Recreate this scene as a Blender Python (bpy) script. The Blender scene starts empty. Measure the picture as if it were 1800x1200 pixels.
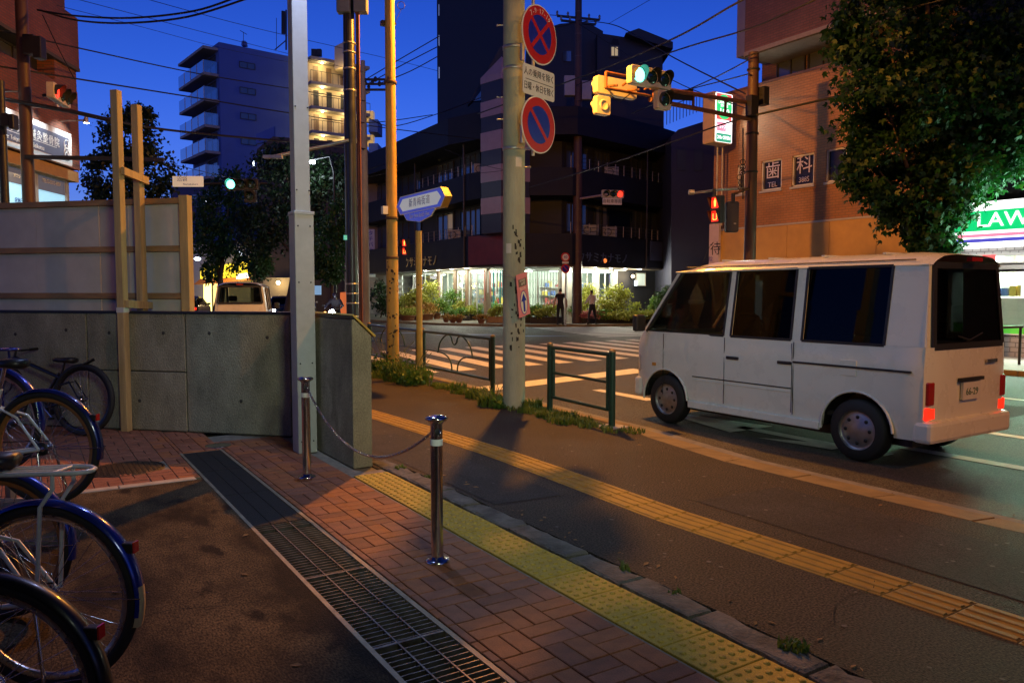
import bpy, math, random
import numpy as np
from mathutils import Matrix, Vector
R = math.radians
rnd = random.Random(7)
SC = bpy.context.scene
COL = SC.collection

# ------------------------------------------------------------------ camera
CAM_H, CAM_F = 1.6, 1350.0
PITCH, YAW = math.atan(86 / 1350.0), R(-32.35)
cd = bpy.data.cameras.new('camera'); cam = bpy.data.objects.new('camera', cd); COL.objects.link(cam)
cam.location = (0, 0, CAM_H); cam.rotation_euler = (R(90) - PITCH, 0, YAW)
cd.sensor_width = 36; cd.lens = 27.0; cd.clip_start = .05; cd.clip_end = 3000
SC.camera = cam
SC.render.resolution_x, SC.render.resolution_y = 1024, 682
SC.cycles.use_denoising = True
SC.cycles.max_bounces = 6; SC.cycles.transparent_max_bounces = 12
SC.cycles.sample_clamp_indirect = 3.0
SC.cycles.caustics_reflective = False; SC.cycles.caustics_refractive = False

# ------------------------------------------------------------------ world: blue hour
W = bpy.data.worlds.new('World'); SC.world = W; W.use_nodes = True
nt = W.node_tree; nt.nodes.clear()
sky = nt.nodes.new('ShaderNodeTexSky'); sky.sky_type = 'NISHITA'; sky.sun_disc = False
SUN_EL, SUN_AZ = R(5.0), R(-150)
sky.sun_elevation = SUN_EL; sky.sun_rotation = SUN_AZ
sky.air_density = 1.0; sky.dust_density = .3; sky.ozone_density = 4.0; sky.altitude = 50
tint = nt.nodes.new('ShaderNodeMix'); tint.data_type = 'RGBA'; tint.blend_type = 'MULTIPLY'; tint.inputs[0].default_value = 1
tint.inputs[7].default_value = (.22, .33, 1.0, 1)
bg = nt.nodes.new('ShaderNodeBackground'); bg.inputs[1].default_value = .22
wo = nt.nodes.new('ShaderNodeOutputWorld')
# blue hour: the sky deepens steadily from the horizon glow to the zenith
wtc = nt.nodes.new('ShaderNodeTexCoord'); wsp = nt.nodes.new('ShaderNodeSeparateXYZ'); wmr = nt.nodes.new('ShaderNodeValToRGB'); wcr = wmr.color_ramp; wcr.elements[0].position = 0; wcr.elements[0].color = (2.9, 1.55, 1.2, 1); wcr.elements[1].position = 1; wcr.elements[1].color = (.17, .18, .22, 1)
for p_, c_ in ((.12, (2.1, 1.32, 1.15)), (.26, (1.15, 1.03, 1.05)), (.40, (.66, .76, .9)), (.6, (.36, .40, .48))): e_ = wcr.elements.new(p_); e_.color = (*c_, 1)
nt.links.new(wtc.outputs['Generated'], wsp.inputs[0]); nt.links.new(wsp.outputs[2], wmr.inputs[0])
deep = nt.nodes.new('ShaderNodeMix'); deep.data_type = 'RGBA'; deep.blend_type = 'MULTIPLY'; deep.inputs[0].default_value = 1
nt.links.new(sky.outputs[0], tint.inputs[6]); nt.links.new(tint.outputs[2], deep.inputs[6]); nt.links.new(wmr.outputs[0], deep.inputs[7]); nt.links.new(deep.outputs[2], bg.inputs[0]); nt.links.new(bg.outputs[0], wo.inputs[0])

# the last glow of the sun that has set behind the camera's left shoulder
sl = bpy.data.lights.new('sun', 'SUN'); sl.energy = .012; sl.angle = R(40); sl.color = (.55, .65, 1)
so = bpy.data.objects.new('sun', sl); COL.objects.link(so); so.rotation_euler = (R(55), 0, R(-70))

SC.view_settings.view_transform = 'Standard'; SC.view_settings.look = 'None'
SC.view_settings.exposure = 0; SC.view_settings.gamma = 1; SC.view_settings.use_curve_mapping = False

# ------------------------------------------------------------------ survey helpers (photo -> place)
def ray(u, v):
    x, y = (u - 900) / CAM_F, -(v - 600) / CAM_F
    Y = math.cos(PITCH) + y * math.sin(PITCH); Z = -math.sin(PITCH) + y * math.cos(PITCH)
    c, s = math.cos(YAW), math.sin(YAW)
    return Vector((x * c - Y * s, x * s + Y * c, Z))
FW = Vector((-math.sin(YAW), math.cos(YAW), 0)); RT = Vector((math.cos(YAW), math.sin(YAW), 0)); UP = Vector((0, 0, 1))
ORG = Vector((0, 0, CAM_H))
def at(u, v, D): d = ray(u, v); return ORG + d * (D / d.dot(FW))
def gnd(u, v, z=0.): d = ray(u, v); return ORG + d * ((z - CAM_H) / d.z)
def onx(u, v, X): d = ray(u, v); return ORG + d * (X / d.x)
def zat(v, D): return at(900, v, D).z

# ------------------------------------------------------------------ scene helpers
MAT = {}
ROOT = {}
def tag(o, label, cat=None, group=None, kind=None):
    if label: o['label'] = label
    if cat: o['category'] = cat
    if group: o['group'] = group
    if kind: o['kind'] = kind
    return o
def thing(name, label, cat, loc=(0, 0, 0), rz=0., group=None):
    o = bpy.data.objects.new(name, None); COL.objects.link(o); o.location = loc; o.rotation_euler = (0, 0, rz)
    o.empty_display_size = .1
    ROOT[o.name] = Matrix.Translation(Vector(loc)) @ Matrix.Rotation(rz, 4, 'Z')
    return tag(o, label, cat, group)
def rootm(o):
    while o.parent: o = o.parent
    return ROOT.get(o.name, Matrix.Identity(4))
def link(name, me, parent=None, loc=None, rz=None):
    o = bpy.data.objects.new(name, me); COL.objects.link(o)
    if parent: o.parent = parent
    if loc is not None: o.location = loc
    if rz is not None: o.rotation_euler = (0, 0, rz)
    return o
def copy_tree(o, parent=None):
    c = o.copy(); COL.objects.link(c); c.parent = parent
    for ch in list(o.children): copy_tree(ch, c)
    return c

class MB:
    def __init__(s): s.v = []; s.f = []; s.s = []
    def add(s, vs, fs, sm=False):
        n = len(s.v); s.v += [tuple(p) for p in vs]; s.f += [tuple(i + n for i in f) for f in fs]; s.s += [sm] * len(fs); return s
    def box(s, x0, x1, y0, y1, z0, z1, M=None):
        vs = [Vector(p) for p in ((x0,y0,z0),(x1,y0,z0),(x1,y1,z0),(x0,y1,z0),(x0,y0,z1),(x1,y0,z1),(x1,y1,z1),(x0,y1,z1))]
        if M: vs = [M @ p for p in vs]
        return s.add(vs, [(3,2,1,0),(4,5,6,7),(0,1,5,4),(1,2,6,5),(2,3,7,6),(3,0,4,7)])
    def cbox(s, x0, x1, y0, y1, z0, z1, c=.005, M=None, skew=None):
        vs = [Vector(p) for p in ((x0,y0,z0),(x1,y0,z0),(x1,y1,z0),(x0,y1,z0),(x0,y0,z1-c),(x1,y0,z1-c),(x1,y1,z1-c),(x0,y1,z1-c),
              (x0+c,y0+c,z1),(x1-c,y0+c,z1),(x1-c,y1-c,z1),(x0+c,y1-c,z1))]
        if M: vs = [M @ p for p in vs]
        return s.add(vs, [(0,1,5,4),(1,2,6,5),(2,3,7,6),(3,0,4,7),(4,5,9,8),(5,6,10,9),(6,7,11,10),(7,4,8,11),(8,9,10,11)])
    def beam(s, p, q, w, h, up=(0,0,1)):
        p, q = Vector(p), Vector(q); d = (q - p).normalized(); u = Vector(up)
        if abs(d.dot(u)) > .98: u = Vector((0, 1, 0)) if abs(d.y) < .9 else Vector((1, 0, 0))
        x = d.cross(u).normalized(); y = x.cross(d).normalized()
        vs = [b + x * (a * w / 2) + y * (c * h / 2) for b in (p, q) for a, c in ((-1,-1),(1,-1),(1,1),(-1,1))]
        return s.add(vs, [(3,2,1,0),(4,5,6,7),(0,1,5,4),(1,2,6,5),(2,3,7,6),(3,0,4,7)])
    def tube(s, pts, r, n=8, closed=False, caps=True, sm=True):
        P = [Vector(p) for p in pts]; m = len(P); rr = r if hasattr(r, '__len__') else [r] * m
        vs = []; prev = None
        for i in range(m):
            if closed: d = P[(i + 1) % m] - P[i - 1]
            else: d = P[min(i + 1, m - 1)] - P[max(i - 1, 0)]
            d.normalize()
            if prev is None:
                a = Vector((0, 0, 1)) if abs(d.z) < .9 else Vector((1, 0, 0)); x = d.cross(a).normalized()
            else:
                x = prev - d * prev.dot(d)
                x = x.normalized() if x.length > 1e-6 else d.orthogonal().normalized()
            prev = x; y = d.cross(x)
            vs += [P[i] + (x * math.cos(2 * math.pi * k / n) + y * math.sin(2 * math.pi * k / n)) * rr[i] for k in range(n)]
        fs = []
        for i in range(m if closed else m - 1):
            j = (i + 1) % m
            fs += [(i * n + k, i * n + (k + 1) % n, j * n + (k + 1) % n, j * n + k) for k in range(n)]
        s.add(vs, fs, sm)
        if caps and not closed:
            s.add(vs[:n], [tuple(range(n))[::-1]]); s.add(vs[-n:], [tuple(range(n))])
        return s
    def bar(s, p, q, r, n=10, r2=None, sm=True): return s.tube([p, q], [r, r if r2 is None else r2], n, sm=sm)
    def lathe(s, prof, n=16, M=None, sm=True, ang=2 * math.pi):
        full = abs(ang - 2 * math.pi) < 1e-6; k = n if full else n + 1
        vs = [Vector((r * math.cos(ang * i / n), r * math.sin(ang * i / n), z)) for r, z in prof for i in range(k)]
        if M: vs = [M @ p for p in vs]
        fs = []
        for j in range(len(prof) - 1):
            for i in range(n):
                a, b = j * k + i, j * k + (i + 1) % k
                fs.append((a, b, b + k, a + k))
        return s.add(vs, fs, sm)
    def torus(s, R1, r, n=32, m=8, M=None):
        pts = [Vector((R1 * math.cos(2 * math.pi * i / n), R1 * math.sin(2 * math.pi * i / n), 0)) for i in range(n)]
        if M: pts = [M @ p for p in pts]
        return s.tube(pts, r, m, closed=True)
    def poly(s, pts, z0, z1):
        n = len(pts)
        vs = [(p[0], p[1], z0) for p in pts] + [(p[0], p[1], z1) for p in pts]
        return s.add(vs, [tuple(range(n))[::-1], tuple(range(n, 2 * n))] + [(i, (i + 1) % n, n + (i + 1) % n, n + i) for i in range(n)])
    def ext(s, pts, d):
        """extrude a planar 3-D polygon by vector d"""
        P = [Vector(p) for p in pts]; n = len(P); d = Vector(d)
        return s.add(P + [p + d for p in P], [tuple(range(n))[::-1], tuple(range(n, 2 * n))] + [(i, (i + 1) % n, n + (i + 1) % n, n + i) for i in range(n)])
    def quad(s, *pts): return s.add(pts, [tuple(range(len(pts)))])
    def ball(s, c, r, n=10, m=7, sc=(1, 1, 1)):
        prof = [(max(1e-4, math.sin(math.pi * j / m)) * r, -math.cos(math.pi * j / m) * r) for j in range(m + 1)]
        return s.lathe(prof, n, Matrix.Translation(Vector(c)) @ Matrix.Diagonal((*sc, 1)))
    def mesh(s, name, mat, M=None):
        me = bpy.data.meshes.new(name)
        vs = s.v if M is None else [tuple(M @ Vector(p)) for p in s.v]
        me.from_pydata(vs, [], s.f)
        me.polygons.foreach_set('use_smooth', s.s)
        if mat: me.materials.append(mat)
        me.update(); return me
    def build(s, name, mat, parent=None, world=False, bev=0, seg=2, label=None):
        M = rootm(parent).inverted() if (world and parent) else None
        o = link(name, s.mesh(name, mat, M), parent)
        if bev:
            md = o.modifiers.new('edge', 'BEVEL'); md.width = bev; md.segments = seg; md.limit_method = 'ANGLE'; md.angle_limit = R(30); md.harden_normals = False
        if label: o['label'] = label
        return o
    # a box given in photo terms: standing rectangle facing the camera
def frame(o, x, y):
    x = Vector(x).normalized(); y = Vector(y).normalized(); z = x.cross(y)
    M = Matrix((x, y, z)).transposed().to_4x4(); M.translation = Vector(o); return M
def circ(n, r=1, a0=0, a1=2 * math.pi): return [(r * math.cos(a0 + (a1 - a0) * i / n), r * math.sin(a0 + (a1 - a0) * i / n)) for i in range(n)]

def text(body, size, mat, name, parent, M, ext=.002, sx=1., align='CENTER', world=True, space=1.):
    c = bpy.data.curves.new('t', 'FONT'); c.body = body; c.size = size; c.extrude = ext; c.align_x = align; c.align_y = 'CENTER'; c.space_character = space
    c.resolution_u = 2
    o = bpy.data.objects.new('t', c); COL.objects.link(o)
    me = bpy.data.meshes.new_from_object(o.evaluated_get(bpy.context.evaluated_depsgraph_get()))
    COL.objects.unlink(o); bpy.data.objects.remove(o); bpy.data.curves.remove(c)
    T = M @ Matrix.Diagonal((sx, 1, 1, 1))
    if world and parent: T = rootm(parent).inverted() @ T
    me.transform(T); me.materials.clear(); me.materials.append(mat); me.name = name
    return link(name, me, parent)

# ------------------------------------------------------------------ materials
def pm(name, col, rough=.6, metal=0., var=.2, scale=6., bump=0., bscale=60., emit=None, es=0., col2=None, spec=.5, detail=6, coat=0., stretch=None, spots=None, grain=0., gscale=260., rp=(.3, .72)):
    if name in MAT: return MAT[name]
    m = bpy.data.materials.new(name); m.use_nodes = True; n = m.node_tree; N = n.nodes; b = N['Principled BSDF']; L = n.links
    b.inputs['Roughness'].default_value = rough; b.inputs['Metallic'].default_value = metal
    b.inputs['Specular IOR Level'].default_value = spec
    if coat: b.inputs['Coat Weight'].default_value = coat; b.inputs['Coat Roughness'].default_value = .08
    c = (*col, 1)
    if var or bump:
        tc = N.new('ShaderNodeTexCoord'); src = tc.outputs['Object']
        if stretch:
            mp = N.new('ShaderNodeMapping'); mp.inputs['Scale'].default_value = stretch; L.new(src, mp.inputs[0]); src = mp.outputs[0]
    if var:
        nz = N.new('ShaderNodeTexNoise'); nz.inputs['Scale'].default_value = scale; nz.inputs['Detail'].default_value = detail; nz.inputs['Roughness'].default_value = .65
        L.new(src, nz.inputs['Vector'])
        cr = N.new('ShaderNodeValToRGB'); cr.color_ramp.elements[0].position = rp[0]; cr.color_ramp.elements[1].position = rp[1]
        d = col2 or tuple(x * (1 - var) for x in col); u = tuple(min(1, x * (1 + var * .6)) for x in col)
        cr.color_ramp.elements[0].color = (*d, 1); cr.color_ramp.elements[1].color = (*u, 1)
        L.new(nz.outputs[0], cr.inputs[0]); out = cr.outputs[0]
        if spots:
            n2 = N.new('ShaderNodeTexNoise'); n2.inputs['Scale'].default_value = spots[1]; n2.inputs['Detail'].default_value = 8; L.new(src, n2.inputs['Vector'])
            r2 = N.new('ShaderNodeValToRGB'); r2.color_ramp.elements[0].position = spots[2]; r2.color_ramp.elements[1].position = spots[2] + .06
            mx = N.new('ShaderNodeMix'); mx.data_type = 'RGBA'; L.new(n2.outputs[0], r2.inputs[0]); L.new(r2.outputs[0], mx.inputs[0])
            L.new(out, mx.inputs[6]); mx.inputs[7].default_value = (*spots[0], 1); out = mx.outputs[2]
        if grain:
            n3 = N.new('ShaderNodeTexNoise'); n3.inputs['Scale'].default_value = gscale; n3.inputs['Detail'].default_value = 2; L.new(src, n3.inputs['Vector'])
            r3 = N.new('ShaderNodeMapRange'); r3.inputs[1].default_value = .35; r3.inputs[2].default_value = .68; r3.inputs[3].default_value = 1 - grain; r3.inputs[4].default_value = 1 + grain * 1.6; L.new(n3.outputs[0], r3.inputs[0])
            m3 = N.new('ShaderNodeMix'); m3.data_type = 'RGBA'; m3.blend_type = 'MULTIPLY'; m3.inputs[0].default_value = 1; L.new(out, m3.inputs[6]); L.new(r3.outputs[0], m3.inputs[7]); out = m3.outputs[2]
        L.new(out, b.inputs['Base Color'])
        mr = N.new('ShaderNodeMapRange'); mr.inputs[3].default_value = max(.02, rough - .12); mr.inputs[4].default_value = min(1, rough + .12)
        L.new(nz.outputs[0], mr.inputs[0]); L.new(mr.outputs[0], b.inputs['Roughness'])
    else: b.inputs['Base Color'].default_value = c
    if bump:
        nb = N.new('ShaderNodeTexNoise'); nb.inputs['Scale'].default_value = bscale; nb.inputs['Detail'].default_value = 4; L.new(src, nb.inputs['Vector'])
        bp = N.new('ShaderNodeBump'); bp.inputs['Strength'].default_value = bump; bp.inputs['Distance'].default_value = .02
        L.new(nb.outputs[0], bp.inputs['Height']); L.new(bp.outputs[0], b.inputs['Normal'])
    if emit: b.inputs['Emission Color'].default_value = (*emit, 1); b.inputs['Emission Strength'].default_value = es
    MAT[name] = m; return m
def em(name, col, s): return pm(name, tuple(min(.9, c * .7 + .05) for c in col), .4, var=0, emit=col, es=s)
def glass(name, tint=(.9, .95, .95), mix=.12, rough=.02, mx_=.8):
    if name in MAT: return MAT[name]
    m = bpy.data.materials.new(name); m.use_nodes = True; N = m.node_tree.nodes; L = m.node_tree.links; N.clear()
    t = N.new('ShaderNodeBsdfTransparent'); t.inputs[0].default_value = (*tint, 1); g = N.new('ShaderNodeBsdfGlossy'); g.inputs['Roughness'].default_value = rough
    f = N.new('ShaderNodeLayerWeight'); f.inputs[0].default_value = .25; mr = N.new('ShaderNodeMapRange'); mr.inputs[3].default_value = mix; mr.inputs[4].default_value = mx_
    L.new(f.outputs['Fresnel'], mr.inputs[0]); mx = N.new('ShaderNodeMixShader'); o = N.new('ShaderNodeOutputMaterial')
    L.new(mr.outputs[0], mx.inputs[0]); L.new(t.outputs[0], mx.inputs[1]); L.new(g.outputs[0], mx.inputs[2]); L.new(mx.outputs[0], o.inputs[0])
    MAT[name] = m; return m
def brickm(name, c1, c2, mortar, bw, bh, axis='Y', msize=.012, rough=.75):
    """running-bond facing brick, too small in the picture to tell apart one by one"""
    m = bpy.data.materials.new(name); m.use_nodes = True; N = m.node_tree.nodes; L = m.node_tree.links; b = N['Principled BSDF']
    tc = N.new('ShaderNodeTexCoord'); sp = N.new('ShaderNodeSeparateXYZ'); cb = N.new('ShaderNodeCombineXYZ'); L.new(tc.outputs['Object'], sp.inputs[0])
    ad = N.new('ShaderNodeMath'); ad.operation = 'ADD'; L.new(sp.outputs[0], ad.inputs[0]); L.new(sp.outputs[1], ad.inputs[1])
    L.new({'X': sp.outputs[0], 'Y': sp.outputs[1], 'D': ad.outputs[0]}[axis], cb.inputs[0]); L.new(sp.outputs[2], cb.inputs[1])
    br = N.new('ShaderNodeTexBrick'); br.inputs['Scale'].default_value = 1; br.inputs['Brick Width'].default_value = bw; br.inputs['Row Height'].default_value = bh
    br.inputs['Mortar Size'].default_value = msize; br.inputs['Color1'].default_value = (*c1, 1); br.inputs['Color2'].default_value = (*c2, 1); br.inputs['Mortar'].default_value = (*mortar, 1)
    L.new(cb.outputs[0], br.inputs[0])
    nz = N.new('ShaderNodeTexNoise'); nz.inputs['Scale'].default_value = .6; nz.inputs['Detail'].default_value = 8; L.new(tc.outputs['Object'], nz.inputs[0])
    mr = N.new('ShaderNodeMapRange'); mr.inputs[1].default_value = .3; mr.inputs[2].default_value = .7; mr.inputs[3].default_value = .65; mr.inputs[4].default_value = 1.2; L.new(nz.outputs[0], mr.inputs[0])
    mx = N.new('ShaderNodeMix'); mx.data_type = 'RGBA'; mx.blend_type = 'MULTIPLY'; mx.inputs[0].default_value = 1; L.new(br.outputs[0], mx.inputs[6]); L.new(mr.outputs[0], mx.inputs[7])
    L.new(mx.outputs[2], b.inputs['Base Color']); b.inputs['Roughness'].default_value = rough
    bp = N.new('ShaderNodeBump'); bp.inputs['Strength'].default_value = .6; bp.inputs['Distance'].default_value = .01; bp.invert = True; L.new(br.outputs[1], bp.inputs['Height']); L.new(bp.outputs[0], b.inputs['Normal'])
    MAT[name] = m; return m
def leafm(name, c1, c2, transl=.35):
    m = bpy.data.materials.new(name); m.use_nodes = True; N = m.node_tree.nodes; L = m.node_tree.links; b = N['Principled BSDF']; o = N['Material Output']
    tc = N.new('ShaderNodeTexCoord'); nz = N.new('ShaderNodeTexNoise'); nz.inputs['Scale'].default_value = 1.7; nz.inputs['Detail'].default_value = 9; L.new(tc.outputs['Object'], nz.inputs[0])
    cr = N.new('ShaderNodeValToRGB'); cr.color_ramp.elements[0].position = .35; cr.color_ramp.elements[1].position = .65; cr.color_ramp.elements[0].color = (*c1, 1); cr.color_ramp.elements[1].color = (*c2, 1)
    L.new(nz.outputs[0], cr.inputs[0]); L.new(cr.outputs[0], b.inputs['Base Color']); b.inputs['Roughness'].default_value = .5
    t = N.new('ShaderNodeBsdfTranslucent'); L.new(cr.outputs[0], t.inputs[0]); mx = N.new('ShaderNodeMixShader'); mx.inputs[0].default_value = transl
    L.new(b.outputs[0], mx.inputs[1]); L.new(t.outputs[0], mx.inputs[2]); L.new(mx.outputs[0], o.inputs[0]); MAT[name] = m; return m
def lamp(kind, name, loc, power, col, size=.2, target=None, spot=None, parent=None):
    l = bpy.data.lights.new(name, kind); l.energy = power; l.color = col
    if kind == 'AREA': l.size = size
    else: l.shadow_soft_size = size
    if kind == 'SPOT' and spot: l.spot_size = R(spot); l.spot_blend = .6 if spot < 150 else .12
    o = bpy.data.objects.new(name, l); COL.objects.link(o); o.location = loc
    if target is not None: o.rotation_euler = (Vector(target) - Vector(loc)).to_track_quat('-Z', 'Y').to_euler()
    if parent: o.parent = parent; o.matrix_parent_inverse = rootm(parent).inverted()
    return o

LP_A, LP_B, LP_C, LP_D = 4900, 3000, 360, 58   # watts of the three street lamps
SHOP = 1.25
SODIUM = (1.0, .37, .035); COOL = (.42, .56, 1.0); FLUO = (.88, 1.0, .70); WARMW = (1.0, .82, .58)
m_asph = pm('asphalt_road', (.052, .046, .038), .62, var=.4, scale=1.1, bump=.6, bscale=150, detail=12, spec=.3, grain=.85, gscale=75)
m_walk = pm('asphalt_walk', (.048, .038, .027), .72, var=.45, scale=.9, bump=.7, bscale=110, detail=12, spec=.25, grain=.85, gscale=80)
m_conc = pm('concrete_wall', (.30, .285, .205), .85, var=.45, scale=2.4, stretch=(1, 1, .6), spots=((.23, .22, .15), 3.2, .6), bump=.8, bscale=70, detail=12, spec=.2, grain=.14, gscale=90)
m_concd = pm('concrete_dirty', (.16, .148, .125), .85, spec=.2, var=.6, scale=5, bump=.8, bscale=40)
m_kerb = pm('kerb_stone', (.24, .17, .07), .8, var=.35, scale=4, bump=.4, bscale=90)
m_stain = pm('stained_screed', (.085, .058, .03), .8, col2=(.012, .008, .006), var=.3, scale=1.5, bump=.3, bscale=120, detail=14, stretch=(1.2, .55, 1), spec=.15, grain=.6, gscale=90, rp=(.40, .62), spots=((.014, .01, .008), 2.3, .57))
m_pave = pm('paver_red', (.34, .125, .05), .6, spec=.25, grain=.2, gscale=180, var=.35, scale=9, bump=.2, bscale=120)
m_pave2 = pm('paver_plum', (.28, .115, .065), .6, spec=.25, grain=.2, gscale=180, var=.35, scale=9, bump=.2, bscale=120)
m_pave3 = pm('paver_dark', (.23, .09, .048), .6, spec=.25, grain=.2, gscale=180, var=.35, scale=9, bump=.2, bscale=120)
m_mort = pm('sand_joint', (.24, .205, .15), .9, var=.4, scale=14)
m_yel = pm('tactile_yellow', (.50, .345, .05), .6, var=.25, scale=7, bump=.15, bscale=120, spots=((.36, .25, .05), 6, .6), grain=.15, gscale=140, spec=.3)
m_yel2 = pm('tactile_ochre', (.36, .20, .018), .65, var=.35, scale=5, bump=.2, bscale=90, spots=((.14, .085, .03), 8, .64))
m_paint = pm('road_paint', (.72, .70, .66), .6, var=.25, scale=9, bump=.2, bscale=150, spots=((.2, .19, .18), 22, .69))
m_grate = pm('galvanised_grate', (.20, .185, .16), .42, .75, var=.5, scale=11, col2=(.1, .075, .05))
m_steel = pm('stainless', (.62, .6, .57), .16, 1., var=.12, scale=30)
m_chrome = pm('chrome', (.72, .72, .72), .08, 1., var=0)
m_black = pm('black_plastic', (.012, .012, .013), .45, var=.2, scale=20)
m_rubber = pm('rubber', (.014, .0135, .013), .7, var=.3, scale=30)
m_white = pm('white_gloss', (.78, .78, .76), .3, var=.06, scale=6, coat=.3)
m_greenp = pm('rail_green', (.008, .042, .024), .38, var=.25, scale=12, coat=.2)
m_timber = pm('timber', (.52, .36, .15), .65, var=.35, scale=3, stretch=(6, 6, .5), bump=.2, bscale=40)
m_timber2 = pm('timber_rail', (.40, .22, .085), .65, var=.35, scale=3, stretch=(1, 1, 8), bump=.2, bscale=40)
m_postw = pm('post_paint', (.46, .47, .45), .5, var=.12, scale=6, bump=.12, bscale=200)
m_dark = pm('dark_metal', (.03, .031, .034), .45, .4, var=.3, scale=9)
m_wire = pm('cable', (.009, .009, .01), .6, var=0)

# ================================================================== SETTING: ground, road, pavements
def structure(o, label=None): o['kind'] = 'structure'; (label and tag(o, label)); return o
g = MB(); g.box(-700, 700, -700, 700, -.6, -.3); structure(g.build('ground', m_asph))
g = MB(); g.quad((-300, -300, -.1), (300, -300, -.1), (300, 300, -.1), (-300, 300, -.1)); road = structure(g.build('road', m_asph))

KI = [(5.6,-12),(5.58,2),(5.55,3.5),(5.56,5.0),(5.78,6.3),(6.02,7.2),(6.1,8.5),(6.25,10.5),(6.42,13.5),(6.5,17),(6.2,19),(5,21),(2.5,22),(-40,22.6)]
KO = [(5.9,-12),(5.9,2),(5.9,3.5),(5.92,5.1),(6.1,6.25),(6.26,7.15),(6.32,8.5),(6.46,10.5),(6.63,13.5),(6.72,17.05),(6.4,19.2),(5.1,21.25),(2.55,22.25),(-40,22.85)]
g = MB(); g.poly([(2.9,-12)] + KI + [(-40,30-9.9),(-6,17.1),(2.66,8.44),(2.66,6.5),(2.9,6.5)], -.14, 0.)
sidewalk = structure(g.build('sidewalk', m_walk))
# kerb blocks, each one laid on its own
kerb = bpy.data.objects.new('kerb', None); COL.objects.link(kerb); kerb['kind'] = 'structure'
def along(P, s):
    for a, b in zip(P, P[1:]):
        L_ = math.dist(a, b)
        if s <= L_: return (a[0] + (b[0] - a[0]) * s / L_, a[1] + (b[1] - a[1]) * s / L_)
        s -= L_
    return P[-1]
def plen(P): return sum(math.dist(a, b) for a, b in zip(P, P[1:]))
def lerp_poly(P, t):
    k = t * (len(P) - 1); i = min(int(k), len(P) - 2); f = k - i
    return (P[i][0] + (P[i+1][0] - P[i][0]) * f, P[i][1] + (P[i+1][1] - P[i][1]) * f)
def kerb_row(A, B_, s0, s1, step, parent, zi=.004, zo=-.025, bot=-.14, mat=None, gap=.006):
    # A inner polyline, B_ outer polyline with matching vertices
    T = []
    acc = 0
    for i in range(len(A) - 1):
        L_ = math.dist(A[i], A[i + 1]); n = max(1, round(L_ / step))
        for k in range(n):
            f0, f1 = k / n, (k + 1) / n
            f0 += gap / L_; f1 -= gap / L_
            p = lambda P, f: (P[i][0] + (P[i+1][0] - P[i][0]) * f, P[i][1] + (P[i+1][1] - P[i][1]) * f)
            a0, a1, b0, b1 = p(A, f0), p(A, f1), p(B_, f0), p(B_, f1)
            if not (s0 <= (a0[1] + a1[1]) / 2 <= s1): continue
            j = rnd.uniform(-.003, .003)
            vs = [(*a0, bot), (*b0, bot), (*b1, bot), (*a1, bot), (*a0, zi + j), (*b0, zo + j), (*b1, zo + j), (*a1, zi + j)]
            MB().add(vs, [(0,1,5,4),(1,2,6,5),(2,3,7,6),(3,0,4,7),(4,5,6,7)]).build('kerb_stone', mat or m_kerb, parent, bev=.008)
kerb_row(KI, KO, -2, 22.4, .64, kerb)
g = MB()
for a, b, c, d in zip(KO, KO[1:], [(x + .34, y) for x, y in KO], [(x + .34, y) for x, y in KO[1:]]):
    if a[1] < 18.9: g.quad((*a, -.096), (*c, -.096), (*d, -.096), (*b, -.096))
structure(g.build('gutter', pm('gutter_concrete', (.2, .19, .17), .8, var=.4, scale=5, bump=.4, bscale=80)))

# forecourt: base bed, stained screed, light edge strip
g = MB(); g.box(1.66, 2.375, -9, 9, -.14, -.010); g.box(2.375, 2.70, 6.36, 9, -.14, -.010); g.box(2.375, 2.70, -9, 6.36, -.14, -.035); g.box(-9, 1.66, 8.17, 15, -.14, -.010); g.box(-9, 1.26, 7.05, 8.17, -.14, -.010)
fore = structure(g.build('forecourt', m_mort))
g = MB(); g.box(-9, 1.245, -9, 6.94, -.14, 0.); structure(g.build('stained_floor', m_stain))
g = MB()
for k in range(9): g.cbox(-4.2 + k * .6, -4.2 + k * .6 + .595, 6.945, 7.05, -.14, .006, .006)
structure(g.build('edge_strip', pm('pale_strip', (.45, .38, .28), .8, var=.3, scale=8)))
# basket-weave pavers: the nearest are single pieces, the rest one mass
w = .107
def pavers(x0, x1, y0, y1, cond=None):
    out = []
    for ix in range(int(x0 / w) - 3, int(x1 / w) + 3):
        for iy in range(int(y0 / w) - 3, int(y1 / w) + 3):
            # basket weave: pairs of bricks turning block by block
            if (ix // 2 + iy // 2) % 2 == 0:
                if ix % 2: continue
                a = (ix * w, (ix + 2) * w, iy * w, (iy + 1) * w)
            else:
                if iy % 2: continue
                a = (ix * w, (ix + 1) * w, iy * w, (iy + 2) * w)
            a = (max(a[0], x0), min(a[1], x1), max(a[2], y0), min(a[3], y1))
            if a[1] - a[0] < .03 or a[3] - a[2] < .03: continue
            if cond and not cond((a[0] + a[1]) / 2, (a[2] + a[3]) / 2): continue
            out.append(a)
    return out
MH = (.72, 7.72, .33)
allb = pavers(1.665, 2.375, 1.5, 8.6) + pavers(-2.6, 1.245, 7.055, 13.5, lambda x, y: x + y < 10.95 and math.hypot(x - MH[0], y - MH[1]) > MH[2]) + pavers(1.245, 1.665, 8.19, 9.8, lambda x, y: x + y < 10.95)
allb.sort(key=lambda a: math.hypot((a[0] + a[1]) / 2, (a[2] + a[3]) / 2) + (3 if a[0] < 1 else 0))
PM = [m_pave, m_pave2, m_pave3]; cache = {}
rest = MB()
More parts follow.
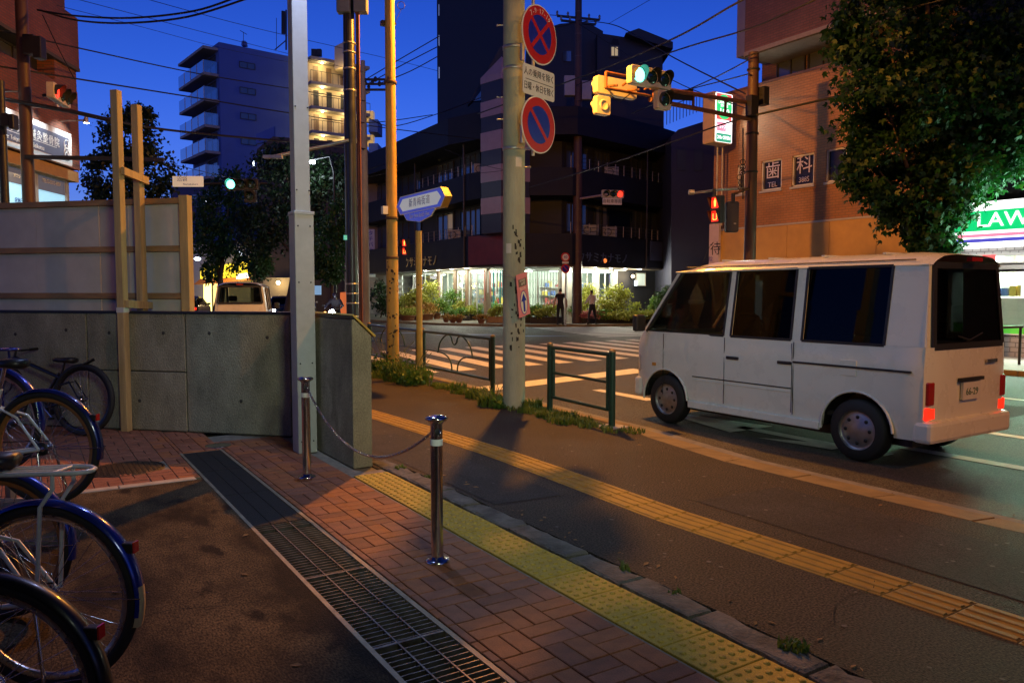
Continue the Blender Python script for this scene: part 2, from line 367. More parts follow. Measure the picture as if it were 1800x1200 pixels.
for i, a in enumerate(allb):
    gx, gy = a[1] - a[0], a[3] - a[2]; e = .0032
    if i < 300:
        mi = rnd.choice((0, 0, 1, 1, 2)); key = (round(gx, 3), round(gy, 3), mi)
        if key not in cache:
            cache[key] = MB().cbox(-gx / 2 + e, gx / 2 - e, -gy / 2 + e, gy / 2 - e, -.05, 0, .003).mesh('paving_brick', PM[mi])
        o = link('paving_brick', cache[key], fore, ((a[0] + a[1]) / 2, (a[2] + a[3]) / 2, rnd.uniform(-.0015, .0015)))
        o.rotation_euler = (rnd.uniform(-.006, .006), rnd.uniform(-.006, .006), rnd.uniform(-.006, .006))
    else: rest.cbox(a[0] + e, a[1] - e, a[2] + e, a[3] - e, -.05, rnd.uniform(-.0015, .0015), .004)
o = rest.build('paving_bricks', m_pave2, fore); o['kind'] = 'stuff'
# dotted warning tiles
T = .321
g = MB(); g.cbox(-.1565, .1565, -.1565, .1565, -.05, 0, .003)
for i in range(5):
    for j in range(5):
        g.lathe([(.0165, 0), (.015, .005), (.010, .0078), (1e-4, .0084)], 8, Matrix.Translation(((i - 2) * .06, (j - 2) * .06, 0)))
tile = g.mesh('warning_tile', m_yel)
warn = bpy.data.objects.new('warning_paving', None); COL.objects.link(warn); warn['kind'] = 'structure'
for k in range(19):
    o = link('warning_tile', tile, warn, (2.538, 6.19 - k * T, rnd.uniform(-.002, .002))); o.rotation_euler = (rnd.uniform(-.004, .004), rnd.uniform(-.004, .004), rnd.uniform(-.005, .005))
# bar tiles for guidance
g = MB(); g.cbox(-.168, .168, -.163, .163, -.05, .003, .003)
for i in range(4): g.cbox(-.148 + i * .0855, -.108 + i * .0855, -.155, .155, .002, .0095, .005)
bt = g.mesh('guiding_tile', m_yel2)
guide = bpy.data.objects.new('guiding_strip', None); COL.objects.link(guide); guide['kind'] = 'structure'
GP = [(3.98, .2), (3.93, 2.5), (3.87, 4.0), (3.93, 5.5), (3.95, 6.5), (3.9, 8), (3.8, 10), (3.72, 13), (3.7, 18)]
s = .3
while s < plen(GP) - .4:
    a, b = along(GP, s - .16), along(GP, s + .16)
    o = link('guiding_tile', bt, guide, ((a[0] + b[0]) / 2, (a[1] + b[1]) / 2, 0), math.atan2(b[1] - a[1], b[0] - a[0]) - math.pi / 2 + rnd.uniform(-.006, .006)); s += .33
# rough old edging stones between the two pavements
edg = bpy.data.objects.new('edging', None); COL.objects.link(edg); edg['kind'] = 'structure'
y = -1.
while y < 6.4:
    L_ = rnd.uniform(.45, .7); n = 6; g = MB(); top = []; z = rnd.uniform(.0, .012)
    l = [(2.706, y + L_ * i / n) for i in range(n)]; 
    pts = [(2.706 + rnd.uniform(-.002, .004), y + .01 + (L_ - .02) * i / n) for i in range(n + 1)] + [(2.885 + rnd.uniform(-.03, .015), y + .01 + (L_ - .02) * (n - i) / n) for i in range(n + 1)]
    nn = len(pts); vs = [(*p, -.1) for p in pts] + [(p[0], p[1], z + rnd.uniform(-.006, .006)) for p in pts] + [(2.795 + (p[0] - 2.795) * .85, p[1] + (y + L_ / 2 - p[1]) * .05, z + .008 + rnd.uniform(-.004, .004)) for p in pts]
    g.add(vs, [(i, (i + 1) % nn, nn + (i + 1) % nn, nn + i) for i in range(nn)] + [(nn + i, nn + (i + 1) % nn, 2 * nn + (i + 1) % nn, 2 * nn + i) for i in range(nn)] + [tuple(range(2 * nn, 3 * nn))])
    g.build('edging_stone', m_concd, edg); y += L_
g = MB(); g.box(2.70, 2.9, -9, 6.5, -.14, -.02); structure(g.build('edging_bed', m_mort))
# drain channel with grating
dr = thing('drain_grating', 'long steel drain grating between the stained floor and the brick paving', 'drain', (1.45, 4.5, 0))
g = MB(); g.box(1.27, 1.63, -2, 8.15, -.098, -.09); g.build('channel_bed', pm('channel_shade', (.015, .013, .01), .9, var=.4, scale=8), dr, True)  # bed coloured near black to stand for the shade of a deep channel
for x0, x1 in ((1.247, 1.272), (1.628, 1.653)):
    g = MB(); g.box(x0, x1, -2, 8.16, -.14, .002); g.build('frame_angle', pm('drain_frame', (.36, .30, .2), .55, .4, var=.4, scale=9), dr, True)
brm = MB().box(-.176, .176, -.0035, .0035, -.034, -.002).mesh('bar', m_grate)
y = 1.2; k = 0
while y < 5.3:
    if k % 22 != 21: link('bar', brm, dr, (0, y - 4.5, 0))
    y += .0455; k += 1
for yy in (2.18, 3.18, 4.18): 
    g = MB(); g.box(1.274, 1.626, yy - .012, yy + .006, -.036, .0); g.build('end_bar', m_grate, dr, True)
for x in (1.39, 1.51):
    g = MB(); g.box(x - .004, x + .004, -1, 5.3, -.04, .0005); g.build('runner', m_grate, dr, True)
pl = pm('chequer_plate', (.022, .02, .016), .7, .2, var=.5, scale=14, bump=.6, bscale=130)
for a, b in ((5.32, 6.26), (6.27, 7.2), (7.21, 8.14)):
    for x0, x1 in ((1.275, 1.389), (1.391, 1.509), (1.511, 1.625)):
        g = MB(); g.cbox(x0, x1, a, b, -.03, -.001, .003); g.build('cover_plate', pl, dr, True)
# manhole and small round cover
mh = thing('manhole_cover', 'large round dark manhole cover set in the brick paving by the bicycles', 'manhole cover', (MH[0], MH[1], 0))
m_iron = pm('cast_iron', (.06, .045, .032), .5, .6, var=.4, scale=12, bump=.5, bscale=70)
MB().lathe([(.33, -.05), (.33, .002), (.315, .003), (.31, -.004)], 40).build('ring', m_iron, mh)
g = MB(); g.lathe([(.308, -.004), (.3, 0.001), (1e-3, .001)], 40)
for i in range(-6, 7):
    x = i * .044; h = math.sqrt(max(0, .285 ** 2 - x * x)); g.box(x - .009, x + .009, -h, h, 0, .004)
g.build('lid', m_iron, mh)
sc_ = thing('inspection_cover', 'small round metal cover in the paving beside the concrete wall', 'inspection cover', (1.66, 8.38, 0))
MB().lathe([(.13, -.03), (.13, .003), (.118, .004), (.114, 0), (.1, .002), (1e-3, .002)], 28).build('lid', m_steel, sc_)

# road markings
mk = bpy.data.objects.new('road_markings', None); COL.objects.link(mk); mk['kind'] = 'structure'
ZP = -.0955
def mark(name, pts, z=ZP): MB().quad(*[(p[0], p[1], z) for p in pts]).build(name, m_paint, mk)
# crosswalk over our road
for k in range(12):
    xb, yb = 6.95 + k * .955, 14.55 + k * .085; xt, yt = xb + .72, yb + 6.2 - k * .05
    mark('crosswalk_stripe', [(xb, yb), (xb + .47, yb + .04), (xt + .47, yt + .04), (xt, yt)])
mark('stop_line', [(6.32, 11.25), (11.3, 12.3), (11.45, 13.0), (6.42, 11.85)])
mark('edge_line', [(8.2, 9.0), (8.45, 9.0), (8.5, 10.5), (8.3, 10.5)])
mark('lane_line', [(9.75, -8), (9.92, -8), (9.92, 11.0), (9.75, 11.0)])
mark('lane_dash', [(8.02, 3.2), (8.2, 3.2), (8.2, 4.75), (8.02, 4.75)])
mark('lane_dash', [(13.2, -4), (13.35, -4), (13.35, 11), (13.2, 11)])
# straight-ahead and turn arrow in the lane under the van
mark('arrow', [(7.5, 4.6), (7.68, 4.6), (7.68, 6.6), (7.5, 6.6)])
MB().add([(7.2, 6.4, ZP), (7.98, 6.4, ZP), (7.68, 8.0, ZP), (7.59, 8.0, ZP)], [(0, 1, 2, 3)]).build('arrow_head', m_paint, mk)
mark('arrow_branch', [(7.33, 5.1), (7.5, 5.1), (7.5, 5.5), (7.2, 6.0)])
# crosswalk over the far cross street
for k in range(9):
    yb = 22.9 + k * .92; xb = 18.6 + k * .25
    mark('crosswalk_stripe', [(xb, yb + .02), (xb + 4.3, yb - .5), (xb + 4.3, yb - .03), (xb, yb + .48)])
# tyre-blue bicycle lane arrows on the crossing
m_blue = pm('blue_paint', (.10, .14, .34), .6, var=.3, scale=8, spots=((.05, .05, .07), 14, .6))
for (x, y) in ((13.8, 27.5), (12.2, 30.0), (15.6, 25.2)):
    MB().add([(x, y, ZP), (x + 1.6, y - 1.1, ZP), (x + 2.3, y - 1.15, ZP), (x + 2.2, y - .6, ZP), (x + .5, y + .55, ZP)], [(0, 1, 2, 3, 4)]).build('cycle_marking', m_blue, mk)

# far pavements
def pavement(name, pts, mat=m_walk, z=.0):
    g = MB(); g.poly(pts, -.14, z); return structure(g.build(name, mat))
m_walk2 = pm('far_paving', (.17, .14, .10), .75, var=.35, scale=1.2, bump=.3, bscale=40)
pavement('pavement_east', [(17.2, -30), (60, -30), (60, 19.9), (19.2, 19.9), (17.9, 19.0), (17.2, 17.2)], m_walk2)
pavement('pavement_corner', [(17.2, 60), (17.3, 40), (18.6, 35.2), (20.6, 32.2), (23.3, 30.4), (26, 29.9), (60, 38), (60, 90), (20, 90)], m_walk2)
pavement('pavement_west', [(-40, 31), (3, 31), (6.2, 32.2), (7.4, 34), (11, 60), (17, 95), (-40, 95)], m_walk2)
ke = bpy.data.objects.new('kerb_far', None); COL.objects.link(ke); ke['kind'] = 'structure'
def far_kerb(P):
    A = P; B_ = []
    for i, p in enumerate(P):
        q0 = P[max(i - 1, 0)]; q1 = P[min(i + 1, len(P) - 1)]; d = Vector((q1[0] - q0[0], q1[1] - q0[1])).normalized(); B_.append((p[0] + d.y * -.16, p[1] + d.x * .16))
    for i in range(len(A) - 1):
        L_ = math.dist(A[i], A[i+1]); n = max(1, round(L_ / 1.9))
        for k in range(n):
            f0, f1 = k / n + .008 / L_, (k + 1) / n - .008 / L_
            q = lambda P_, f: (P_[i][0] + (P_[i+1][0] - P_[i][0]) * f, P_[i][1] + (P_[i+1][1] - P_[i][1]) * f)
            a0, a1, b0, b1 = q(A, f0), q(A, f1), q(B_, f0), q(B_, f1)
            MB().add([(*a0, -.14), (*b0, -.14), (*b1, -.14), (*a1, -.14), (*a0, .012), (*b0, .008), (*b1, .008), (*a1, .012)], [(0,1,5,4),(1,2,6,5),(2,3,7,6),(3,0,4,7),(4,5,6,7)]).build('kerb_stone', m_kerb, ke)
far_kerb([(17.2, 0), (17.2, 17.2), (17.9, 19.0), (19.2, 19.9), (30, 19.9)])
far_kerb([(30, 30.9), (26, 29.9), (23.3, 30.4), (20.6, 32.2), (18.6, 35.2), (17.3, 40), (17.2, 60)])

# ================================================================== CONCRETE WALL
E2 = Vector((-math.sqrt(.5), math.sqrt(.5), 0)); N2 = Vector((-math.sqrt(.5), -math.sqrt(.5), 0))
def wallpt(s, d, z): p = Vector((2.45, 8.42, 0)) + E2 * s - N2 * d; p.z = z; return p
cw = thing('concrete_wall', 'low grey concrete wall of big panels behind the parked bicycles', 'wall', (2.45, 8.42, 0))
FA = frame((2.45, 8.42, 0), E2, UP)  # x along, y up, z = toward... 
def wbox(g, s0, s1, d0, d1, z0, z1):
    c = [wallpt(s, d, z) for z in (z0, z1) for s, d in ((s0, d0), (s1, d0), (s1, d1), (s0, d1))]
    g.add(c, [(3,2,1,0),(4,5,6,7),(0,1,5,4),(1,2,6,5),(2,3,7,6),(3,0,4,7)][0:6]); return g
wbox(MB(), -.02, 9.2, .03, .2, 0, 1.36).build('core', m_concd, cw, True)
for i in range(7):
    for z0, z1 in (((.012, .685), (.7, 1.355)) if i in (1, 4) else ((.012, 1.355),)):
        g = MB(); wbox(g, i * 1.31 + .008, (i + 1) * 1.31 - .008, 0, .031, z0, z1); o = g.build('panel', m_conc, cw, True, bev=.009)
    for z in (.36, 1.13):
        for ds in ((.28, 1.0) if z > 1 else (.62,)):
            M = frame(wallpt(i * 1.31 + ds, -.0015, z + rnd.uniform(-.03, .03)), -E2, UP)
            MB().lathe([(.021, 0), (.018, .002), (.006, .0025), (1e-4, .0025)], 10, M).build('tie_hole', pm('hole_dark', (.05, .045, .04), .9, var=0), cw, True)
wbox(MB(), -.05, 9.2, -.012, .22, 1.36, 1.385).build('cap', m_dark, cw, True)
# return of the wall along the pavement, with its bevelled top and yellow edge
we = thing('concrete_wall_end', 'grey concrete wall end with slanted yellow edged top beside the pavement', 'wall', (2.56, 6.6, 0))
g = MB(); g.ext([(2.475, 6.6, 0), (2.66, 6.6, 0), (2.66, 6.6, 1.21), (2.505, 6.6, 1.355), (2.475, 6.6, 1.36)], (0, 1.86, 0)); g.build('body', m_conc, we, True, bev=.008)
g = MB(); d = Vector((.155, 0, -.145)).normalized(); nrm = Vector((.145, 0, .155)).normalized()
p = Vector((2.475, 6.585, 1.395)); q = Vector((2.69, 6.585, 1.195)); g.ext([p, q, q + nrm * .016, p + nrm * .016], (0, 1.88, 0)); g.build('slant_trim', pm('yellow_trim', (.55, .38, .06), .45, var=.25, scale=10), we, True)
g = MB(); g.box(2.465, 2.5, 6.6, 8.46, 1.362, 1.386); g.build('cap', m_dark, we, True)
# white steel lamp post
wp = thing('lamp_post', 'square white steel post with thicker sleeve standing in front of the concrete wall', 'lamp post', (2.335, 7.6, 0))
MB().box(2.245, 2.435, 7.5, 7.7, 0, 2.38).build('sleeve', m_postw, wp, True, bev=.008)
MB().box(2.26, 2.41, 7.52, 7.67, 2.38, 5.95).build('shaft', m_postw, wp, True, bev=.006)
MB().box(2.238, 2.442, 7.493, 7.707, 2.36, 2.395).build('collar', m_postw, wp, True, bev=.006)
MB().box(2.436, 2.452, 7.58, 7.66, 0, 1.3).build('conduit', pm('conduit_grey', (.33, .34, .34), .5, var=.1), wp, True)
g = MB(); g.box(2.28, 2.39, 6.9, 7.55, 5.84, 5.9); hd = g.build('lamp_arm', m_postw, wp, True)
g = MB(); g.box(2.25, 2.42, 6.75, 7.1, 5.76, 5.83); g.build('lamp_head', m_dark, wp, True)
g = MB(); g.box(2.27, 2.40, 6.78, 7.07, 5.752, 5.758); g.build('lamp_lens', em('led_white', (.8, .92, 1), 6), wp, True)
lamp('SPOT', 'post_light', (2.335, 6.95, 5.72), LP_C, COOL, .08, (2.2, 5.2, 0), 120, wp)

for z in (.12, .9, 1.7, 2.25, 2.6, 3.4):
    for dx in (-.06, .06): MB().lathe([(.008, 0), (.007, .005), (1e-4, .006)], 8, frame((2.337 + dx, 7.4985 if z < 2.38 else 7.5185, z), (1, 0, 0), (0, 0, 1))).build('bolt', m_dark, wp, True)
# ================================================================== HOARDING AND PROPS
hz = thing('plywood_hoarding', 'tall white board hoarding on brown timber rails rising behind the concrete wall', 'fence', (1.65, 9.95, 0))
def fpt(s, d, z): p = Vector((1.65, 9.95, 0)) + E2 * s - N2 * d; p.z = z; return p
def fbox(g, s0, s1, d0, d1, z0, z1):
    c = [fpt(s, d, z) for z in (z0, z1) for s, d in ((s0, d0), (s1, d0), (s1, d1), (s0, d1))]
    g.add(c, [(3,2,1,0),(4,5,6,7),(0,1,5,4),(1,2,6,5),(2,3,7,6),(3,0,4,7)]); return g
m_board = pm('white_board', (.62, .57, .50), .8, var=.18, scale=1.5, bump=.15, bscale=120)
m_board2 = pm('white_board_b', (.52, .47, .41), .8, var=.18, scale=1.5, bump=.15, bscale=120)
s = .03; k = 0
for ww in (.78, .42, .93, .93, .93, .93, .93):
    fbox(MB(), s + .003, s + ww - .003, .04 + (k % 2) * .004, .055 + (k % 2) * .004, .05, 2.72).build('board', (m_board, m_board2)[k in (1, 4)], hz, True); s += ww; k += 1
for z in (2.70, 2.13, 1.56, .9): fbox(MB(), .06, 6.4, -.01, .038, z - .035, z + .035).build('rail', m_timber2, hz, True, bev=.004)
fbox(MB(), -.06, .055, -.03, .07, 0, 2.76).build('end_post', m_timber, hz, True, bev=.005)
pr = thing('timber_prop', 'pair of tall yellow timber posts clamping the hoarding and the concrete wall', 'timber prop', (.93, 9.85, 0))
def post(s, off, z0, z1, wd, nm, org):
    p = Vector((org[0], org[1], 0)); M = frame(p, -E2, Vector((0, 0, 1)))
    g = MB(); a = -E2 * (wd / 2); b = -N2 * (wd / 2)
    c = [p + a * i + b * j + Vector((0, 0, z)) for z in (z0, z1) for i, j in ((-1,-1),(1,-1),(1,1),(-1,1))]
    g.add(c, [(3,2,1,0),(4,5,6,7),(0,1,5,4),(1,2,6,5),(2,3,7,6),(3,0,4,7)]); return g.build(nm, m_timber, pr, True, bev=.005)
F1 = Vector((.945, 9.835)); post(0, 0, 0, 3.87, .088, 'front_post', F1)
d_ = ray(246, 400); t_ = 11.43 / (d_.x + d_.y); F2 = Vector((d_.x * t_, d_.y * t_)); post(0, 0, .02, 3.82, .088, 'rear_post', F2)
for z in (2.97, 1.47):
    dd_ = (F2 - F1).normalized(); a = Vector((*(F1 - dd_ * .02), z)); b = Vector((*(F2 + dd_ * .1), z - .03)); off = E2 * -.07
    MB().beam(a + off, b + off, .04, .085).build('cross_tie', m_timber, pr, True)
g = MB(); p = Vector((F1.x, F1.y, 0)); wbox(MB(), 0, .01, 0, .01, 0, .01)
MB().box(-.048, .048, -.048, .048, 1.37, 1.43, Matrix.Translation(p) @ Matrix.Rotation(R(45), 4, 'Z')).build('plastic_wrap', pm('wrap_white', (.6, .58, .52), .4, var=.1), pr, True)

# ================================================================== BOLLARDS AND CHAIN
def bollard(x, y, label):
    b = thing('bollard', label, 'bollard', (x, y, 0), group='stainless bollards with a chain')
    MB().lathe([(.074, 0), (.074, .008), (.066, .014), (.045, .018), (.04, .03), (.036, .032)], 24).build('base_flange', m_steel, b)
    MB().lathe([(.036, .03), (.036, .84)], 24).build('shaft', m_steel, b)
    MB().lathe([(.036, .83), (.048, .842), (.062, .848), (.068, .856), (.066, .866), (.045, .874), (.02, .878), (1e-4, .879)], 28).build('cap', m_steel, b)
    MB().lathe([(.0368, .70), (.0372, .703), (.0372, .735), (.0368, .738)], 24).build('reflective_band', pm('reflective_white', (.7, .7, .68), .35, var=.1), b)
    for s_ in (-1, 1): MB().torus(.017, .006, 14, 6, Matrix.Translation((0.0, s_ * .036, .775)) @ Matrix.Rotation(R(90), 4, 'Y')).build('eyelet', m_steel, b)
    g = MB(); g.lathe([(.018, 0), (.02, .004), (.014, .006), (1e-4, .004)], 14, frame((-.012, -.0335, .785), (1, 0, 0), (0, 0, 1))); g.build('cap_screw', m_black, b)
    return b
bollard(2.03, 4.04, 'nearest shiny stainless bollard standing on the red brick paving')
bollard(2.02, 6.52, 'farther stainless bollard in front of the white steel post')
ch = thing('chain', 'steel chain sagging between the two stainless bollards', 'chain', (2.03, 5.28, 0))
g = MB(); n = 96; y0, y1 = 4.085, 6.475
for i in range(n):
    t = (i + .5) / n; yy = y0 + (y1 - y0) * t; sag = .335 * (1 - (2 * t - 1) ** 2); z = .772 - sag
    sl_ = .335 * 4 * (2 * t - 1) / (y1 - y0); a = math.atan(-(-sl_)) 
    dirv = Vector((0, 1, sl_)).normalized(); side = Vector((1, 0, 0)); nn_ = dirv.cross(side)
    x, yv = (dirv, side) if i % 2 else (dirv, nn_)
    M = frame((2.025, yy, z), x, yv); hl = (y1 - y0) / n * math.sqrt(1 + sl_ * sl_) * .5 + .0055
    pts = [M @ Vector((math.cos(q) * .0085 + math.copysign(hl - .0085, math.cos(q)), math.sin(q) * .0085, 0)) for q in [2 * math.pi * (k + .5) / 10 for k in range(10)]]
    g.tube(pts, .0032, 5, closed=True)
g.build('links', m_steel, ch, True)['kind'] = 'stuff'

# ================================================================== GREEN KERB RAILINGS
def railing(p0, p1, ornate, label):
    p0, p1 = Vector((*p0, 0)), Vector((*p1, 0)); r = thing('kerb_railing', label, 'railing', p0, group='green kerb railings'); d = p1 - p0; L_ = d.length
    P = lambda s, z: p0 + d * s + Vector((0, 0, z))
    for s in (0, 1):
        MB().tube([P(s, -.05), P(s, .9)], .04, 14).build('post', m_greenp, r, True)
        MB().lathe([(.042, .895), (.043, .91), (.03, .925), (1e-4, .93)], 14, Matrix.Translation(P(s, 0))).build('post_cap', pm('cap_bronze', (.3, .2, .09), .4, .5, var=.2), r, True)
    e = .085 / L_
    MB().tube([P(e, .2), P(e, .84)], .026, 10).build('upright', m_greenp, r, True); MB().tube([P(1 - e, .2), P(1 - e, .84)], .026, 10).build('upright', m_greenp, r, True)
    MB().tube([P(0 if ornate else 0, .865), P(1, .865)], .027, 10).build('top_rail', m_greenp, r, True)
    MB().tube([P(e, .2), P(1 - e, .2)], .024, 10).build('bottom_rail', m_greenp, r, True)
    for s, z in ((0, .33), (0, .72), (1, .33), (1, .72)): MB().tube([P(s, z), P(s + (e if s == 0 else -e), z)], .018, 8).build('connector', m_greenp, r, True)
    if ornate:
        def curve(pts):
            P_ = [P(s, z) for s, z in pts]; out = []
            for i in range(len(P_) - 1):
                a, b, c, dd = P_[max(i-1,0)], P_[i], P_[i+1], P_[min(i+2, len(P_)-1)]
                for t in (0, .33, .67):
                    out.append(.5 * ((2 * b) + (c - a) * t + (2 * a - 5 * b + 4 * c - dd) * t * t + (3 * b - a - 3 * c + dd) * t ** 3))
            return out + [P_[-1]]
        MB().tube(curve([(.25,.5),(.28,.68),(.35,.81),(.41,.85),(.455,.81),(.47,.73),(.5,.69),(.53,.73),(.545,.81),(.59,.85),(.65,.81),(.72,.68),(.75,.5)]), .014, 8).build('arch', m_greenp, r, True)
        MB().tube(curve([(e,.52),(.2,.52),(.34,.5),(.42,.43),(.455,.32),(.46,.2)]), .014, 8).build('arch', m_greenp, r, True)
        MB().tube(curve([(1-e,.52),(.8,.52),(.66,.5),(.58,.43),(.545,.32),(.54,.2)]), .014, 8).build('arch', m_greenp, r, True)
    else: MB().tube([P(e, .53), P(1 - e, .53)], .02, 10).build('mid_rail', m_greenp, r, True)
    return r
r1 = railing((5.87, 7.04), (5.96, 8.45), False, 'short plain green kerb railing in front of the van')
MB().box(5.72, 6.02, 6.89, 7.19, 0, .012).build('base_plate', pm('base_plate', (.35, .33, .3), .7, var=.3), r1, True)
railing((6.28, 10.49), (6.40, 13.3), True, 'green kerb railing with curved arches beside the street name sign')
railing((6.42, 13.52), (6.56, 16.4), True, 'green arched kerb railing partly behind the yellow lamp mast and the wall')
# ================================================================== KERBSIDE GRASS
def blades(spots, seed, name, mat, parent=None):
    """spots: (x, y, radius, count, height) -> grass blades as bent two-segment strips"""
    r = np.random.default_rng(seed); V = []; F = []
    for x, y, rad, n, h in spots:
        for _ in range(n):
            a = r.uniform(0, 2 * math.pi); d = rad * math.sqrt(r.uniform()); bx, by = x + d * math.cos(a), y + d * math.sin(a)
            hh = h * r.uniform(.45, 1.15); ln = r.uniform(.15, .75) * hh; az = r.uniform(0, 2 * math.pi); wd = r.uniform(.003, .008) * (1 + hh * 2)
            dx, dy = math.cos(az), math.sin(az); px, py = -dy * wd, dx * wd; i = len(V)
            V += [(bx - px, by - py, -.01), (bx + px, by + py, -.01), (bx + dx * ln * .35 + px, by + dy * ln * .35 + py, hh * .6), (bx + dx * ln * .35 - px, by + dy * ln * .35 - py, hh * .6), (bx + dx * ln, by + dy * ln, hh * r.uniform(.8, 1))]
            F += [(i, i + 1, i + 2, i + 3), (i + 3, i + 2, i + 4)]
    me = bpy.data.meshes.new(name); me.from_pydata(V, [], F); me.materials.append(mat); return link(name, me, parent)
m_grass = leafm('grass_blade', (.045, .11, .015), (.14, .2, .04), .4)
sp = []
rg = random.Random(3)
for (x, y, rad, n, h) in [(5.72, 12.3, .28, 600, .25), (5.95, 12.8, .22, 300, .32), (6.0, 13.6, .3, 450, .26), (5.95, 14.2, .32, 450, .3), (5.6, 12.9, .22, 90, .4), (5.55, 13.5, .25, 160, .15)]: sp.append((x, y, rad, n, h))
y = 6.75
while y < 12:
    f = .5 + .5 * math.sin(y * 3.1) * math.sin(y * 1.3 + 1); x = 5.62 + (y - 7) * .07
    f = max(0, f - .15) * rg.uniform(.3, 1.2); sp.append((x + rg.uniform(-.16, .16), y, rg.uniform(.06, .17), int(20 + 150 * f), .04 + .10 * f)); y += .11
sp += [(5.5, 9.3, .17, 260, .2), (5.86, 8.72, .14, 190, .16), (5.6, 8.5, .12, 90, .1), (5.8, 10.1, .2, 240, .17), (5.62, 7.9, .13, 150, .13), (5.5, 7.5, .1, 90, .11), (5.85, 6.65, .16, 90, .06), (6.0, 11.2, .18, 150, .14)]
blades(sp, 5, 'kerb_grass', m_grass); bpy.data.objects['kerb_grass']['kind'] = 'stuff'; tag(bpy.data.objects['kerb_grass'], 'strip of green weeds and grass growing along the kerb', 'grass')
o = blades([(2.87, 3.32, .03, 30, .06), (2.86, 2.16, .07, 90, .06), (2.9, 5.9, .05, 30, .05), (2.87, 2.9, .04, 16, .04), (2.82, 6.35, .06, 40, .05)], 8, 'edging_weeds', m_grass); o['kind'] = 'stuff'; tag(o, 'tiny weeds sprouting along the old edging stones', 'weeds')

# wear on the pavements: trench patch, cracks, chewing-gum spots, litter
m_patch = pm('asphalt_patch', (.045, .04, .036), .75, var=.4, scale=2, bump=.7, bscale=120, spec=.25, grain=.5, gscale=110)
MB().add([(4.35, -1, .0035), (5.15, -1, .0035), (5.2, 4.1, .0035), (4.3, 4.15, .0035)], [(0, 1, 2, 3)]).build('asphalt_patch', m_patch, sidewalk)
MB().add([(2.95, 4.9, .0035), (3.55, 4.85, .0035), (3.5, 8.0, .0035), (2.95, 8.1, .0035)], [(0, 1, 2, 3)]).build('asphalt_patch', m_patch, sidewalk)
MB().add([(9.0, 5, -.0965), (12.5, 5.2, -.0965), (12.6, 9.5, -.0965), (9.1, 9.6, -.0965)], [(0, 1, 2, 3)]).build('asphalt_patch', m_patch, road)
def crack(x, y, n, ang, z, par):
    g = MB(); a = ang
    for k in range(n):
        l = rg.uniform(.05, .13); a += rg.uniform(-.55, .55); x2, y2 = x + l * math.cos(a), y + l * math.sin(a); w_ = rg.uniform(.0008, .0026); nx, ny = -math.sin(a) * w_, math.cos(a) * w_
        g.quad((x - nx, y - ny, z), (x2 - nx, y2 - ny, z), (x2 + nx, y2 + ny, z), (x + nx, y + ny, z)); x, y = x2, y2; a = .8 * a + .2 * ang
    g.build('crack', pm('crack_dark', (.012, .01, .008), .95, var=0), par)
for x, y, n, a in ((4.4, 2.0, 22, 1.4), (5.2, 4.2, 16, 2.6), (3.0, 5.2, 14, 1.2), (4.6, 6.2, 20, 1.9), (3.1, 2.2, 10, .5), (4.9, 8.2, 14, 2.2)): crack(x, y, n, a, .0045, sidewalk)
for x, y, n, a in ((-.2, 3.6, 18, .3), (.3, 5.2, 14, .1)): crack(x, y, n, a, .0012, bpy.data.objects['stained_floor'])
for x, y, n, a in ((10, 3, 30, 1.5), (12, 6, 30, 1.2), (8.5, 9, 24, .4), (14, 10, 26, 1.8)): crack(x, y, n, a, -.0955, road)
g = MB()
for k in range(150):
    x, y = rg.uniform(2.95, 5.4), rg.uniform(1.2, 11); r_ = rg.uniform(.006, .016); g.add([(x + r_ * math.cos(q) * rg.uniform(.8, 1.2), y + r_ * math.sin(q) * rg.uniform(.8, 1.2), .004) for q in [k2 * .785 for k2 in range(8)]], [tuple(range(8))])
g.build('gum_spots', pm('gum_grey', (.13, .12, .105), .8, var=.3), sidewalk)['kind'] = 'stuff'
g = MB()
for k in range(120):
    x, y = rg.choice(((rg.uniform(5.2, 5.75), rg.uniform(3, 12)), (rg.uniform(2.9, 3.1), rg.uniform(1.5, 6)), (rg.uniform(6.0, 6.4), rg.uniform(2, 9)), (rg.uniform(-1.5, 1.2), rg.uniform(2.6, 6.8)))); z = -.09 if x > 5.95 else .005; a = rg.uniform(0, 6.28); l = rg.uniform(.012, .035); c_, s_ = math.cos(a) * l, math.sin(a) * l
    g.add([(x - c_, y - s_, z), (x - s_ * .4, y + c_ * .4, z + .006), (x + c_, y + s_, z + .003), (x + s_ * .4, y - c_ * .4, z + .001)], [(0, 1, 2, 3)])
o = g.build('leaf_litter', pm('dry_leaf', (.22, .13, .05), .8, var=.4, scale=3)); o['kind'] = 'stuff'; tag(o, 'scattered dry leaves and scraps lying on the pavements', 'litter')

# ================================================================== POLES ON OUR SIDE
def cyl_patch(g, c, r, a, z, w, h, tilt=0):
    """thin sticker bent round a pole"""
    n = 4; vs = []
    for j in (0, 1):
        for i in range(n + 1):
            q = a + (i / n - .5) * w / r; vs.append((c[0] + r * math.cos(q), c[1] + r * math.sin(q), z + (j - .5) * h + tilt * (i / n - .5) * w))
    g.add(vs, [(i, i + 1, n + 2 + i, n + 1 + i) for i in range(n)], True)
PC = (5.72, 8.98); CAMA = math.atan2(-PC[1], -PC[0])
m_polec = pm('pole_concrete', (.36, .37, .27), .8, var=.3, scale=2.2, bump=.35, bscale=50, stretch=(1, 1, .35))
up = thing('utility_pole', 'thick pale concrete pole carrying the round no-parking signs', 'pole', (*PC, 0))
MB().tube([(*PC, -.1), (*PC, 6.), (*PC, 12.)], [.158, .145, .12], 28).build('shaft', m_polec, up, True)
g = MB()
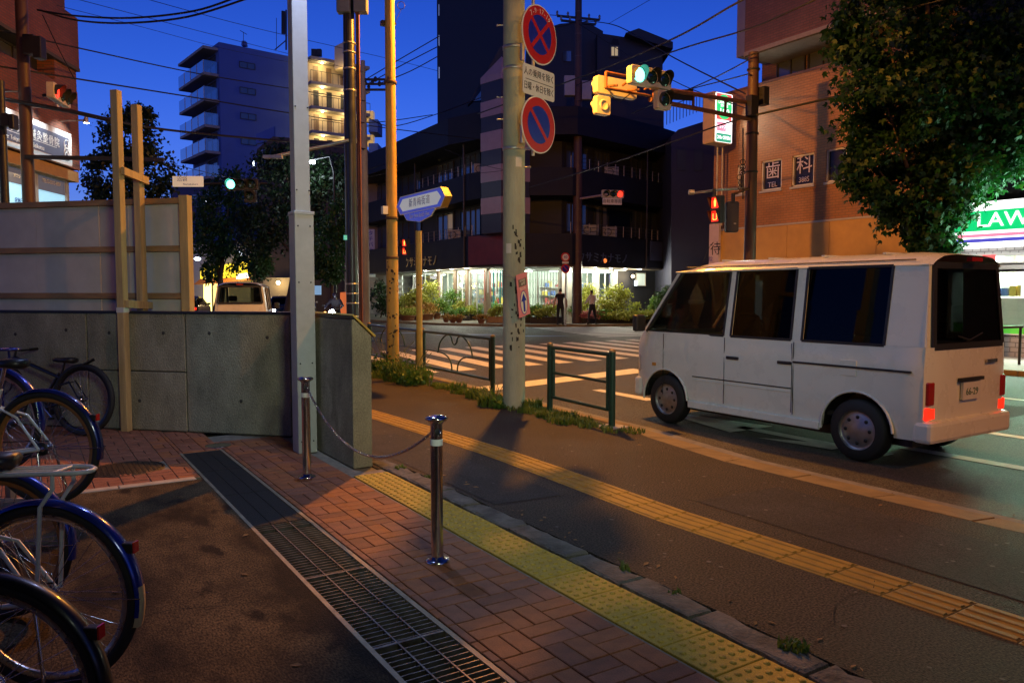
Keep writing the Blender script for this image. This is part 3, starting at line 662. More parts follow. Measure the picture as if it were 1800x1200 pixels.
for k in range(46):
    a = CAMA + rg.gauss(.25, .35); z = rg.choice((rg.uniform(.8, 1.3), rg.uniform(1.3, 2.3), rg.uniform(2.0, 2.5)))
    cyl_patch(g, PC, .158, a, z, rg.uniform(.012, .035), rg.uniform(.015, .06), rg.uniform(-.5, .5))
g.build('tar_flakes', pm('old_glue', (.025, .02, .015), .8, var=.3), up, True)['kind'] = 'stuff'
q_ = PC; MB().box(PC[0] - .05, PC[0] + .5, PC[1] - .32, PC[1] - .12, 5.95, 7.1).build('shade_box', pm('shade_box_cream', (.4, .4, .36), .5, var=.15), up, True, bev=.02)  # box above the view, added to cast shade on the paving
for a, z, w_, h_ in ((CAMA + .45, 3.36, .09, .13), (CAMA - .5, 2.2, .08, .13)):
    g = MB(); cyl_patch(g, PC, .1535, a, z, w_, h_); g.build('sticker', pm('sticker_white', (.6, .58, .52), .5, var=.1), up, True)
for z in (3.55, 4.62, 4.9): 
    g = MB(); g.lathe([(.150, z - .022), (.156, z - .02), (.156, z + .02), (.150, z + .022)], 28, Matrix.Translation((*PC, 0))); g.build('steel_band', pm('galv', (.45, .46, .45), .45, .8, var=.3), up, True)
m_galv = MAT['galv']
for z, a in ((3.3, CAMA + 1.3), (3.95, CAMA - 1.5), (4.25, CAMA - 1.55), (5.2, CAMA - 1.5), (5.6, CAMA + 1.4)):
    p = Vector((*PC, z)); d = Vector((math.cos(a), math.sin(a), 0)); g = MB(); g.bar(p + d * .14, p + d * .22, .009, 8); g.ball(p + d * .225, .016, 8, 5); g.build('climbing_bolt', m_galv, up, True)
# plain cable tie holding the advert board
# signs fixed to that pole
SD = Vector((.945, .325, 0)).normalized(); SN = SD.cross(UP)   # faces the traffic
m_red = pm('sign_red', (.50, .012, .012), .4, var=.08, scale=4, coat=.2); m_sblue = pm('sign_blue', (.012, .02, .34), .4, var=.08, scale=4, coat=.2); m_swhite = pm('sign_white', (.72, .72, .68), .45, var=.08, scale=6, coat=.1); m_sblack = pm('sign_black', (.01, .01, .012), .5, var=0)
def disc(r, n=40): return [(r * math.cos(2 * math.pi * i / n), r * math.sin(2 * math.pi * i / n)) for i in range(n)]
def plate(g, M, pts, z0, z1): g.ext([M @ Vector((x, y, z0)) for x, y in pts], (M.to_3x3() @ Vector((0, 0, z1 - z0)))); return g
def rrect(w_, h_, r=.02, n=4):
    out = []
    for cx, cy, a in ((w_/2-r, h_/2-r, 0), (-w_/2+r, h_/2-r, 90), (-w_/2+r, -h_/2+r, 180), (w_/2-r, -h_/2+r, 270)):
        out += [(cx + r * math.cos(R(a + 90 * i / n)), cy + r * math.sin(R(a + 90 * i / n))) for i in range(n + 1)]
    return out
def noparking(c, r, cross, label, name='no_parking_sign', sd=SD):
    M = frame(c, sd, UP); t = thing(name, label, 'traffic sign', c)
    plate(MB(), M, disc(r), -.012, 0).build('backing', m_swhite, t, True, bev=.002)
    plate(MB(), M, disc(r * .955), 0, .003).build('red_ring', m_red, t, True)
    plate(MB(), M, disc(r * .66), .003, .005).build('blue_field', m_sblue, t, True)
    Mr = M @ Matrix.Rotation(R(-45), 4, 'Z'); h = r * .66
    plate(MB(), Mr, [(-h, -r * .07), (h, -r * .07), (h, r * .07), (-h, r * .07)], .005, .007).build('slash', m_red, t, True)
    if cross:
        Mr = M @ Matrix.Rotation(R(45), 4, 'Z'); plate(MB(), Mr, [(-h, -r * .07), (h, -r * .07), (h, r * .07), (-h, r * .07)], .0052, .0072).build('slash', m_red, t, True)
    MB().beam(M @ Vector((-r * .9, -.02, -.025)), M @ Vector((-.0, -.02, -.025)), .03, .02).build('bracket', m_galv, t, True)
    return t, M
DS = 10.45
t, M = noparking(at(949, 62, DS), .385, True, 'upper round red and blue no-stopping sign with crossed bars and hours on top', 'no_stopping_sign')
for i, chx in enumerate('7-9·17-19'):
    a = R(90 + 39 - i * 9.8); text(chx, .095, m_swhite, 'hours_lettering', t, M @ Matrix.Translation((.305 * math.cos(a), .305 * math.sin(a), .0045)) @ Matrix.Rotation(a - R(90), 4, 'Z'), .001)
pc_ = at(948, 146, DS); M = frame(pc_, SD, UP); t = thing('supplementary_plate', 'white plate with two lines of black writing between the round signs', 'traffic sign', pc_)
plate(MB(), M, rrect(.70, .385, .035), -.012, 0).build('panel', m_swhite, t, True, bev=.002)
text('人の乗降を除く', .112, m_sblack, 'lettering', t, M @ Matrix.Translation((0, .09, .002)), .001, .87); text('日曜・休日を除く', .112, m_sblack, 'lettering', t, M @ Matrix.Translation((0, -.09, .002)), .001, .76)
plate(MB(), M, [(-.3, -.004), (.31, -.004), (.31, .004), (-.3, .004)], .001, .003).build('ruled_line', m_sblack, t, True)
noparking(at(947, 220, DS), .375, False, 'lower round red and blue no-parking sign with one slash')
sb = thing('sign_bracket', 'galvanised pipe and arms holding the round signs on the pole', 'bracket', (*PC, 3.5))
q = at(937, 150, DS + .1); MB().tube([(q.x, q.y, 3.45), (q.x, q.y, 5.5)], .024, 10).build('pipe', m_galv, sb, True)
for z in (3.55, 4.62): MB().beam((PC[0], PC[1], z), (q.x, q.y, z), .04, .03).build('arm', m_galv, sb, True)
for z in (3.68, 4.75): q2 = at(918, 120, DS - .1); MB().bar((q2.x, q2.y, z - .1), (q2.x, q2.y, z + .12), .03, 12).build('clamp', m_galv, sb, True)
# leaning advert board
ab = thing('advert_board', 'narrow pink advert board with blue up arrow tied to the concrete pole', 'sign', at(918, 518, 10.35))
c4 = [at(912, 559, 10.36), at(931, 551, 10.5), at(927.5, 477, 10.5), at(906, 484, 10.36)]
xd = (c4[1] - c4[0]).normalized(); yd = (c4[3] - c4[0]); yd = yd.normalized(); W_, H_ = (c4[1] - c4[0]).length, (c4[3] - c4[0]).length
M = frame((c4[0] + c4[2]) / 2, xd, yd)
plate(MB(), M, [(-W_/2, -H_/2), (W_/2, -H_/2), (W_/2, H_/2), (-W_/2, H_/2)], -.008, 0).build('board', pm('advert_pink', (.75, .22, .22), .5, var=.08), ab, True)
plate(MB(), M @ Matrix.Translation((0, -.105, 0)), [(x * .068, y * .16) for x, y in disc(1)], .001, .002).build('blue_rim', m_sblue, ab, True)
m_cream = pm('advert_cream', (.78, .68, .5), .5, var=.05)
plate(MB(), M @ Matrix.Translation((0, -.105, 0)), [(x * .060, y * .15) for x, y in disc(1)], .002, .003).build('cream_oval', m_cream, ab, True)
plate(MB(), M @ Matrix.Translation((0, -.105, 0)), [(-.017, -.125), (.017, -.125), (.017, .02), (.05, .02), (0, .125), (-.05, .02), (-.017, .02)], .003, .004).build('arrow', m_sblue, ab, True)
plate(MB(), M @ Matrix.Translation((0, .165, 0)), [(-.075, -.05), (.075, -.05), (.075, .05), (-.075, .05)], .001, .002).build('brown_panel', pm('advert_brown', (.16, .1, .07), .5, var=0), ab, True)
text('西新宿', .035, m_cream, 'lettering', ab, M @ Matrix.Translation((0, .19, .003)), .0005); text('8号', .05, m_cream, 'lettering', ab, M @ Matrix.Translation((.015, .145, .003)), .0005); text('3LDK', .05, m_cream, 'lettering', ab, M @ Matrix.Translation((0, .085, .003)), .0005)
MB().tube([at(880, 482, 10.5), at(893, 484, 10.4), at(907, 489, 10.34)], .004, 5).build('tie_wire', m_galv, ab, True)

# yellow lamp mast beside the railing: carries the sodium lamp over the crossing (above the frame)
PY = (6.05, 13.9); m_mast = pm('mast_yellow', (.55, .33, .06), .55, var=.3, scale=4, bump=.25, bscale=30, stretch=(1, 1, .4), spots=((.10, .045, .02), 7, .66))
mast = thing('lamp_mast', 'tall weathered yellow lamp mast with rust patches beside the street name sign', 'lamp post', (*PY, 0))
MB().tube([(*PY, -.1), (*PY, 2.25)], [.118, .116], 20).build('lower_sleeve', m_mast, mast, True); MB().tube([(*PY, 2.2), (*PY, 8.2)], [.108, .09], 20).build('shaft', m_mast, mast, True)
for z in (2.27, 3.03, 5.6): MB().lathe([(.108, z-.03), (.122, z-.025), (.122, z+.025), (.108, z+.03)], 20, Matrix.Translation((*PY, 0))).build('band', pm('rust_band', (.09, .05, .03), .8, var=.4), mast, True)
g = MB(); ca = math.atan2(-PY[1], -PY[0])
for k in range(40): cyl_patch(g, PY, .1195, ca + rg.uniform(-1.2, 1.2), rg.uniform(.3, 2.2), rg.uniform(.012, .06), rg.uniform(.012, .05), rg.uniform(-.4, .4))
g.build('paint_chips', pm('chip_dark', (.04, .025, .015), .8, var=.3), mast, True)['kind'] = 'stuff'
MB().box(-.05, .05, -.04, .04, 0, .98, Matrix.Translation(gnd(684, 656))).build('service_box', pm('box_grey', (.36, .37, .36), .5, var=.25, spots=((.1, .08, .06), 12, .62)), mast, True)
q = at(687, 42, 15.); MB().tube([q + RT * .1, q - RT * .12, q - RT * .14 - UP * .03], .02, 8).build('camera_arm', m_dark, mast, True); MB().box(-.05, .05, -.05, .05, -.04, .05, Matrix.Translation(q - RT * .14)).build('camera', m_dark, mast, True)
q = at(705, 10, 15.); MB().torus(.07, .006, 18, 5, frame(q, RT, UP)).build('cable_coil', m_wire, mast, True); MB().tube([q - UP * .07, at(700, 28, 15), at(694, 40, 15)], .005, 5).build('cable_tail', m_wire, mast, True)
q = at(676, 370, 14.8); MB().box(-.05, .05, -.05, .05, -.07, .08, Matrix.Translation(q)).build('lamp_box', m_swhite, mast, True); MB().beam(q, (PY[0], PY[1], q.z - .12), .03, .03).build('box_arm', m_dark, mast, True)
LA = Vector((8.6, 12.85, 8.3))
MB().tube([(PY[0], PY[1], 8.0), (6.3, 13.8, 8.4), (7.2, 13.47, 8.58), (LA.x - .2, LA.y + .07, 8.52)], .05, 10).build('mast_arm', m_mast, mast, True)
hd = MB().tube([LA + Vector((-.45, .16, .18)), LA + Vector((0, 0, .15)), LA + Vector((.4, -.14, .1))], [.09, .16, .1], 10).build('lamp_head', m_dark, mast, True)
MB().lathe([(.05, .06), (.3, -.06), (.42, -.10), (.41, -.09), (.3, -.045), (.05, .07)], 28, Matrix.Translation(LA)).build('lamp_shade', m_dark, mast, True); MB().ball(LA, .11, 10, 6, (1, 1, .6)).build('lamp_bowl', em('sodium_bowl', (1, .5, .1), 30), mast, True)  # shade is out of view, added to keep lamp light off upper storeys
lamp('POINT', 'sodium_light', LA - UP * .14, LP_A, SODIUM, .14, parent=mast)
# second sodium lamp behind the viewer
lb = thing('street_lamp', 'sodium street lamp on a plain mast at the kerb behind the viewer', 'lamp post', (5.2, -6, 0))
MB().tube([(5.2, -6, -.1), (5.2, -6, 9)], [.1, .07], 14).build('shaft', m_mast, lb, True); MB().tube([(5.2, -6, 8.9), (5.6, -6, 9.5), (7.0, -5.9, 9.75)], .045, 8).build('mast_arm', m_mast, lb, True)
MB().tube([(6.9, -5.9, 9.75), (7.3, -5.9, 9.75), (7.8, -5.9, 9.7)], [.08, .15, .09], 10).build('lamp_head', m_dark, lb, True); MB().ball((7.35, -5.9, 9.6), .1, 10, 6, (1, 1, .6)).build('lamp_bowl', MAT['sodium_bowl'], lb, True)
lamp('SPOT', 'sodium_light', (7.35, -5.9, 9.48), LP_B, SODIUM, .12, (11, 12, 2), 74, lb)

# street name sign on its yellow post
PS = (6.12, 12.85); ss = thing('street_name_sign', 'blue and white arrow shaped street name sign on a yellow post', 'sign', (*PS, 0))
m_ypost = pm('post_yellow', (.55, .36, .06), .5, var=.25, scale=5, spots=((.1, .06, .03), 9, .68)); MB().tube([(*PS, -.05), (*PS, 2.72)], .056, 16).build('post', m_ypost, ss, True)
SX = 6.03; a, b = onx(697, 366, SX), onx(783, 346, SX); zc = (a.z + b.z) / 2; yc = (a.y + b.y) / 2; hw = abs(a.y - b.y) / 2
M = frame((SX, yc, zc + .02), (0, -1, 0), UP); h = .17; tip = .17
hexp = [(-hw, 0), (-hw + tip, -h), (hw - tip, -h), (hw, 0), (hw - tip, h), (-hw + tip, h)]
plate(MB(), M, hexp, -.13, 0).build('light_box', pm('sign_case_orange', (.34, .18, .03), .5, var=.2), ss, True)
plate(MB(), M, hexp, .001, .004).build('white_edge', m_swhite, ss, True)
plate(MB(), M, [(x * .975, y * .91) for x, y in hexp], .004, .006).build('blue_face', em('sign_lit_blue', (.015, .05, .5), .55), ss, True)
plate(MB(), M, [(x * .85, y * .66) for x, y in hexp], .006, .008).build('white_field', em('sign_lit_white', (.85, .93, 1), .22), ss, True)
tab = [(-hw * .68, -h - .005), (-hw * .55, -h - .12), (0, -h - .19), (hw * .45, -h - .12), (hw * .62, -h - .005)]
plate(MB(), M, tab, -.02, .002).build('lower_tab', m_swhite, ss, True); plate(MB(), M, [(x * .97, y + .006 if y > -h - .1 else y + .008) for x, y in tab], .002, .004).build('lower_tab_face', MAT['sign_lit_blue'], ss, True)
text('新青梅街道', .165, m_sblue, 'lettering', ss, M @ Matrix.Translation((0, 0, .009)), .001, .98, space=1.2); text('Shin ōme kaidō Ave.', .115, m_swhite, 'lettering', ss, M @ Matrix.Translation((0, -h - .065, .005)), .001, .88)

# dark steel utility pole behind the wall
PD = at(620, 560, 15.4); PD = (PD.x, PD.y)
dp = thing('steel_pole', 'dark steel utility pole with silver reflective bands and cabinets near its top', 'pole', (*PD, 0))
m_dpole = pm('dark_pole', (.028, .036, .055), .35, .3, var=.25, scale=6); MB().tube([(*PD, -.05), (*PD, 5.8), (*PD, 10)], [.125, .115, .1], 20).build('shaft', m_dpole, dp, True)
for v in (499, 516, 533, 556, 122, 77, 93, 160): z = zat(v, 15.4); MB().lathe([(.118, z-.016), (.129, z-.014), (.129, z+.014), (.118, z+.016)], 20, Matrix.Translation((*PD, 0))).build('band', pm('silver_tape', (.5, .5, .5), .3, .6, var=.1), dp, True)
for du, w_ in ((-16, 26), (14, 20)):
    q = at(620 + du, -30, 15.3); MB().box(-.13, .13, -.1, .1, zat(24, 15.3), zat(-80, 15.3), Matrix.Translation((q.x, q.y, 0)) @ Matrix.Rotation(YAW, 4, 'Z')).build('cabinet', pm('cabinet_grey', (.2, .22, .23), .5, var=.2), dp, True, bev=.02)
for du in (10, 13.5): q = at(620 + du, 300, 15.25); MB().tube([(q.x, q.y, .2), (q.x, q.y, 7.3)], .022, 8).build('conduit', pm('conduit_rust', (.16, .05, .03), .6, var=.3), dp, True)
for du in (-13, -10): MB().tube([at(620 + du, v, 15.25) for v in (24, 40, 60, 74)], .012, 6).build('cable_loop', m_wire, dp, True)
MB().tube([at(613, 247, 15.3), at(560, 259, 15.2), at(474, 277, 15.0)], .035, 8).build('lamp_arm', m_galv, dp, True)
q = at(480, 276, 15); MB().box(-.18, .18, -.06, .06, -.03, .03, Matrix.Translation(q) @ Matrix.Rotation(YAW, 4, 'Z')).build('lamp_head', m_galv, dp, True)
MB().box(-.03, .03, -.02, .02, -.04, .05, Matrix.Translation(at(607, 418, 15.2))).build('reflector', em('teal_glint', (.1, .8, .7), .35), dp, True)  # glint put in as a faint glow of the reflector
# ================================================================== BICYCLES
m_bblue = pm('bike_blue', (.012, .028, .25), .22, .35, var=.1, scale=10, coat=.6); m_bblack = pm('bike_black', (.012, .012, .014), .35, .2, var=.1, coat=.3)
m_bwhite = pm('bike_white', (.70, .70, .68), .3, var=.12, scale=12, coat=.4); m_bsilver = pm('bike_silver', (.6, .6, .6), .2, 1, var=.1)
m_tan = pm('rim_tan', (.36, .16, .05), .45, .3, var=.2, scale=14); m_alu = pm('rim_alu', (.55, .55, .54), .28, 1, var=.15, scale=20)
m_refl = pm('reflector_red', (.45, .01, .01), .15, var=0, coat=.6); m_saddle = pm('saddle_vinyl', (.015, .014, .014), .4, var=.2, scale=15)
m_cream2 = pm('mudguard_cream', (.55, .42, .22), .4, var=.15)
def wheel(parent, x, z, Rw, rim_m, tyre_r, nsp=32, cog=False):
    Mw = Matrix.Translation((x, 0, z)) @ Matrix.Rotation(R(90), 4, 'X')
    g = MB(); g.torus(Rw - tyre_r, tyre_r, 56, 10, Mw); w_ = g.build('wheel', m_rubber, parent)
    g = MB(); rr = Rw - 2 * tyre_r; g.lathe([(rr + .006, -.012), (rr - .016, -.011), (rr - .02, 0), (rr - .016, .011), (rr + .006, .012)], 56, Mw); g.build('rim', rim_m, w_)
    g = MB()
    for i in range(nsp):
        a = 2 * math.pi * i / nsp; b = a + (.42 if i % 4 < 2 else -.42); s = .028 if i % 2 else -.028
        g.tube([Mw @ Vector((.022 * math.cos(b), .022 * math.sin(b), s)), Mw @ Vector(((rr - .012) * math.cos(a), (rr - .012) * math.sin(a), 0))], .0013, 4, caps=False)
    g.build('spokes', m_bsilver, w_)['kind'] = 'stuff'
    g = MB(); g.lathe([(.008, -.055), (.018, -.04), (.024, -.03), (.016, -.024), (.016, .024), (.024, .03), (.018, .04), (.008, .055)], 14, Mw); g.build('hub', m_bsilver, w_)
    if cog:
        g = MB(); g.lathe([(.012, -.036), (.042, -.036), (.042, -.033), (.036, -.033), (.036, -.028), (.012, -.028)], 20, Mw); g.build('cog', m_dark, w_)
    return w_
def fender(parent, x, z, Rf, a0, a1, mat, wd=.03, name='mudguard'):
    n = 28; g = MB(); vs = []
    for i in range(n + 1):
        a = R(a0 + (a1 - a0) * i / n)
        for y, dr in ((-wd, -.016), (-wd * .75, -.003), (0, .002), (wd * .75, -.003), (wd, -.016)): vs.append((x + (Rf + dr) * math.cos(a), y, z + (Rf + dr) * math.sin(a)))
    g.add(vs, [(i * 5 + k, i * 5 + k + 1, i * 5 + k + 6, i * 5 + k + 5) for i in range(n) for k in range(4)], True); return g.build(name, mat, parent)
def bicycle(label, loc, heading, frame_m, fend_m, rim_m, Rw=.365, rack_m=None, mtb=False, lift=0., lean=0., reflector='lamp', tail_m=None):
    b = thing('bicycle', label, 'bicycle', loc, heading, 'bicycles parked in a row'); b.rotation_euler = (lean, 0, heading)
    z0 = lift; zr = z0 + Rw; WB = 1.14; tr = .024 if not mtb else .03
    wheel(b, 0, zr, Rw, rim_m, tr, 36, True); wheel(b, WB, zr, Rw, rim_m, tr, 32)
    bb = Vector((.46, 0, z0 + .30)); seat = Vector((.27, 0, z0 + (.80 if not mtb else .74))); head_t = Vector((.93, 0, z0 + .86)); head_b = Vector((.97, 0, z0 + .66))
    g = MB()
    if mtb:
        g.tube([seat + Vector((.03, 0, -.1)), head_t], .02, 10); g.tube([bb, head_b], .024, 10)
        g.tube([bb + Vector((.08, 0, .06)), seat + Vector((.05, 0, -.05))], .018, 10)
        g.tube([seat + Vector((.02, 0, -.08)), Vector((.33, 0, z0 + .52))], .022, 10)
    else: g.tube([Vector((.40, 0, z0 + .48)), Vector((.6, 0, z0 + .5)), Vector((.8, 0, z0 + .62)), head_b + Vector((-.01, 0, .08))], .018, 10); g.tube([bb, Vector((.7, 0, z0 + .36)), head_b], .02, 10)
    g.tube([bb, seat + Vector((.02, 0, -.06))], .017, 10); g.tube([head_b + Vector((.02, 0, -.05)), head_t], .021, 10)
    for s in (-1, 1):
        g.tube([bb + Vector((0, s * .02, 0)), Vector((.2, s * .055, zr - .03)), Vector((0, s * .062, zr))], .0105, 8)
        g.tube([seat + Vector((.03, s * .012, -.18)), Vector((.15, s * .05, zr + .2)), Vector((0, s * .062, zr))], .0085, 8)
    g.build('frame', frame_m, b)
    g = MB()
    for s in (-1, 1): g.tube([head_b + Vector((.02, s * .05, -.06)), Vector((1.03, s * .055, z0 + .5)), Vector((WB, s * .055, zr))], .012, 8)
    g.build('fork', frame_m if not mtb else m_bblack, b)
    # saddle
    sp = seat + Vector((-.02, 0, .07)); g = MB(); prof = [(-.14, .01, .02), (-.12, .075, .03), (-.04, .085, .03), (.04, .045, .025), (.1, .022, .022), (.15, .015, .018), (.165, .004, .01)]
    vs = []
    for x, hw_, th in prof:
        for k in range(8): a = 2 * math.pi * k / 8; vs.append((sp.x + x, hw_ * math.cos(a), sp.z + .035 + (th if math.sin(a) > 0 else th * 1.3) * math.sin(a)))
    g.add(vs, [(i * 8 + k, i * 8 + (k + 1) % 8, i * 8 + 8 + (k + 1) % 8, i * 8 + 8 + k) for i in range(len(prof) - 1) for k in range(8)] + [tuple(range(8))[::-1]], True); g.build('saddle', m_saddle, b)
    g = MB(); g.tube([seat + Vector((.02, 0, -.06)), sp + Vector((0, 0, .02))], .0125, 8); g.build('seat_post', m_bsilver if not mtb else m_bblack, b)
    # handlebar
    hz_ = head_t + Vector((-.02, 0, .16 if not mtb else .08)); g = MB(); g.tube([head_t, hz_], .013, 8)
    if mtb: hb = [hz_ + Vector((.0, s * y, .0 + dz)) for s, y, dz in ((-1, .3, .02), (-1, .1, 0), (1, .1, 0), (1, .3, .02))]
    else: hb = [hz_ + Vector((x, y, dz)) for x, y, dz in ((-.2, -.27, .05), (-.1, -.27, .06), (.04, -.2, .03), (.03, 0, 0), (.04, .2, .03), (-.1, .27, .06), (-.2, .27, .05))]
    g.tube(hb, .011, 8); g.build('handlebar', m_bsilver if not mtb else m_bblack, b)
    for e0, e1 in ((hb[0], hb[1]), (hb[-1], hb[-2])): MB().tube([e0, e0 + (e1 - e0).normalized() * .11], .017, 10).build('grip', m_rubber, b)
    # crank
    g = MB(); Mc = Matrix.Translation(bb + Vector((0, -.045, 0))) @ Matrix.Rotation(R(90), 4, 'X'); g.lathe([(.02, -.003), (.085, -.003), (.085, .003), (.02, .003)], 24, Mc); g.build('chainwheel', m_dark if not mtb else m_bblack, b)
    for s, a in ((-1, 40), (1, 220)):
        d = Vector((math.cos(R(a)), 0, math.sin(R(a)))) * .165; MB().tube([bb + Vector((0, s * .06, 0)), bb + d + Vector((0, s * .07, 0))], .01, 8).build('crank', m_bsilver, b); MB().box(-.045, .045, -.03, .03, -.012, .012, Matrix.Translation(bb + d + Vector((0, s * .12, 0)))).build('pedal', m_black, b)
    g = MB(); g.tube([bb + Vector((0, -.045, .083)), Vector((0, -.036, zr + .04))], .004, 4); g.tube([bb + Vector((0, -.045, -.083)), Vector((0, -.036, zr - .04))], .004, 4); g.build('drive_chain', m_dark, b)
    if mtb:
        g = MB(); d0 = Vector((.2, 0, zr + .16)); 
        vs = []
        for i in range(8):
            t_ = i / 7; x = .24 - .36 * t_; zz = zr + .27 + .22 * t_ - .03 * t_ * t_; hw_ = .045 * (1 - .3 * t_)
            vs += [(x, -hw_, zz - .02), (x, 0, zz + .006), (x, hw_, zz - .02)]
        g.add(vs, [(i * 3 + k, i * 3 + k + 1, i * 3 + k + 4, i * 3 + k + 3) for i in range(7) for k in range(2)], True); g.build('mudguard', m_black, b)
        MB().lathe([(.024, 0), (.022, .012), (1e-4, .014)], 14, frame((-.03 + .2, .05, zr + .05), (0, 1, 0), (0, 0, 1))).build('reflector', m_refl, b)
    else:
        f = fender(b, 0, zr, Rw + .014, 58, 190, fend_m); 
        if tail_m: fender(b, 0, zr, Rw + .0155, 172, 196, tail_m, .027, 'mudguard_tail')
        fender(b, WB, zr, Rw + .014, -10, 110, fend_m)
        # stays
        for s in (-1, 1):
            a = R(178); MB().tube([(0, s * .05, zr), ((Rw + .02) * math.cos(a), s * .032, zr + (Rw + .02) * math.sin(a))], .0025, 5).build('mudguard_stay', m_bsilver, b)
        # rear lamp
        a = R(150); p = Vector(((Rw + .03) * math.cos(a), 0, zr + (Rw + .03) * math.sin(a)))
        if reflector:
            h_ = MB().box(-.012, .035, -.018, .018, -.018, .022, Matrix.Translation(p)).build('rear_reflector', m_black, b, bev=.006); MB().box(-.017, -.0115, -.017, .017, -.016, .026, Matrix.Translation(p)).build('red_lens', m_refl, h_)
        if rack_m:
            zt = zr + Rw + .13; g = MB(); x0, x1 = -.19, .30
            pts = [(x1, -.05, zt - .02), (x0 + .09, -.062, zt), (x0 + .03, -.055, zt), (x0, -.03, zt), (x0 - .008, 0, zt), (x0, .03, zt), (x0 + .03, .055, zt), (x0 + .09, .062, zt), (x1, .05, zt - .02)]
            g.tube(pts, .0095, 10); g.tube([(x0 + .11, -.062, zt), (x0 + .11, .062, zt)], .0075, 8); g.tube([(x1 - .04, -.055, zt - .016), (x1 - .04, .055, zt - .016)], .0075, 8)
            g.tube([(x0 + .11, -.02, zt + .001), (x1, -.02, zt - .015)], .0065, 8); g.tube([(x0 + .11, .02, zt + .001), (x1, .02, zt - .015)], .0065, 8)
            for s in (-1, 1): g.tube([(x0 + .11, s * .06, zt), (x0 + .11, s * .064, zt - .06), (x0 + .16, s * .066, zt - .13), (-.005, s * .07, zr + .01)], .0085, 8); 
            g.tube([(x1, -.05, zt - .02), (x1 + .07, -.02, zt - .05)], .0085, 8); g.tube([(x1, .05, zt - .02), (x1 + .07, .02, zt - .05)], .0085, 8)
            g.build('rack', rack_m, b)
        g = MB(); g.tube([(0, .075, zr - .02), (-.05, .11, z0 + .1), (-.05, .12, z0 + .005)], .008, 6); g.tube([(0, -.075, zr - .02), (-.05, -.11, z0 + .1), (-.05, -.12, z0 + .005), (-.05, .12, z0 + .005)], .008, 6); g.build('stand', m_bsilver, b)
    return b
HD = math.atan2(.68, -.73)
def place(u, v, D, Rw): p = at(u, v, D); return (p.x, p.y, 0), p.z - Rw
p, l = place(143, 702, 8.52, .41); bicycle('black mountain bike leaning on the concrete wall', p, HD - .03, m_bblack, None, m_bblack, .405, None, True, .0, R(4))
p, l = place(80, 787, 4.83, .365); bicycle('bicycle with tan rims and dark blue mudguard raised in the rack', p, HD + .1, m_bwhite, pm('bike_navy', (.008, .014, .10), .25, .3, var=.1, coat=.6), m_tan, .365, None, False, l, 0)
p, l = place(0, 965, 3.7, .365); bicycle('bicycle with tan tyre walls half hidden by the white rack', p, HD + .15, m_cream2, m_bblue, m_tan, .365, None, False, 0, 0, None)
p, l = place(-10, 738, 5.3, .365); bicycle('blue bicycle with blue carrier and chrome edged mudguard, behind the raised one', p, HD + .05, m_bblue, m_bblue, m_alu, .365, m_bblue, False, l, 0)
p, l = place(84, 1050, 2.92, .365); bicycle('bicycle with bright blue mudguard and white luggage rack', p, HD + .12, m_bwhite, m_bblue, m_alu, .37, m_bwhite, False, max(0, l - .0), 0, 'lamp', m_cream2)
p, l = place(-16, 1242, 2.3, .365); bicycle('closest bicycle with plain black mudguard, cut by the picture corner', p, HD + .15, m_bsilver, m_bblack, m_alu, .365, None, False, 0, 0)
# rack channels that lift two of them
for (u, v, D, lab) in ((80, 787, 4.83, 'steel wheel channel under the raised tan-rimmed bicycle'), (-10, 738, 5.3, 'steel wheel channel under the raised blue bicycle')):
    p, l = place(u, v, D, .365); k = thing('rack_channel', lab, 'bicycle rack', p, HD + .1, 'bicycle rack channels'); hh = l
    g = MB(); g.box(-.12, 1.55, -.045, .045, hh - .016, hh - .006); g.box(-.12, 1.55, -.05, -.045, hh - .016, hh + .02); g.box(-.12, 1.55, .045, .05, hh - .016, hh + .02); g.build('channel', m_galv, k)
    for x in (-.1, 1.2): MB().box(x - .02, x + .02, -.03, .03, 0, hh - .016).build('leg', m_galv, k)

# ================================================================== VEHICLES
m_vanw = pm('van_white', (.74, .74, .655), .28, var=.05, scale=3, coat=.5); m_trim = pm('van_trim', (.02, .02, .021), .5, var=.15)
m_vglass = glass('car_glass', (.22, .25, .24), .02, .02, .3); m_vdark = glass('privacy_glass', (.03, .033, .033), .012, .02, .22)
m_seat = pm('car_seat', (.02, .02, .022), .8, var=.3, scale=20); m_tail = em('tail_lit', (1, .018, .004), 1.5); m_tailoff = pm('tail_dull', (.35, .012, .01), .25, var=0, coat=.5); m_clear = pm('lamp_clear', (.6, .6, .58), .15, .4, var=.1, coat=.6)
m_plate = pm('plate_white', (.65, .65, .6), .5, var=.05)
def car_wheel(parent, x, y, z, r, wd, sgn):
    Mw = Matrix.Translation((x, y, z)) @ Matrix.Rotation(R(-90 * sgn), 4, 'X')
    w_ = MB().lathe([(r * .62, -wd / 2), (r * .93, -wd / 2), (r, -wd * .32), (r, wd * .32), (r * .93, wd / 2), (r * .64, wd / 2)], 36, Mw).build('wheel', m_rubber, parent)
    g = MB(); g.lathe([(r * .64, wd * .5), (r * .63, wd * .34), (r * .56, wd * .30), (r * .5, wd * .36), (r * .28, wd * .42), (r * .12, wd * .5), (1e-4, wd * .5)], 32, Mw); g.build('rim', pm('steel_rim', (.32, .32, .33), .4, .8, var=.25, scale=12), w_)
    g = MB()
    for k in range(8): a = 2 * math.pi * k / 8; g.lathe([(.02, 0), (.019, .004), (1e-4, .004)], 8, Mw @ Matrix.Translation((r * .42 * math.cos(a), r * .42 * math.sin(a), wd * .40)))
    g.build('rim_slots', m_black, w_)['kind'] = 'stuff'; return w_
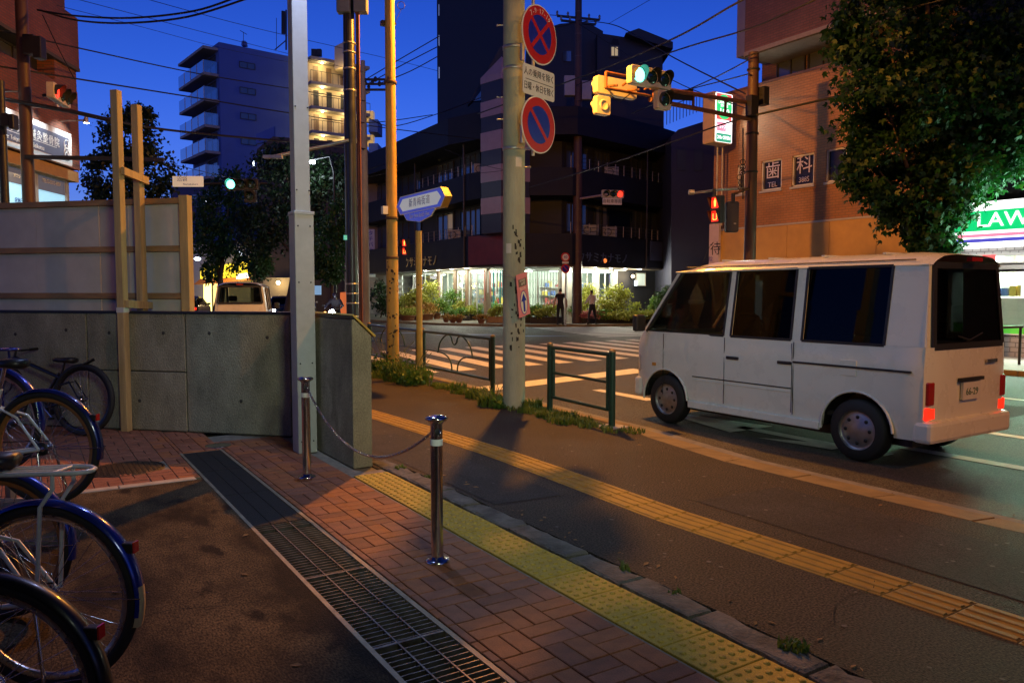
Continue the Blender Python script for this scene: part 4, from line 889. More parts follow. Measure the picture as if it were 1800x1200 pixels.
def loft(g, secs, sm=True):
    n = len(secs[0]); vs = [p for s in secs for p in s]
    g.add(vs, [(i * n + k, i * n + k + 1, (i + 1) * n + k + 1, (i + 1) * n + k) for i in range(len(secs) - 1) for k in range(n - 1)], sm); return g
def van(label, loc, rz, L=4.3, Wd=1.78, Hh=2.10, rw=.315, tail_on=True, plate_txt=None, group=None, name='van', zoff=0., head_on=False, rw0=None):
    """one-box delivery van; x forward, y left, origin on the road under its middle"""
    t = thing(name, label, 'van', loc, rz, group); xf, xr = L / 2, -L / 2; hw = Wd / 2; zb = .30; zw = Hh * .565; xw = (xf - .62, xr + .68)
    arch = rw + .075
    def y_at(z, x):     # tumblehome and nose taper
        y = hw - max(0, z - zw) * .115 - max(0, .55 - z) * .05 - .022 * min(1, abs(z - .78) / .42) ** 2
        y -= max(0, (x - (xf - .55)) / .55) ** 2 * .10 + max(0, (xr + .25 - x) / .25) ** 2 * .05
        return y
    # lower body sides with wheel arches cut out
    def bottom(x):
        for c in xw:
            if abs(x - c) < arch: return rw + math.sqrt(max(0, arch ** 2 - (x - c) ** 2))
        return zb
    xs = sorted(set([round(xr + .02 + (L - .04) * i / 90, 4) for i in range(91)] + [c + s * arch for c in xw for s in (-1, 1)]))
    def nose(z):        # front outline x at height z
        return xf - (.0 if z < .55 else (z - .55) * .06) - (max(0, z - (zw - .12)) * .72) - max(0, .42 - z) * .15
    for s in (-1, 1):
        g = MB(); secs = []
        for x in xs:
            b0 = bottom(x); row = []
            for k in range(9):
                z = b0 + (zw - b0) * k / 8; xx = min(x, nose(z)); crease = .012 * math.exp(-((z - (zw - .22)) / .03) ** 2)
                row.append((xx, s * (y_at(z, xx) + crease), z))
            secs.append(row if s > 0 else row[::-1])
        loft(g, secs); o = g.build('side_panel', m_vanw, t)
        for nm_, x in (('panel_gap', .42), ('panel_gap', -.62), ('panel_gap', 1.52)):
            x = x * L / 4.3; MB().beam((x, s * (hw + .0015), .38), (x, s * (hw + .0015), zw - .02), .004, .008, (0, 1, 0)).build('door_gap', m_trim, t)
        for x in (.28, -.5): MB().box(x * L / 4.3 - .09, x * L / 4.3 + .09, s * hw - .02, s * hw + .022, zw - .27, zw - .235).build('door_handle', m_trim, t, bev=.008)
        MB().box(xr + .12, -.62 * L / 4.3, s * hw - .01 if s > 0 else -hw - .017, s * hw + .017 if s > 0 else -hw + .01, zw - .245, zw - .225).build('slide_rail', m_trim, t)
        MB().box(xw[1] + arch + .02, xw[0] - arch - .02, min(s * (hw - .03), s * (hw + .008)), max(s * (hw - .03), s * (hw + .008)), zb - .04, zb + .05).build('sill', m_vanw, t, bev=.012)
        # wheel-house lining
        for c in xw:
            g = MB(); n = 18; vs = []
            for i in range(n + 1): a = math.pi * i / n; vs += [(c + arch * math.cos(a), s * (hw - .01), rw + arch * math.sin(a)), (c + arch * math.cos(a), s * (hw - .32), rw + arch * math.sin(a))]
            g.add(vs, [(2*i, 2*i+1, 2*i+3, 2*i+2) for i in range(n)]); g.build('wheel_house', m_black, t)
        # upper frame: A, B, C, D pillars following the tumblehome
        def P(x, z, d=0.): return Vector((x, s * (y_at(z, x) + d), z))
        zt = Hh - .14; ax0, ax1 = nose(zw), nose(zt); pill = [((ax0, ax1), (ax0 - .09, ax1 - .09), 'a_pillar'), ((.47, .44), (.33, .31), 'b_pillar'), ((-.55, -.55), (-.72, -.72), 'c_pillar'), ((xr + .42, xr + .40), (xr + .02, xr + .06), 'd_pillar')]
        sc_ = L / 4.3
        pill[1] = ((.47 * sc_, .44 * sc_), (.33 * sc_, .31 * sc_), 'b_pillar'); pill[2] = ((-.55 * sc_, -.55 * sc_), (-.72 * sc_, -.72 * sc_), 'c_pillar')
        for (f0, f1), (r0, r1), nm_ in pill:
            q = [P(f0, zw), P(r0, zw), P(r1, zt), P(f1, zt)]; g = MB(); g.ext(q if s < 0 else q[::-1], (0, -s * .05, 0)); g.build(nm_, m_vanw, t)
        wins = [(pill[0][1], pill[1][0], m_vglass, 'front_window'), (pill[1][1], pill[2][0], m_vdark, 'door_window'), (pill[2][1], pill[3][0], m_vdark, 'quarter_window')]
        for (f0, f1), (r0, r1), mg, nm_ in wins:
            q = [P(f0, zw, -.012), P(r0, zw, -.012), P(r1, zt, -.012), P(f1, zt, -.012)]; o = MB().quad(*q).build(nm_, mg, t)
            g = MB()
            q2 = [P(f0 + .01, zw + .0, .003), P(r0 - .01, zw, .003), P(r1 - .01, zt, .003), P(f1 + .01, zt, .003)]
            for a, b in zip(q2, q2[1:] + q2[:1]): g.beam(a, b, .028, .008, (0, s, 0))
            g.build('window_seal', m_trim, o)
        # mirror
        MB().box(-.04, .05, min(s * .02, s * .2), max(s * .02, s * .2), -.1, .12, Matrix.Translation((ax0 - .12, s * hw, zw + .1))).build('mirror', m_trim, t, bev=.03)
        MB().box(xf - .2, xf - .02, min(s * (hw - .34), s * (hw - .07)), max(s * (hw - .34), s * (hw - .07)), .62, .88).build('headlight', m_clear if not head_on else em('headlamp', (1, .97, .9), 12), t, bev=.04)
        MB().box(xr - .012, xr + .05, min(s * (hw - .20), s * (hw - .05)), max(s * (hw - .20), s * (hw - .05)), .50, .62).build('tail_light', m_tail if tail_on else m_tailoff, t, bev=.015)
        MB().box(xr - .02, xr + .06, min(s * (hw - .17), s * (hw - .06)), max(s * (hw - .17), s * (hw - .06)), .64, .86).build('brake_lamp', m_tailoff, t, bev=.015)
    # front and rear skins, roof
    g = MB(); secs = []
    for k in range(9):
        z = zb + (zw - zb) * k / 8; x = nose(z); secs.append([(x + (.05 if abs(f) < .9 else 0), f * y_at(z, x), z) for f in (-1, -.85, -.5, 0, .5, .85, 1)])
    loft(g, secs); g.build('front_panel', m_vanw, t)
    g = MB(); secs = []
    for k in range(10):
        z = zb + (zw - zb) * k / 9; secs.append([(xr + .02 - (.03 if abs(f) < .9 else 0), f * y_at(z, xr + .05), z) for f in (1, .88, .5, 0, -.5, -.88, -1)])
    loft(g, secs); g.build('tailgate', m_vanw, t)
    zt = Hh - .14; ax0, ax1 = nose(zw), nose(zt)
    ya, yb = y_at(zw, ax0) - .06, y_at(zt, ax1) - .06
    MB().quad((ax0 + .03, -ya, zw), (ax0 + .03, ya, zw), (ax1 + .02, yb, zt), (ax1 + .02, -yb, zt)).build('windscreen', m_vglass, t)
    yr = hw - .17; zw_ = zw; zw = rw0 or zw
    if rw0: MB().quad((xr - .006, yr + .03, zw_ - .01), (xr - .006, -yr - .03, zw_ - .01), (xr + .012, -yr - .01, zw + .01), (xr + .012, yr + .01, zw + .01)).build('tailgate_upper', m_vanw, t)
    o = MB().quad((xr + .0, yr, zw + .02), (xr + .0, -yr, zw + .02), (xr + .05, -yr + .06, zt - .02), (xr + .05, yr - .06, zt - .02)).build('rear_window', m_vglass, t)
    g = MB(); q = [Vector((xr - .004, yr + .02, zw)), Vector((xr - .004, -yr - .02, zw)), Vector((xr + .048, -yr + .04, zt)), Vector((xr + .048, yr - .04, zt))]
    for a, b in zip(q, q[1:] + q[:1]): g.beam(a, b, .06, .02, (1, 0, 0))
    g.build('window_seal', m_trim, o); zw = zw_
    for s in (-1, 1):
        g = MB(); g.ext([Vector((xr + .01, s * (yr + .02), zw)), Vector((xr + .03, s * y_at(zw, xr + .05), zw)), Vector((xr + .06, s * y_at(zt, xr + .05), zt)), Vector((xr + .055, s * (yr - .04), zt))], (.03, 0, 0)); g.build('corner_post', m_vanw, t)
    g = MB(); secs = []
    n = 26
    for i in range(n + 1):
        x = (ax1 + .05) + (xr + .03 - ax1 - .05) * i / n; e = min(1, i / 5); f2 = min(1, (n - i) / 3); dome = .14 * (1 - (1 - e) ** 2) * (.75 + .25 * (1 - (1 - f2) ** 2))
        yw = y_at(zt, x); row = []
        for f in (-1, -.97, -.9, -.7, -.4, 0, .4, .7, .9, .97, 1): row.append((x, f * yw, zt + dome * (1 - abs(f) ** 5)))
        secs.append(row)
    loft(g, secs); g.build('roof', m_vanw, t)
    for s in (-1, 1): MB().tube([(ax1 + .03, s * (y_at(zt, 0) + .004), zt - .005), (0, s * (y_at(zt, 0) + .006), zt), (xr + .06, s * (y_at(zt, 0) - .03), zt)], .014, 6).build('drip_rail', m_vanw, t); MB().tube([(ax1 - .1, s * (y_at(zt, 0) - .05), zt + .055), (xr + .2, s * (y_at(zt, 0) - .05), zt + .055)], .006, 5).build('roof_groove', m_trim, t)
    MB().box(xf - .1, xf + .04, -hw + .06, hw - .06, .3, .56).build('front_bumper', m_vanw, t, bev=.04); MB().box(xr - .07, xr + .12, -hw + .03, hw - .03, .28, .49).build('rear_bumper', m_vanw, t, bev=.04)
    pl = MB().box(xr - .045, xr - .02, -.165, .165, .66, .83).build('number_plate', m_plate, t); MB().box(xr - .05, xr - .02, -.22, .22, .84, .875).build('plate_garnish', m_trim, t)
    text('66-29', .10, pm('plate_green', (.02, .12, .05), .5, var=0), 'plate_lettering', pl, rootm(t) @ frame((xr - .047, 0, .735), (0, -1, 0), UP), .001)
    MB().box(xr - .05, xr + .0, -.1, .1, Hh - .1, Hh - .06).build('stop_lamp', m_tailoff, t)
    # cabin inside
    MB().box(xr + .1, xf - .4, -hw + .08, hw - .08, .42, .47).build('floor', m_seat, t)
    MB().box(xf - .95, xf - .5, -hw + .1, hw - .1, zw - .25, zw - .03).build('dashboard', m_seat, t, bev=.04)
    for s in (-1, 1):
        st = MB().box(.45, .95, s * .42 - .25, s * .42 + .25, .47, .85).build('seat', m_seat, t, bev=.05); MB().box(.35, .5, s * .42 - .24, s * .42 + .24, .8, zw + .25).build('seat_back', m_seat, st, bev=.05); MB().box(.37, .46, s * .42 - .13, s * .42 + .13, zw + .27, zw + .45).build('headrest', m_seat, st, bev=.03)
    MB().torus(.19, .016, 24, 6, Matrix.Translation((xf - 1.02, -.42, zw - .02)) @ Matrix.Rotation(R(62), 4, 'Y')).build('steering_wheel', m_black, t)
    for i, x in enumerate(xw):
        for s in (-1, 1): car_wheel(t, x, s * (hw - .11), rw, rw, .17, s)
    MB().box(xr + .2, xf - .3, -hw + .2, hw - .2, .2, .31).build('underbody', m_black, t)
    return t
nv = van('white delivery van passing close along the kerb', (7.0 + .79, 5.95, -.1), R(90.5), 4.0, 1.58)
MB().box(-1.32, -1.14, .786, .797, .86, 1.02).build('fuel_flap', m_vanw, nv, bev=.004); MB().box(1.55, 1.62, .775, .79, .74, .78).build('side_marker', pm('marker_amber', (.6, .25, .02), .3, var=0), nv)
for zz in (.62, .66): MB().beam((-.55, .792, zz), (.9, .792, zz), .012, .004, (0, 1, 0)).build('side_moulding', m_trim if zz > .65 else m_vanw, nv)
for xx in (-.56,): MB().tube([(xx, .7945, .40), (xx, .7945, 1.0), (xx + .01, .794, 1.15)], .004, 4).build('door_gap', m_trim, nv)
for s_ in (-1, 1):
    for c_ in (2.0 - .62, -2.0 + .68): g = MB(); g.tube([(c_ + .395 * math.cos(R(a)), s_ * .785, .315 + .395 * math.sin(R(a))) for a in range(-4, 186, 10)], .014, 6); g.build('arch_lip', m_vanw, nv)
MB().tube([(-1.99, .2, 1.28), (-2.03, .05, 1.24), (-2.0, -.25, 1.30)], .008, 5).build('rear_wiper', m_trim, nv); MB().box(-2.035, -2.02, -.5, -.3, 1.0, 1.035).build('badge', m_steel, nv); MB().tube([(.95, .6, 2.05), (.8, .6, 2.3)], .004, 4).build('aerial', m_trim, nv)
for x_ in (-1.4, -.7, 0, .7): MB().box(x_ - .02, x_ + .02, -.5, .5, 2.085, 2.103).build('roof_rib', m_vanw, nv, bev=.006)
q = at(432, 560, 25.); van('white van seen from behind, waiting beyond the concrete wall', (q.x, q.y, -.1), R(90 - 18), 3.6, 1.58, 2.02, .29, False, name='van', rw0=1.38)

def sedan(label, loc, rz, paint, head=False, tail=False, name='car'):
    t = thing(name, label, 'car', loc, rz, 'cars on the far road'); L, hw = 4.1, .85
    prof = [(2.03, .35, .62), (1.95, .62, .78), (1.15, .92, .82), (.45, 1.42, .62), (-.3, 1.5, .62), (-1.2, 1.42, .64), (-1.85, 1.0, .78), (-2.03, .8, .78), (-2.05, .35, .7)]
    top = [(2.03, .55), (1.9, .72), (1.15, .95), (.35, 1.42), (-.4, 1.5), (-1.3, 1.4), (-1.9, 1.0), (-2.05, .75), (-2.05, .35)]
    g = MB(); secs = []
    for i in range(41):
        x = 2.05 - 4.1 * i / 40
        z1 = np.interp(x, [-2.05, -1.9, -1.3, -.4, .35, 1.1, 1.9, 2.05], [.62, .98, 1.38, 1.5, 1.42, .97, .76, .5]); zbelt = min(z1, .93 if x < 1.1 else z1); e = min(1, (2.05 - abs(x)) / .25) ** .5 * .12 + .88
        yb, ytop = hw * e, (hw * e - max(0, z1 - .95) * .42)
        half = [(yb * .96, .28), (yb, .5), (yb, zbelt - .12), (yb * .985, zbelt), (ytop, max(zbelt, z1 - .06)), (ytop * .9, z1 - .01), (0, z1 + .012)]
        secs.append([(x, -y, z) for y, z in half] + [(x, y, z) for y, z in half[-2::-1]])
    loft(g, secs); g.build('body', paint, t)
    g = MB()
    q = lambda x, f: (x, f * (hw * .95), .98)
    MB().quad((1.1, -.66, .985), (1.1, .66, .985), (.42, .56, 1.40), (.42, -.56, 1.40)).build('windscreen', m_vdark, t); MB().quad((-1.86, .62, 1.03), (-1.86, -.62, 1.03), (-1.36, -.54, 1.38), (-1.36, .54, 1.38)).build('rear_window', m_vdark, t)
    for s in (-1, 1):
        MB().quad((.95, s * .862, .97), (-1.45, s * .862, .97), (-1.1, s * .70, 1.38), (.35, s * .70, 1.38)).build('side_window', m_vdark, t)
        MB().box(1.92, 2.05, min(s * .45, s * .78), max(s * .45, s * .78), .6, .74).build('headlight', em('headlamp', (1, .97, .9), 25) if head else m_clear, t, bev=.02)
        MB().box(-2.07, -1.95, min(s * .5, s * .8), max(s * .5, s * .8), .7, .84).build('tail_light', m_tail if tail else m_tailoff, t, bev=.02)
        for x in (1.3, -1.3): car_wheel(t, x, s * .76, .31, .31, .18, s)
        MB().box(.75, .95, min(s * .86, s * 1.02), max(s * .86, s * 1.02), .95, 1.08).build('mirror', paint, t, bev=.02)
    MB().box(2.03, 2.06, -.16, .16, .42, .52).build('number_plate', m_plate, t); MB().box(-2.09, -2.05, -.16, .16, .55, .65).build('number_plate', m_plate, t)
    return t
q = at(497, 560, 46); sedan('dark car with lit headlights facing us beside the white van', (q.x, q.y, -.1), R(-90 - 14), pm('paint_navy', (.01, .015, .03), .2, .3, var=.05, coat=.7), True)
q = at(334, 560, 46); sedan('black car with red tail lights at the edge of the hoarding', (q.x, q.y, -.1), R(90 - 22), pm('paint_black', (.008, .008, .01), .2, .3, var=.05, coat=.7), False, True)
q = at(532, 560, 56); sedan('silver hatchback half hidden behind the white post', (q.x, q.y, -.1), R(-90 - 14), pm('paint_silver', (.3, .32, .33), .3, .6, var=.05, coat=.5), False)
# ================================================================== TRAFFIC SIGNALS
m_sig = pm('signal_cream', (.55, .50, .40), .5, var=.12, scale=8); m_sigd = pm('signal_dark', (.03, .032, .034), .5, var=.15); m_lens = pm('lens_off', (.012, .035, .03), .12, var=0, coat=.8)
m_rust = pm('rust_brown', (.20, .075, .03), .7, var=.4, scale=7, bump=.2, bscale=60); m_polebr = pm('pole_brown', (.085, .042, .028), .55, var=.35, scale=3, stretch=(1, 1, .4))
e_green = em('signal_green', (.12, 1, .72), 7); e_red = em('signal_red', (1, .025, .012), 3.5)
def sig_lens(g_parent, M, x, y, r, mat, visor=m_sigd):
    Ml = M @ Matrix.Translation((x, y, 0))
    o = MB().lathe([(r, 0), (r * .95, .012), (r * .6, .03), (1e-4, .036)], 24, Ml).build('lens', mat, g_parent, True)
    g = MB(); n = 14; vs = []
    for i in range(n + 1):
        a = R(-35 + 250 * i / n); dep = .20 * (.35 + .65 * max(0, math.sin(a)) ** .6) if math.sin(a) > 0 else .06
        for k, (rr, z) in enumerate(((r * 1.12, 0), (r * 1.1, dep))): vs.append(Ml @ Vector((rr * math.cos(a), rr * math.sin(a), z)))
    g.add(vs, [(2*i, 2*i+1, 2*i+3, 2*i+2) for i in range(n)], True); g.build('visor', visor, g_parent, True)
def signal3(name, label, c, xd, lit, mats=(None, None, None), body=None, k=1., vis=None, group='traffic signals'):
    M = frame(c, xd, UP); t = thing(name, label, 'traffic light', c, group=group); body = body or m_sig
    plate(MB(), M, rrect(1.18 * k, .40 * k, .06), -.17 * k, 0).build('housing', body, t, True, bev=.012)
    for i in range(3): sig_lens(t, M @ Matrix.Diagonal((k, k, k, 1)), (i - 1) * .37, 0, .155, mats[i] or m_lens, vis or (body if False else m_sigd))
    return t, M
XA = (1, 0, 0)
PR = onx(1317, 500, 16.9); PR = (PR.x, PR.y)
sp_ = thing('signal_pole', 'rusty brown signal pole in front of the orange lit brick building', 'pole', (*PR, 0))
zp = zat(92, 21.2); MB().tube([(*PR, -.05), (*PR, 4), (*PR, zp)], [.17, .155, .14], 18).build('shaft', m_polebr, sp_, True)
Dm = 17.2; c1 = at(1146, 136, Dm)
t, M = signal3('traffic_signal', 'cream traffic signal with lit green lamp above the crossing', c1, XA, 0, (e_green, None, None))
MB().box(0, 0, 0, 0, 0, 0)
Ms = M @ Matrix.Translation((.39, -.43, 0)); plate(MB(), Ms, rrect(.40, .42, .05), -.16, 0).build('arrow_housing', m_sig, t, True, bev=.012); sig_lens(t, Ms, 0, 0, .15, m_lens)
c2 = c1 + Vector((-.15, 1.15, -.02))
t2, M2 = signal3('traffic_signal', 'cream traffic signal turned away behind the green one, showing its back', c2, (-1, 0, 0), 0, body=m_sig, vis=m_sig)
Ms = M2 @ Matrix.Translation((.39, -.45, 0)); plate(MB(), Ms, rrect(.40, .42, .05), -.16, 0).build('arrow_housing', m_sig, t2, True, bev=.012); MB().lathe([(.13, 0), (.125, .02), (.1, .03), (.09, .012), (1e-4, .012)], 20, Ms @ Matrix.Translation((0, 0, -.16)) @ Matrix.Rotation(R(180), 4, 'X')).build('rear_dome', m_sig, t2, True); sig_lens(t2, Ms, 0, 0, .15, m_lens, m_sig)
# mast arm
ar = sp_
z1, z2 = zat(178, 21.), zat(207, 21.)
mid = (c1 + c2) / 2
for z, zz in ((z1, c1.z - .02), (z2, c1.z - .30)): MB().tube([(PR[0], PR[1], z), (mid.x + .55, mid.y, zz)], .055, 10).build('chord', m_rust, ar, True)
a0, a1 = Vector((PR[0], PR[1], 0)), Vector((mid.x + .55, mid.y, 0))
for f in (.02, .3, .62, .97):
    p = a0.lerp(a1, f); MB().beam((p.x, p.y, z1 + (c1.z - .02 - z1) * f), (p.x, p.y, z2 + (c1.z - .3 - z2) * f), .05, .05).build('strut', m_rust, ar, True)
q0, q1 = a0.lerp(a1, .62), a0.lerp(a1, .97); MB().add([(q0.x, q0.y, z1 - .25 + .1), (q1.x, q1.y, c1.z - .07), (q1.x, q1.y, c1.z - .26), (q0.x, q0.y, z2 + .0)], [(0, 1, 2, 3)]).build('back_panel', m_dark, ar, True)
for zz in (c1.z + .12, c1.z - .22): MB().tube([mid + Vector((.6, 0, zz - mid.z)), mid + Vector((-.75, 0, zz - mid.z))], .035, 8).build('crossbar', m_rust, ar, True)
MB().tube([mid + Vector((-.75, 0, c1.z + .12 - mid.z)), mid + Vector((-.75, 0, c1.z - .22 - mid.z))], .035, 8).build('end_bar', m_rust, ar, True)
for c in (c1, c2):
    for x in (-.35, .3): MB().tube([Vector((c.x + x, c.y + (.17 if c is c1 else -.0), c.z)), Vector((c.x + x, mid.y, c.z - .1))], .025, 8).build('hanger', m_rust, ar, True)
MB().tube([c2 + Vector((-.3, -.3, -.1)), c2 + Vector((-.45, -.45, -.3)), c2 + Vector((-.2, -.5, -.42)), c2 + Vector((.1, -.5, -.2))], .012, 6).build('cable_loop', m_wire, ar, True)
MB().box(PR[0] - .4, PR[0] - .12, PR[1] - .3, PR[1] - .1, zat(205, 21), zat(170, 21)).build('clamp', m_dark, ar, True)
MB().box(PR[0] + .1, PR[0] + .3, PR[1] - .3, PR[1] - .05, zat(182, 21), zat(150, 21)).build('junction_box', m_dark, sp_, True)
for v in (118, 232, 300): z = zat(v, 21); MB().lathe([(.155, z-.03), (.175, z-.02), (.175, z+.02), (.155, z+.03)], 18, Matrix.Translation((*PR, 0))).build('band', m_dark, sp_, True)
MB().tube([at(1306, v, 20.9) for v in (225, 260, 300, 330, 350)], .02, 6).build('cable', m_wire, sp_, True); 
for k in range(6): MB().torus(.07, .012, 12, 5, frame(at(1303 + rg.uniform(-3, 3), 285 + k * 9, 20.9), RT, UP)).build('cable_coil', m_wire, sp_, True)
# pedestrian signals on a bracket
def ped(label, c, xd, k=1., body=m_sigd, arm_to=None, group='pedestrian signals'):
    M = frame(c, xd, UP); t = thing('pedestrian_signal', label, 'pedestrian signal', c, group=group)
    plate(MB(), M, rrect(.34 * k, .72 * k, .04 * k), -.18 * k, 0).build('housing', body, t, True, bev=.01)
    for s, nm in ((1, 'red_lens'), (-1, 'lower_lens')):
        plate(MB(), M @ Matrix.Translation((0, s * .175 * k, 0)), rrect(.25 * k, .29 * k, .03 * k), .002, .008).build(nm, em('ped_red_glow', (1, .025, .01), .9), t, True)
    Mm = M @ Matrix.Translation((0, .175 * k, .009)) @ Matrix.Diagonal((k, k, 1, 1)); e_man = em('ped_man', (1, .4, .06), 3)
    g = MB(); plate(g, Mm, [(x * .022, y * .026 + .085) for x, y in disc(1, 10)], 0, .002); plate(g, Mm, [(-.04, .055), (.04, .055), (.036, -.01), (.022, -.11), (.003, -.11), (0, -.03), (-.003, -.11), (-.022, -.11), (-.036, -.01)], 0, .002); g.build('standing_figure', e_man, t, True)
    g = MB()
    for s in (-1, 1):
        for r_ in range(4): plate(g, Mm @ Matrix.Translation((s * .06, -.42 + r_ * .04, 0)), [(-.014, -.013), (.014, -.013), (.014, .013), (-.014, .013)], 0, .002)
    plate(g, Mm @ Matrix.Translation((0, -.44, 0)), [(-.06, -.012), (.06, -.012), (.06, .006), (-.06, .006)], 0, .002); g.build('time_dots', e_man, t, True)
    for s in (1, -1):
        g = MB(); vs = []
        for x, y in ((-.15, -.13), (-.15, .14), (.15, .14), (.15, -.13)): vs += [M @ Vector((x * k, y * k + s * .175 * k, 0)), M @ Vector((x * k, (y * k + s * .175 * k) + .0, .15 * k if y > 0 else .03))]
        g.add(vs, [(0, 1, 3, 2), (2, 3, 5, 4), (4, 5, 7, 6)]); g.build('visor', m_sigd, t, True)
    return t
pd = at(1257, 368, 20.4); t = ped('pedestrian signal showing a red standing figure beside the brown pole', pd, (0, -1, 0))
z = zat(333, 20.6); MB().tube([(PR[0], PR[1], z + .12), at(1262, 334, 20.5), at(1212, 340, 20.2)], .03, 8).build('arm', m_galv, t, True); MB().bar(at(1256, 332, 20.4), at(1256, 346, 20.4), .04).build('hanger', m_dark, t, True); MB().bar(at(1211, 338, 20.2), at(1220, 338, 20.2), .07, 10).build('camera', m_galv, t, True)
q = at(1288, 381, 20.6); t = thing('pedestrian_signal', 'dark pedestrian signal seen from behind, nearest the brown pole', 'pedestrian signal', q, group='pedestrian signals'); M = frame(q, RT, UP)
plate(MB(), M, rrect(.34, .82, .07), -.2, 0).build('housing', m_sigd, t, True, bev=.02); plate(MB(), M @ Matrix.Translation((.06, -.18, 0)), rrect(.06, .04, .005), 0, .01).build('label_plate', pm('grey_tag', (.2, .2, .2), .5, var=0), t, True); MB().bar(q + UP * .38, q + UP * .62, .05).build('hanger', m_dark, t, True); MB().tube([q + UP * .6, Vector((PR[0], PR[1], q.z + .85))], .035, 8).build('arm', m_rust, t, True)
for k in range(3): plate(MB(), M @ Matrix.Translation((0, -.27 + k * .27, .0)), [(-.13, -.1), (.13, -.1), (.13, .1), (-.13, .1)], .0, .006).build('rear_rib', m_sigd, t, True)
# far corner: brown pole with a red signal and bicycle plate
PF = at(1014, 568, 40); PF = (PF.x, PF.y)
fp = thing('utility_pole', 'tall brown utility pole standing in front of the dark corner building', 'pole', (*PF, 0))
MB().tube([(*PF, -.1), (*PF, 9), (*PF, 17.5)], [.27, .22, .16], 18).build('shaft', m_polebr, fp, True)
for k in range(14): z = 1.5 + k * 1.1; MB().lathe([(.26 - z * .006, z-.02), (.275 - z * .006, z), (.26 - z * .006, z+.02)], 16, Matrix.Translation((*PF, 0))).build('band', pm('tape_grey', (.2, .17, .15), .5, .3, var=.2), fp, True)
for v, hw_ in ((32, 1.1), (40, .9)):
    z = zat(v, 40); MB().beam(Vector((*PF, z)) - RT * hw_ - FW * .3, Vector((*PF, z)) + RT * hw_ + FW * .3, .1, .1).build('crossarm', m_dark, fp, True)
    for s in (-1, -.5, .5, 1): p = Vector((*PF, z)) + (RT * hw_ + FW * .3) * s; MB().lathe([(.03, 0), (.07, .06), (.04, .12), (.07, .18), (.02, .26)], 8, Matrix.Translation(p)).build('insulator', pm('porcelain', (.2, .2, .19), .3, var=0), fp, True)
MB().box(0, 0, 0, 0, 0, 0)
for du, v, w_, h_ in ((-17, 152, .55, 1.0), (13, 160, .5, .95)): MB().box(-w_/2, w_/2, -.2, .2, -h_/2, h_/2, Matrix.Translation(at(1018 + du, v, 40)) @ Matrix.Rotation(YAW, 4, 'Z')).build('equipment_box', pm('box_pale', (.33, .34, .36), .5, var=.15), fp, True, bev=.03)
c3 = at(1078, 341, 38.6); t, M = signal3('traffic_signal', 'small traffic signal with lit red lamp over the far corner', c3, (.95, -.31, 0), 2, (None, None, e_red), k=.98)
MB().tube([(PF[0], PF[1], zat(350, 40)), c3 - Vector((.4, 0, .05))], .06, 8).build('arm', pm('arm_pink', (.4, .3, .27), .5, var=.2), t, True)
plate(MB(), M @ Matrix.Translation((-.05, -.37, 0)), rrect(1.02, .32, .02), -.02, 0).build('bicycle_plate', m_swhite, t, True); text('自転車専用', .2, m_sblack, 'lettering', t, M @ Matrix.Translation((-.05, -.37, .004)), .001)
# speed limit and no-parking signs on a thin grey post
p = gnd(994, 572); st = thing('speed_limit_sign', 'round 40 speed limit sign above a no-parking sign on a thin grey post', 'traffic sign', p)
Ds = (p - ORG).dot(FW); MB().tube([p, Vector((p.x, p.y, zat(444, Ds)))], .045, 10).build('post', m_galv, st, True)
for v, kk in ((452, 0), (472, 1)):
    c = at(994, v, Ds - .1); M = frame(c, (.97, -.24, 0), UP); plate(MB(), M, disc(.225, 28), -.01, 0).build('disc', m_red if not kk else m_red, st, True)
    plate(MB(), M, disc(.16, 28), .001, .006).build('face', m_swhite if not kk else m_sblue, st, True)
    if not kk: text('40', .2, m_sblue, 'lettering', st, M @ Matrix.Translation((0, 0, .008)), .002)
    else: plate(MB(), M @ Matrix.Rotation(R(-45), 4, 'Z'), [(-.16, -.02), (.16, -.02), (.16, .02), (-.16, .02)], .006, .01).build('slash', m_red, st, True)
plate(MB(), frame(at(994, 461.5, Ds - .1), (.97, -.24, 0), UP), rrect(.34, .1, .01), -.01, 0).build('hours_plate', m_swhite, st, True)
# far left corner pedestrian signal by the yellow mast
q = at(711, 434, 33.5); ped('distant pedestrian signal with red figure left of the hardware shop windows', q, (.3, -.95, 0), 1.0)
q2 = at(696, 500, 33.7); t = thing('signal_post', 'slim dark post behind the yellow lamp mast', 'pole', (q2.x, q2.y, 0)); MB().tube([(q2.x, q2.y, -.1), (q2.x, q2.y, 4.2)], .06, 10).build('shaft', m_dark, t, True); MB().tube([(q2.x, q2.y, q.z), q], .03, 8).build('arm', m_dark, t, True)
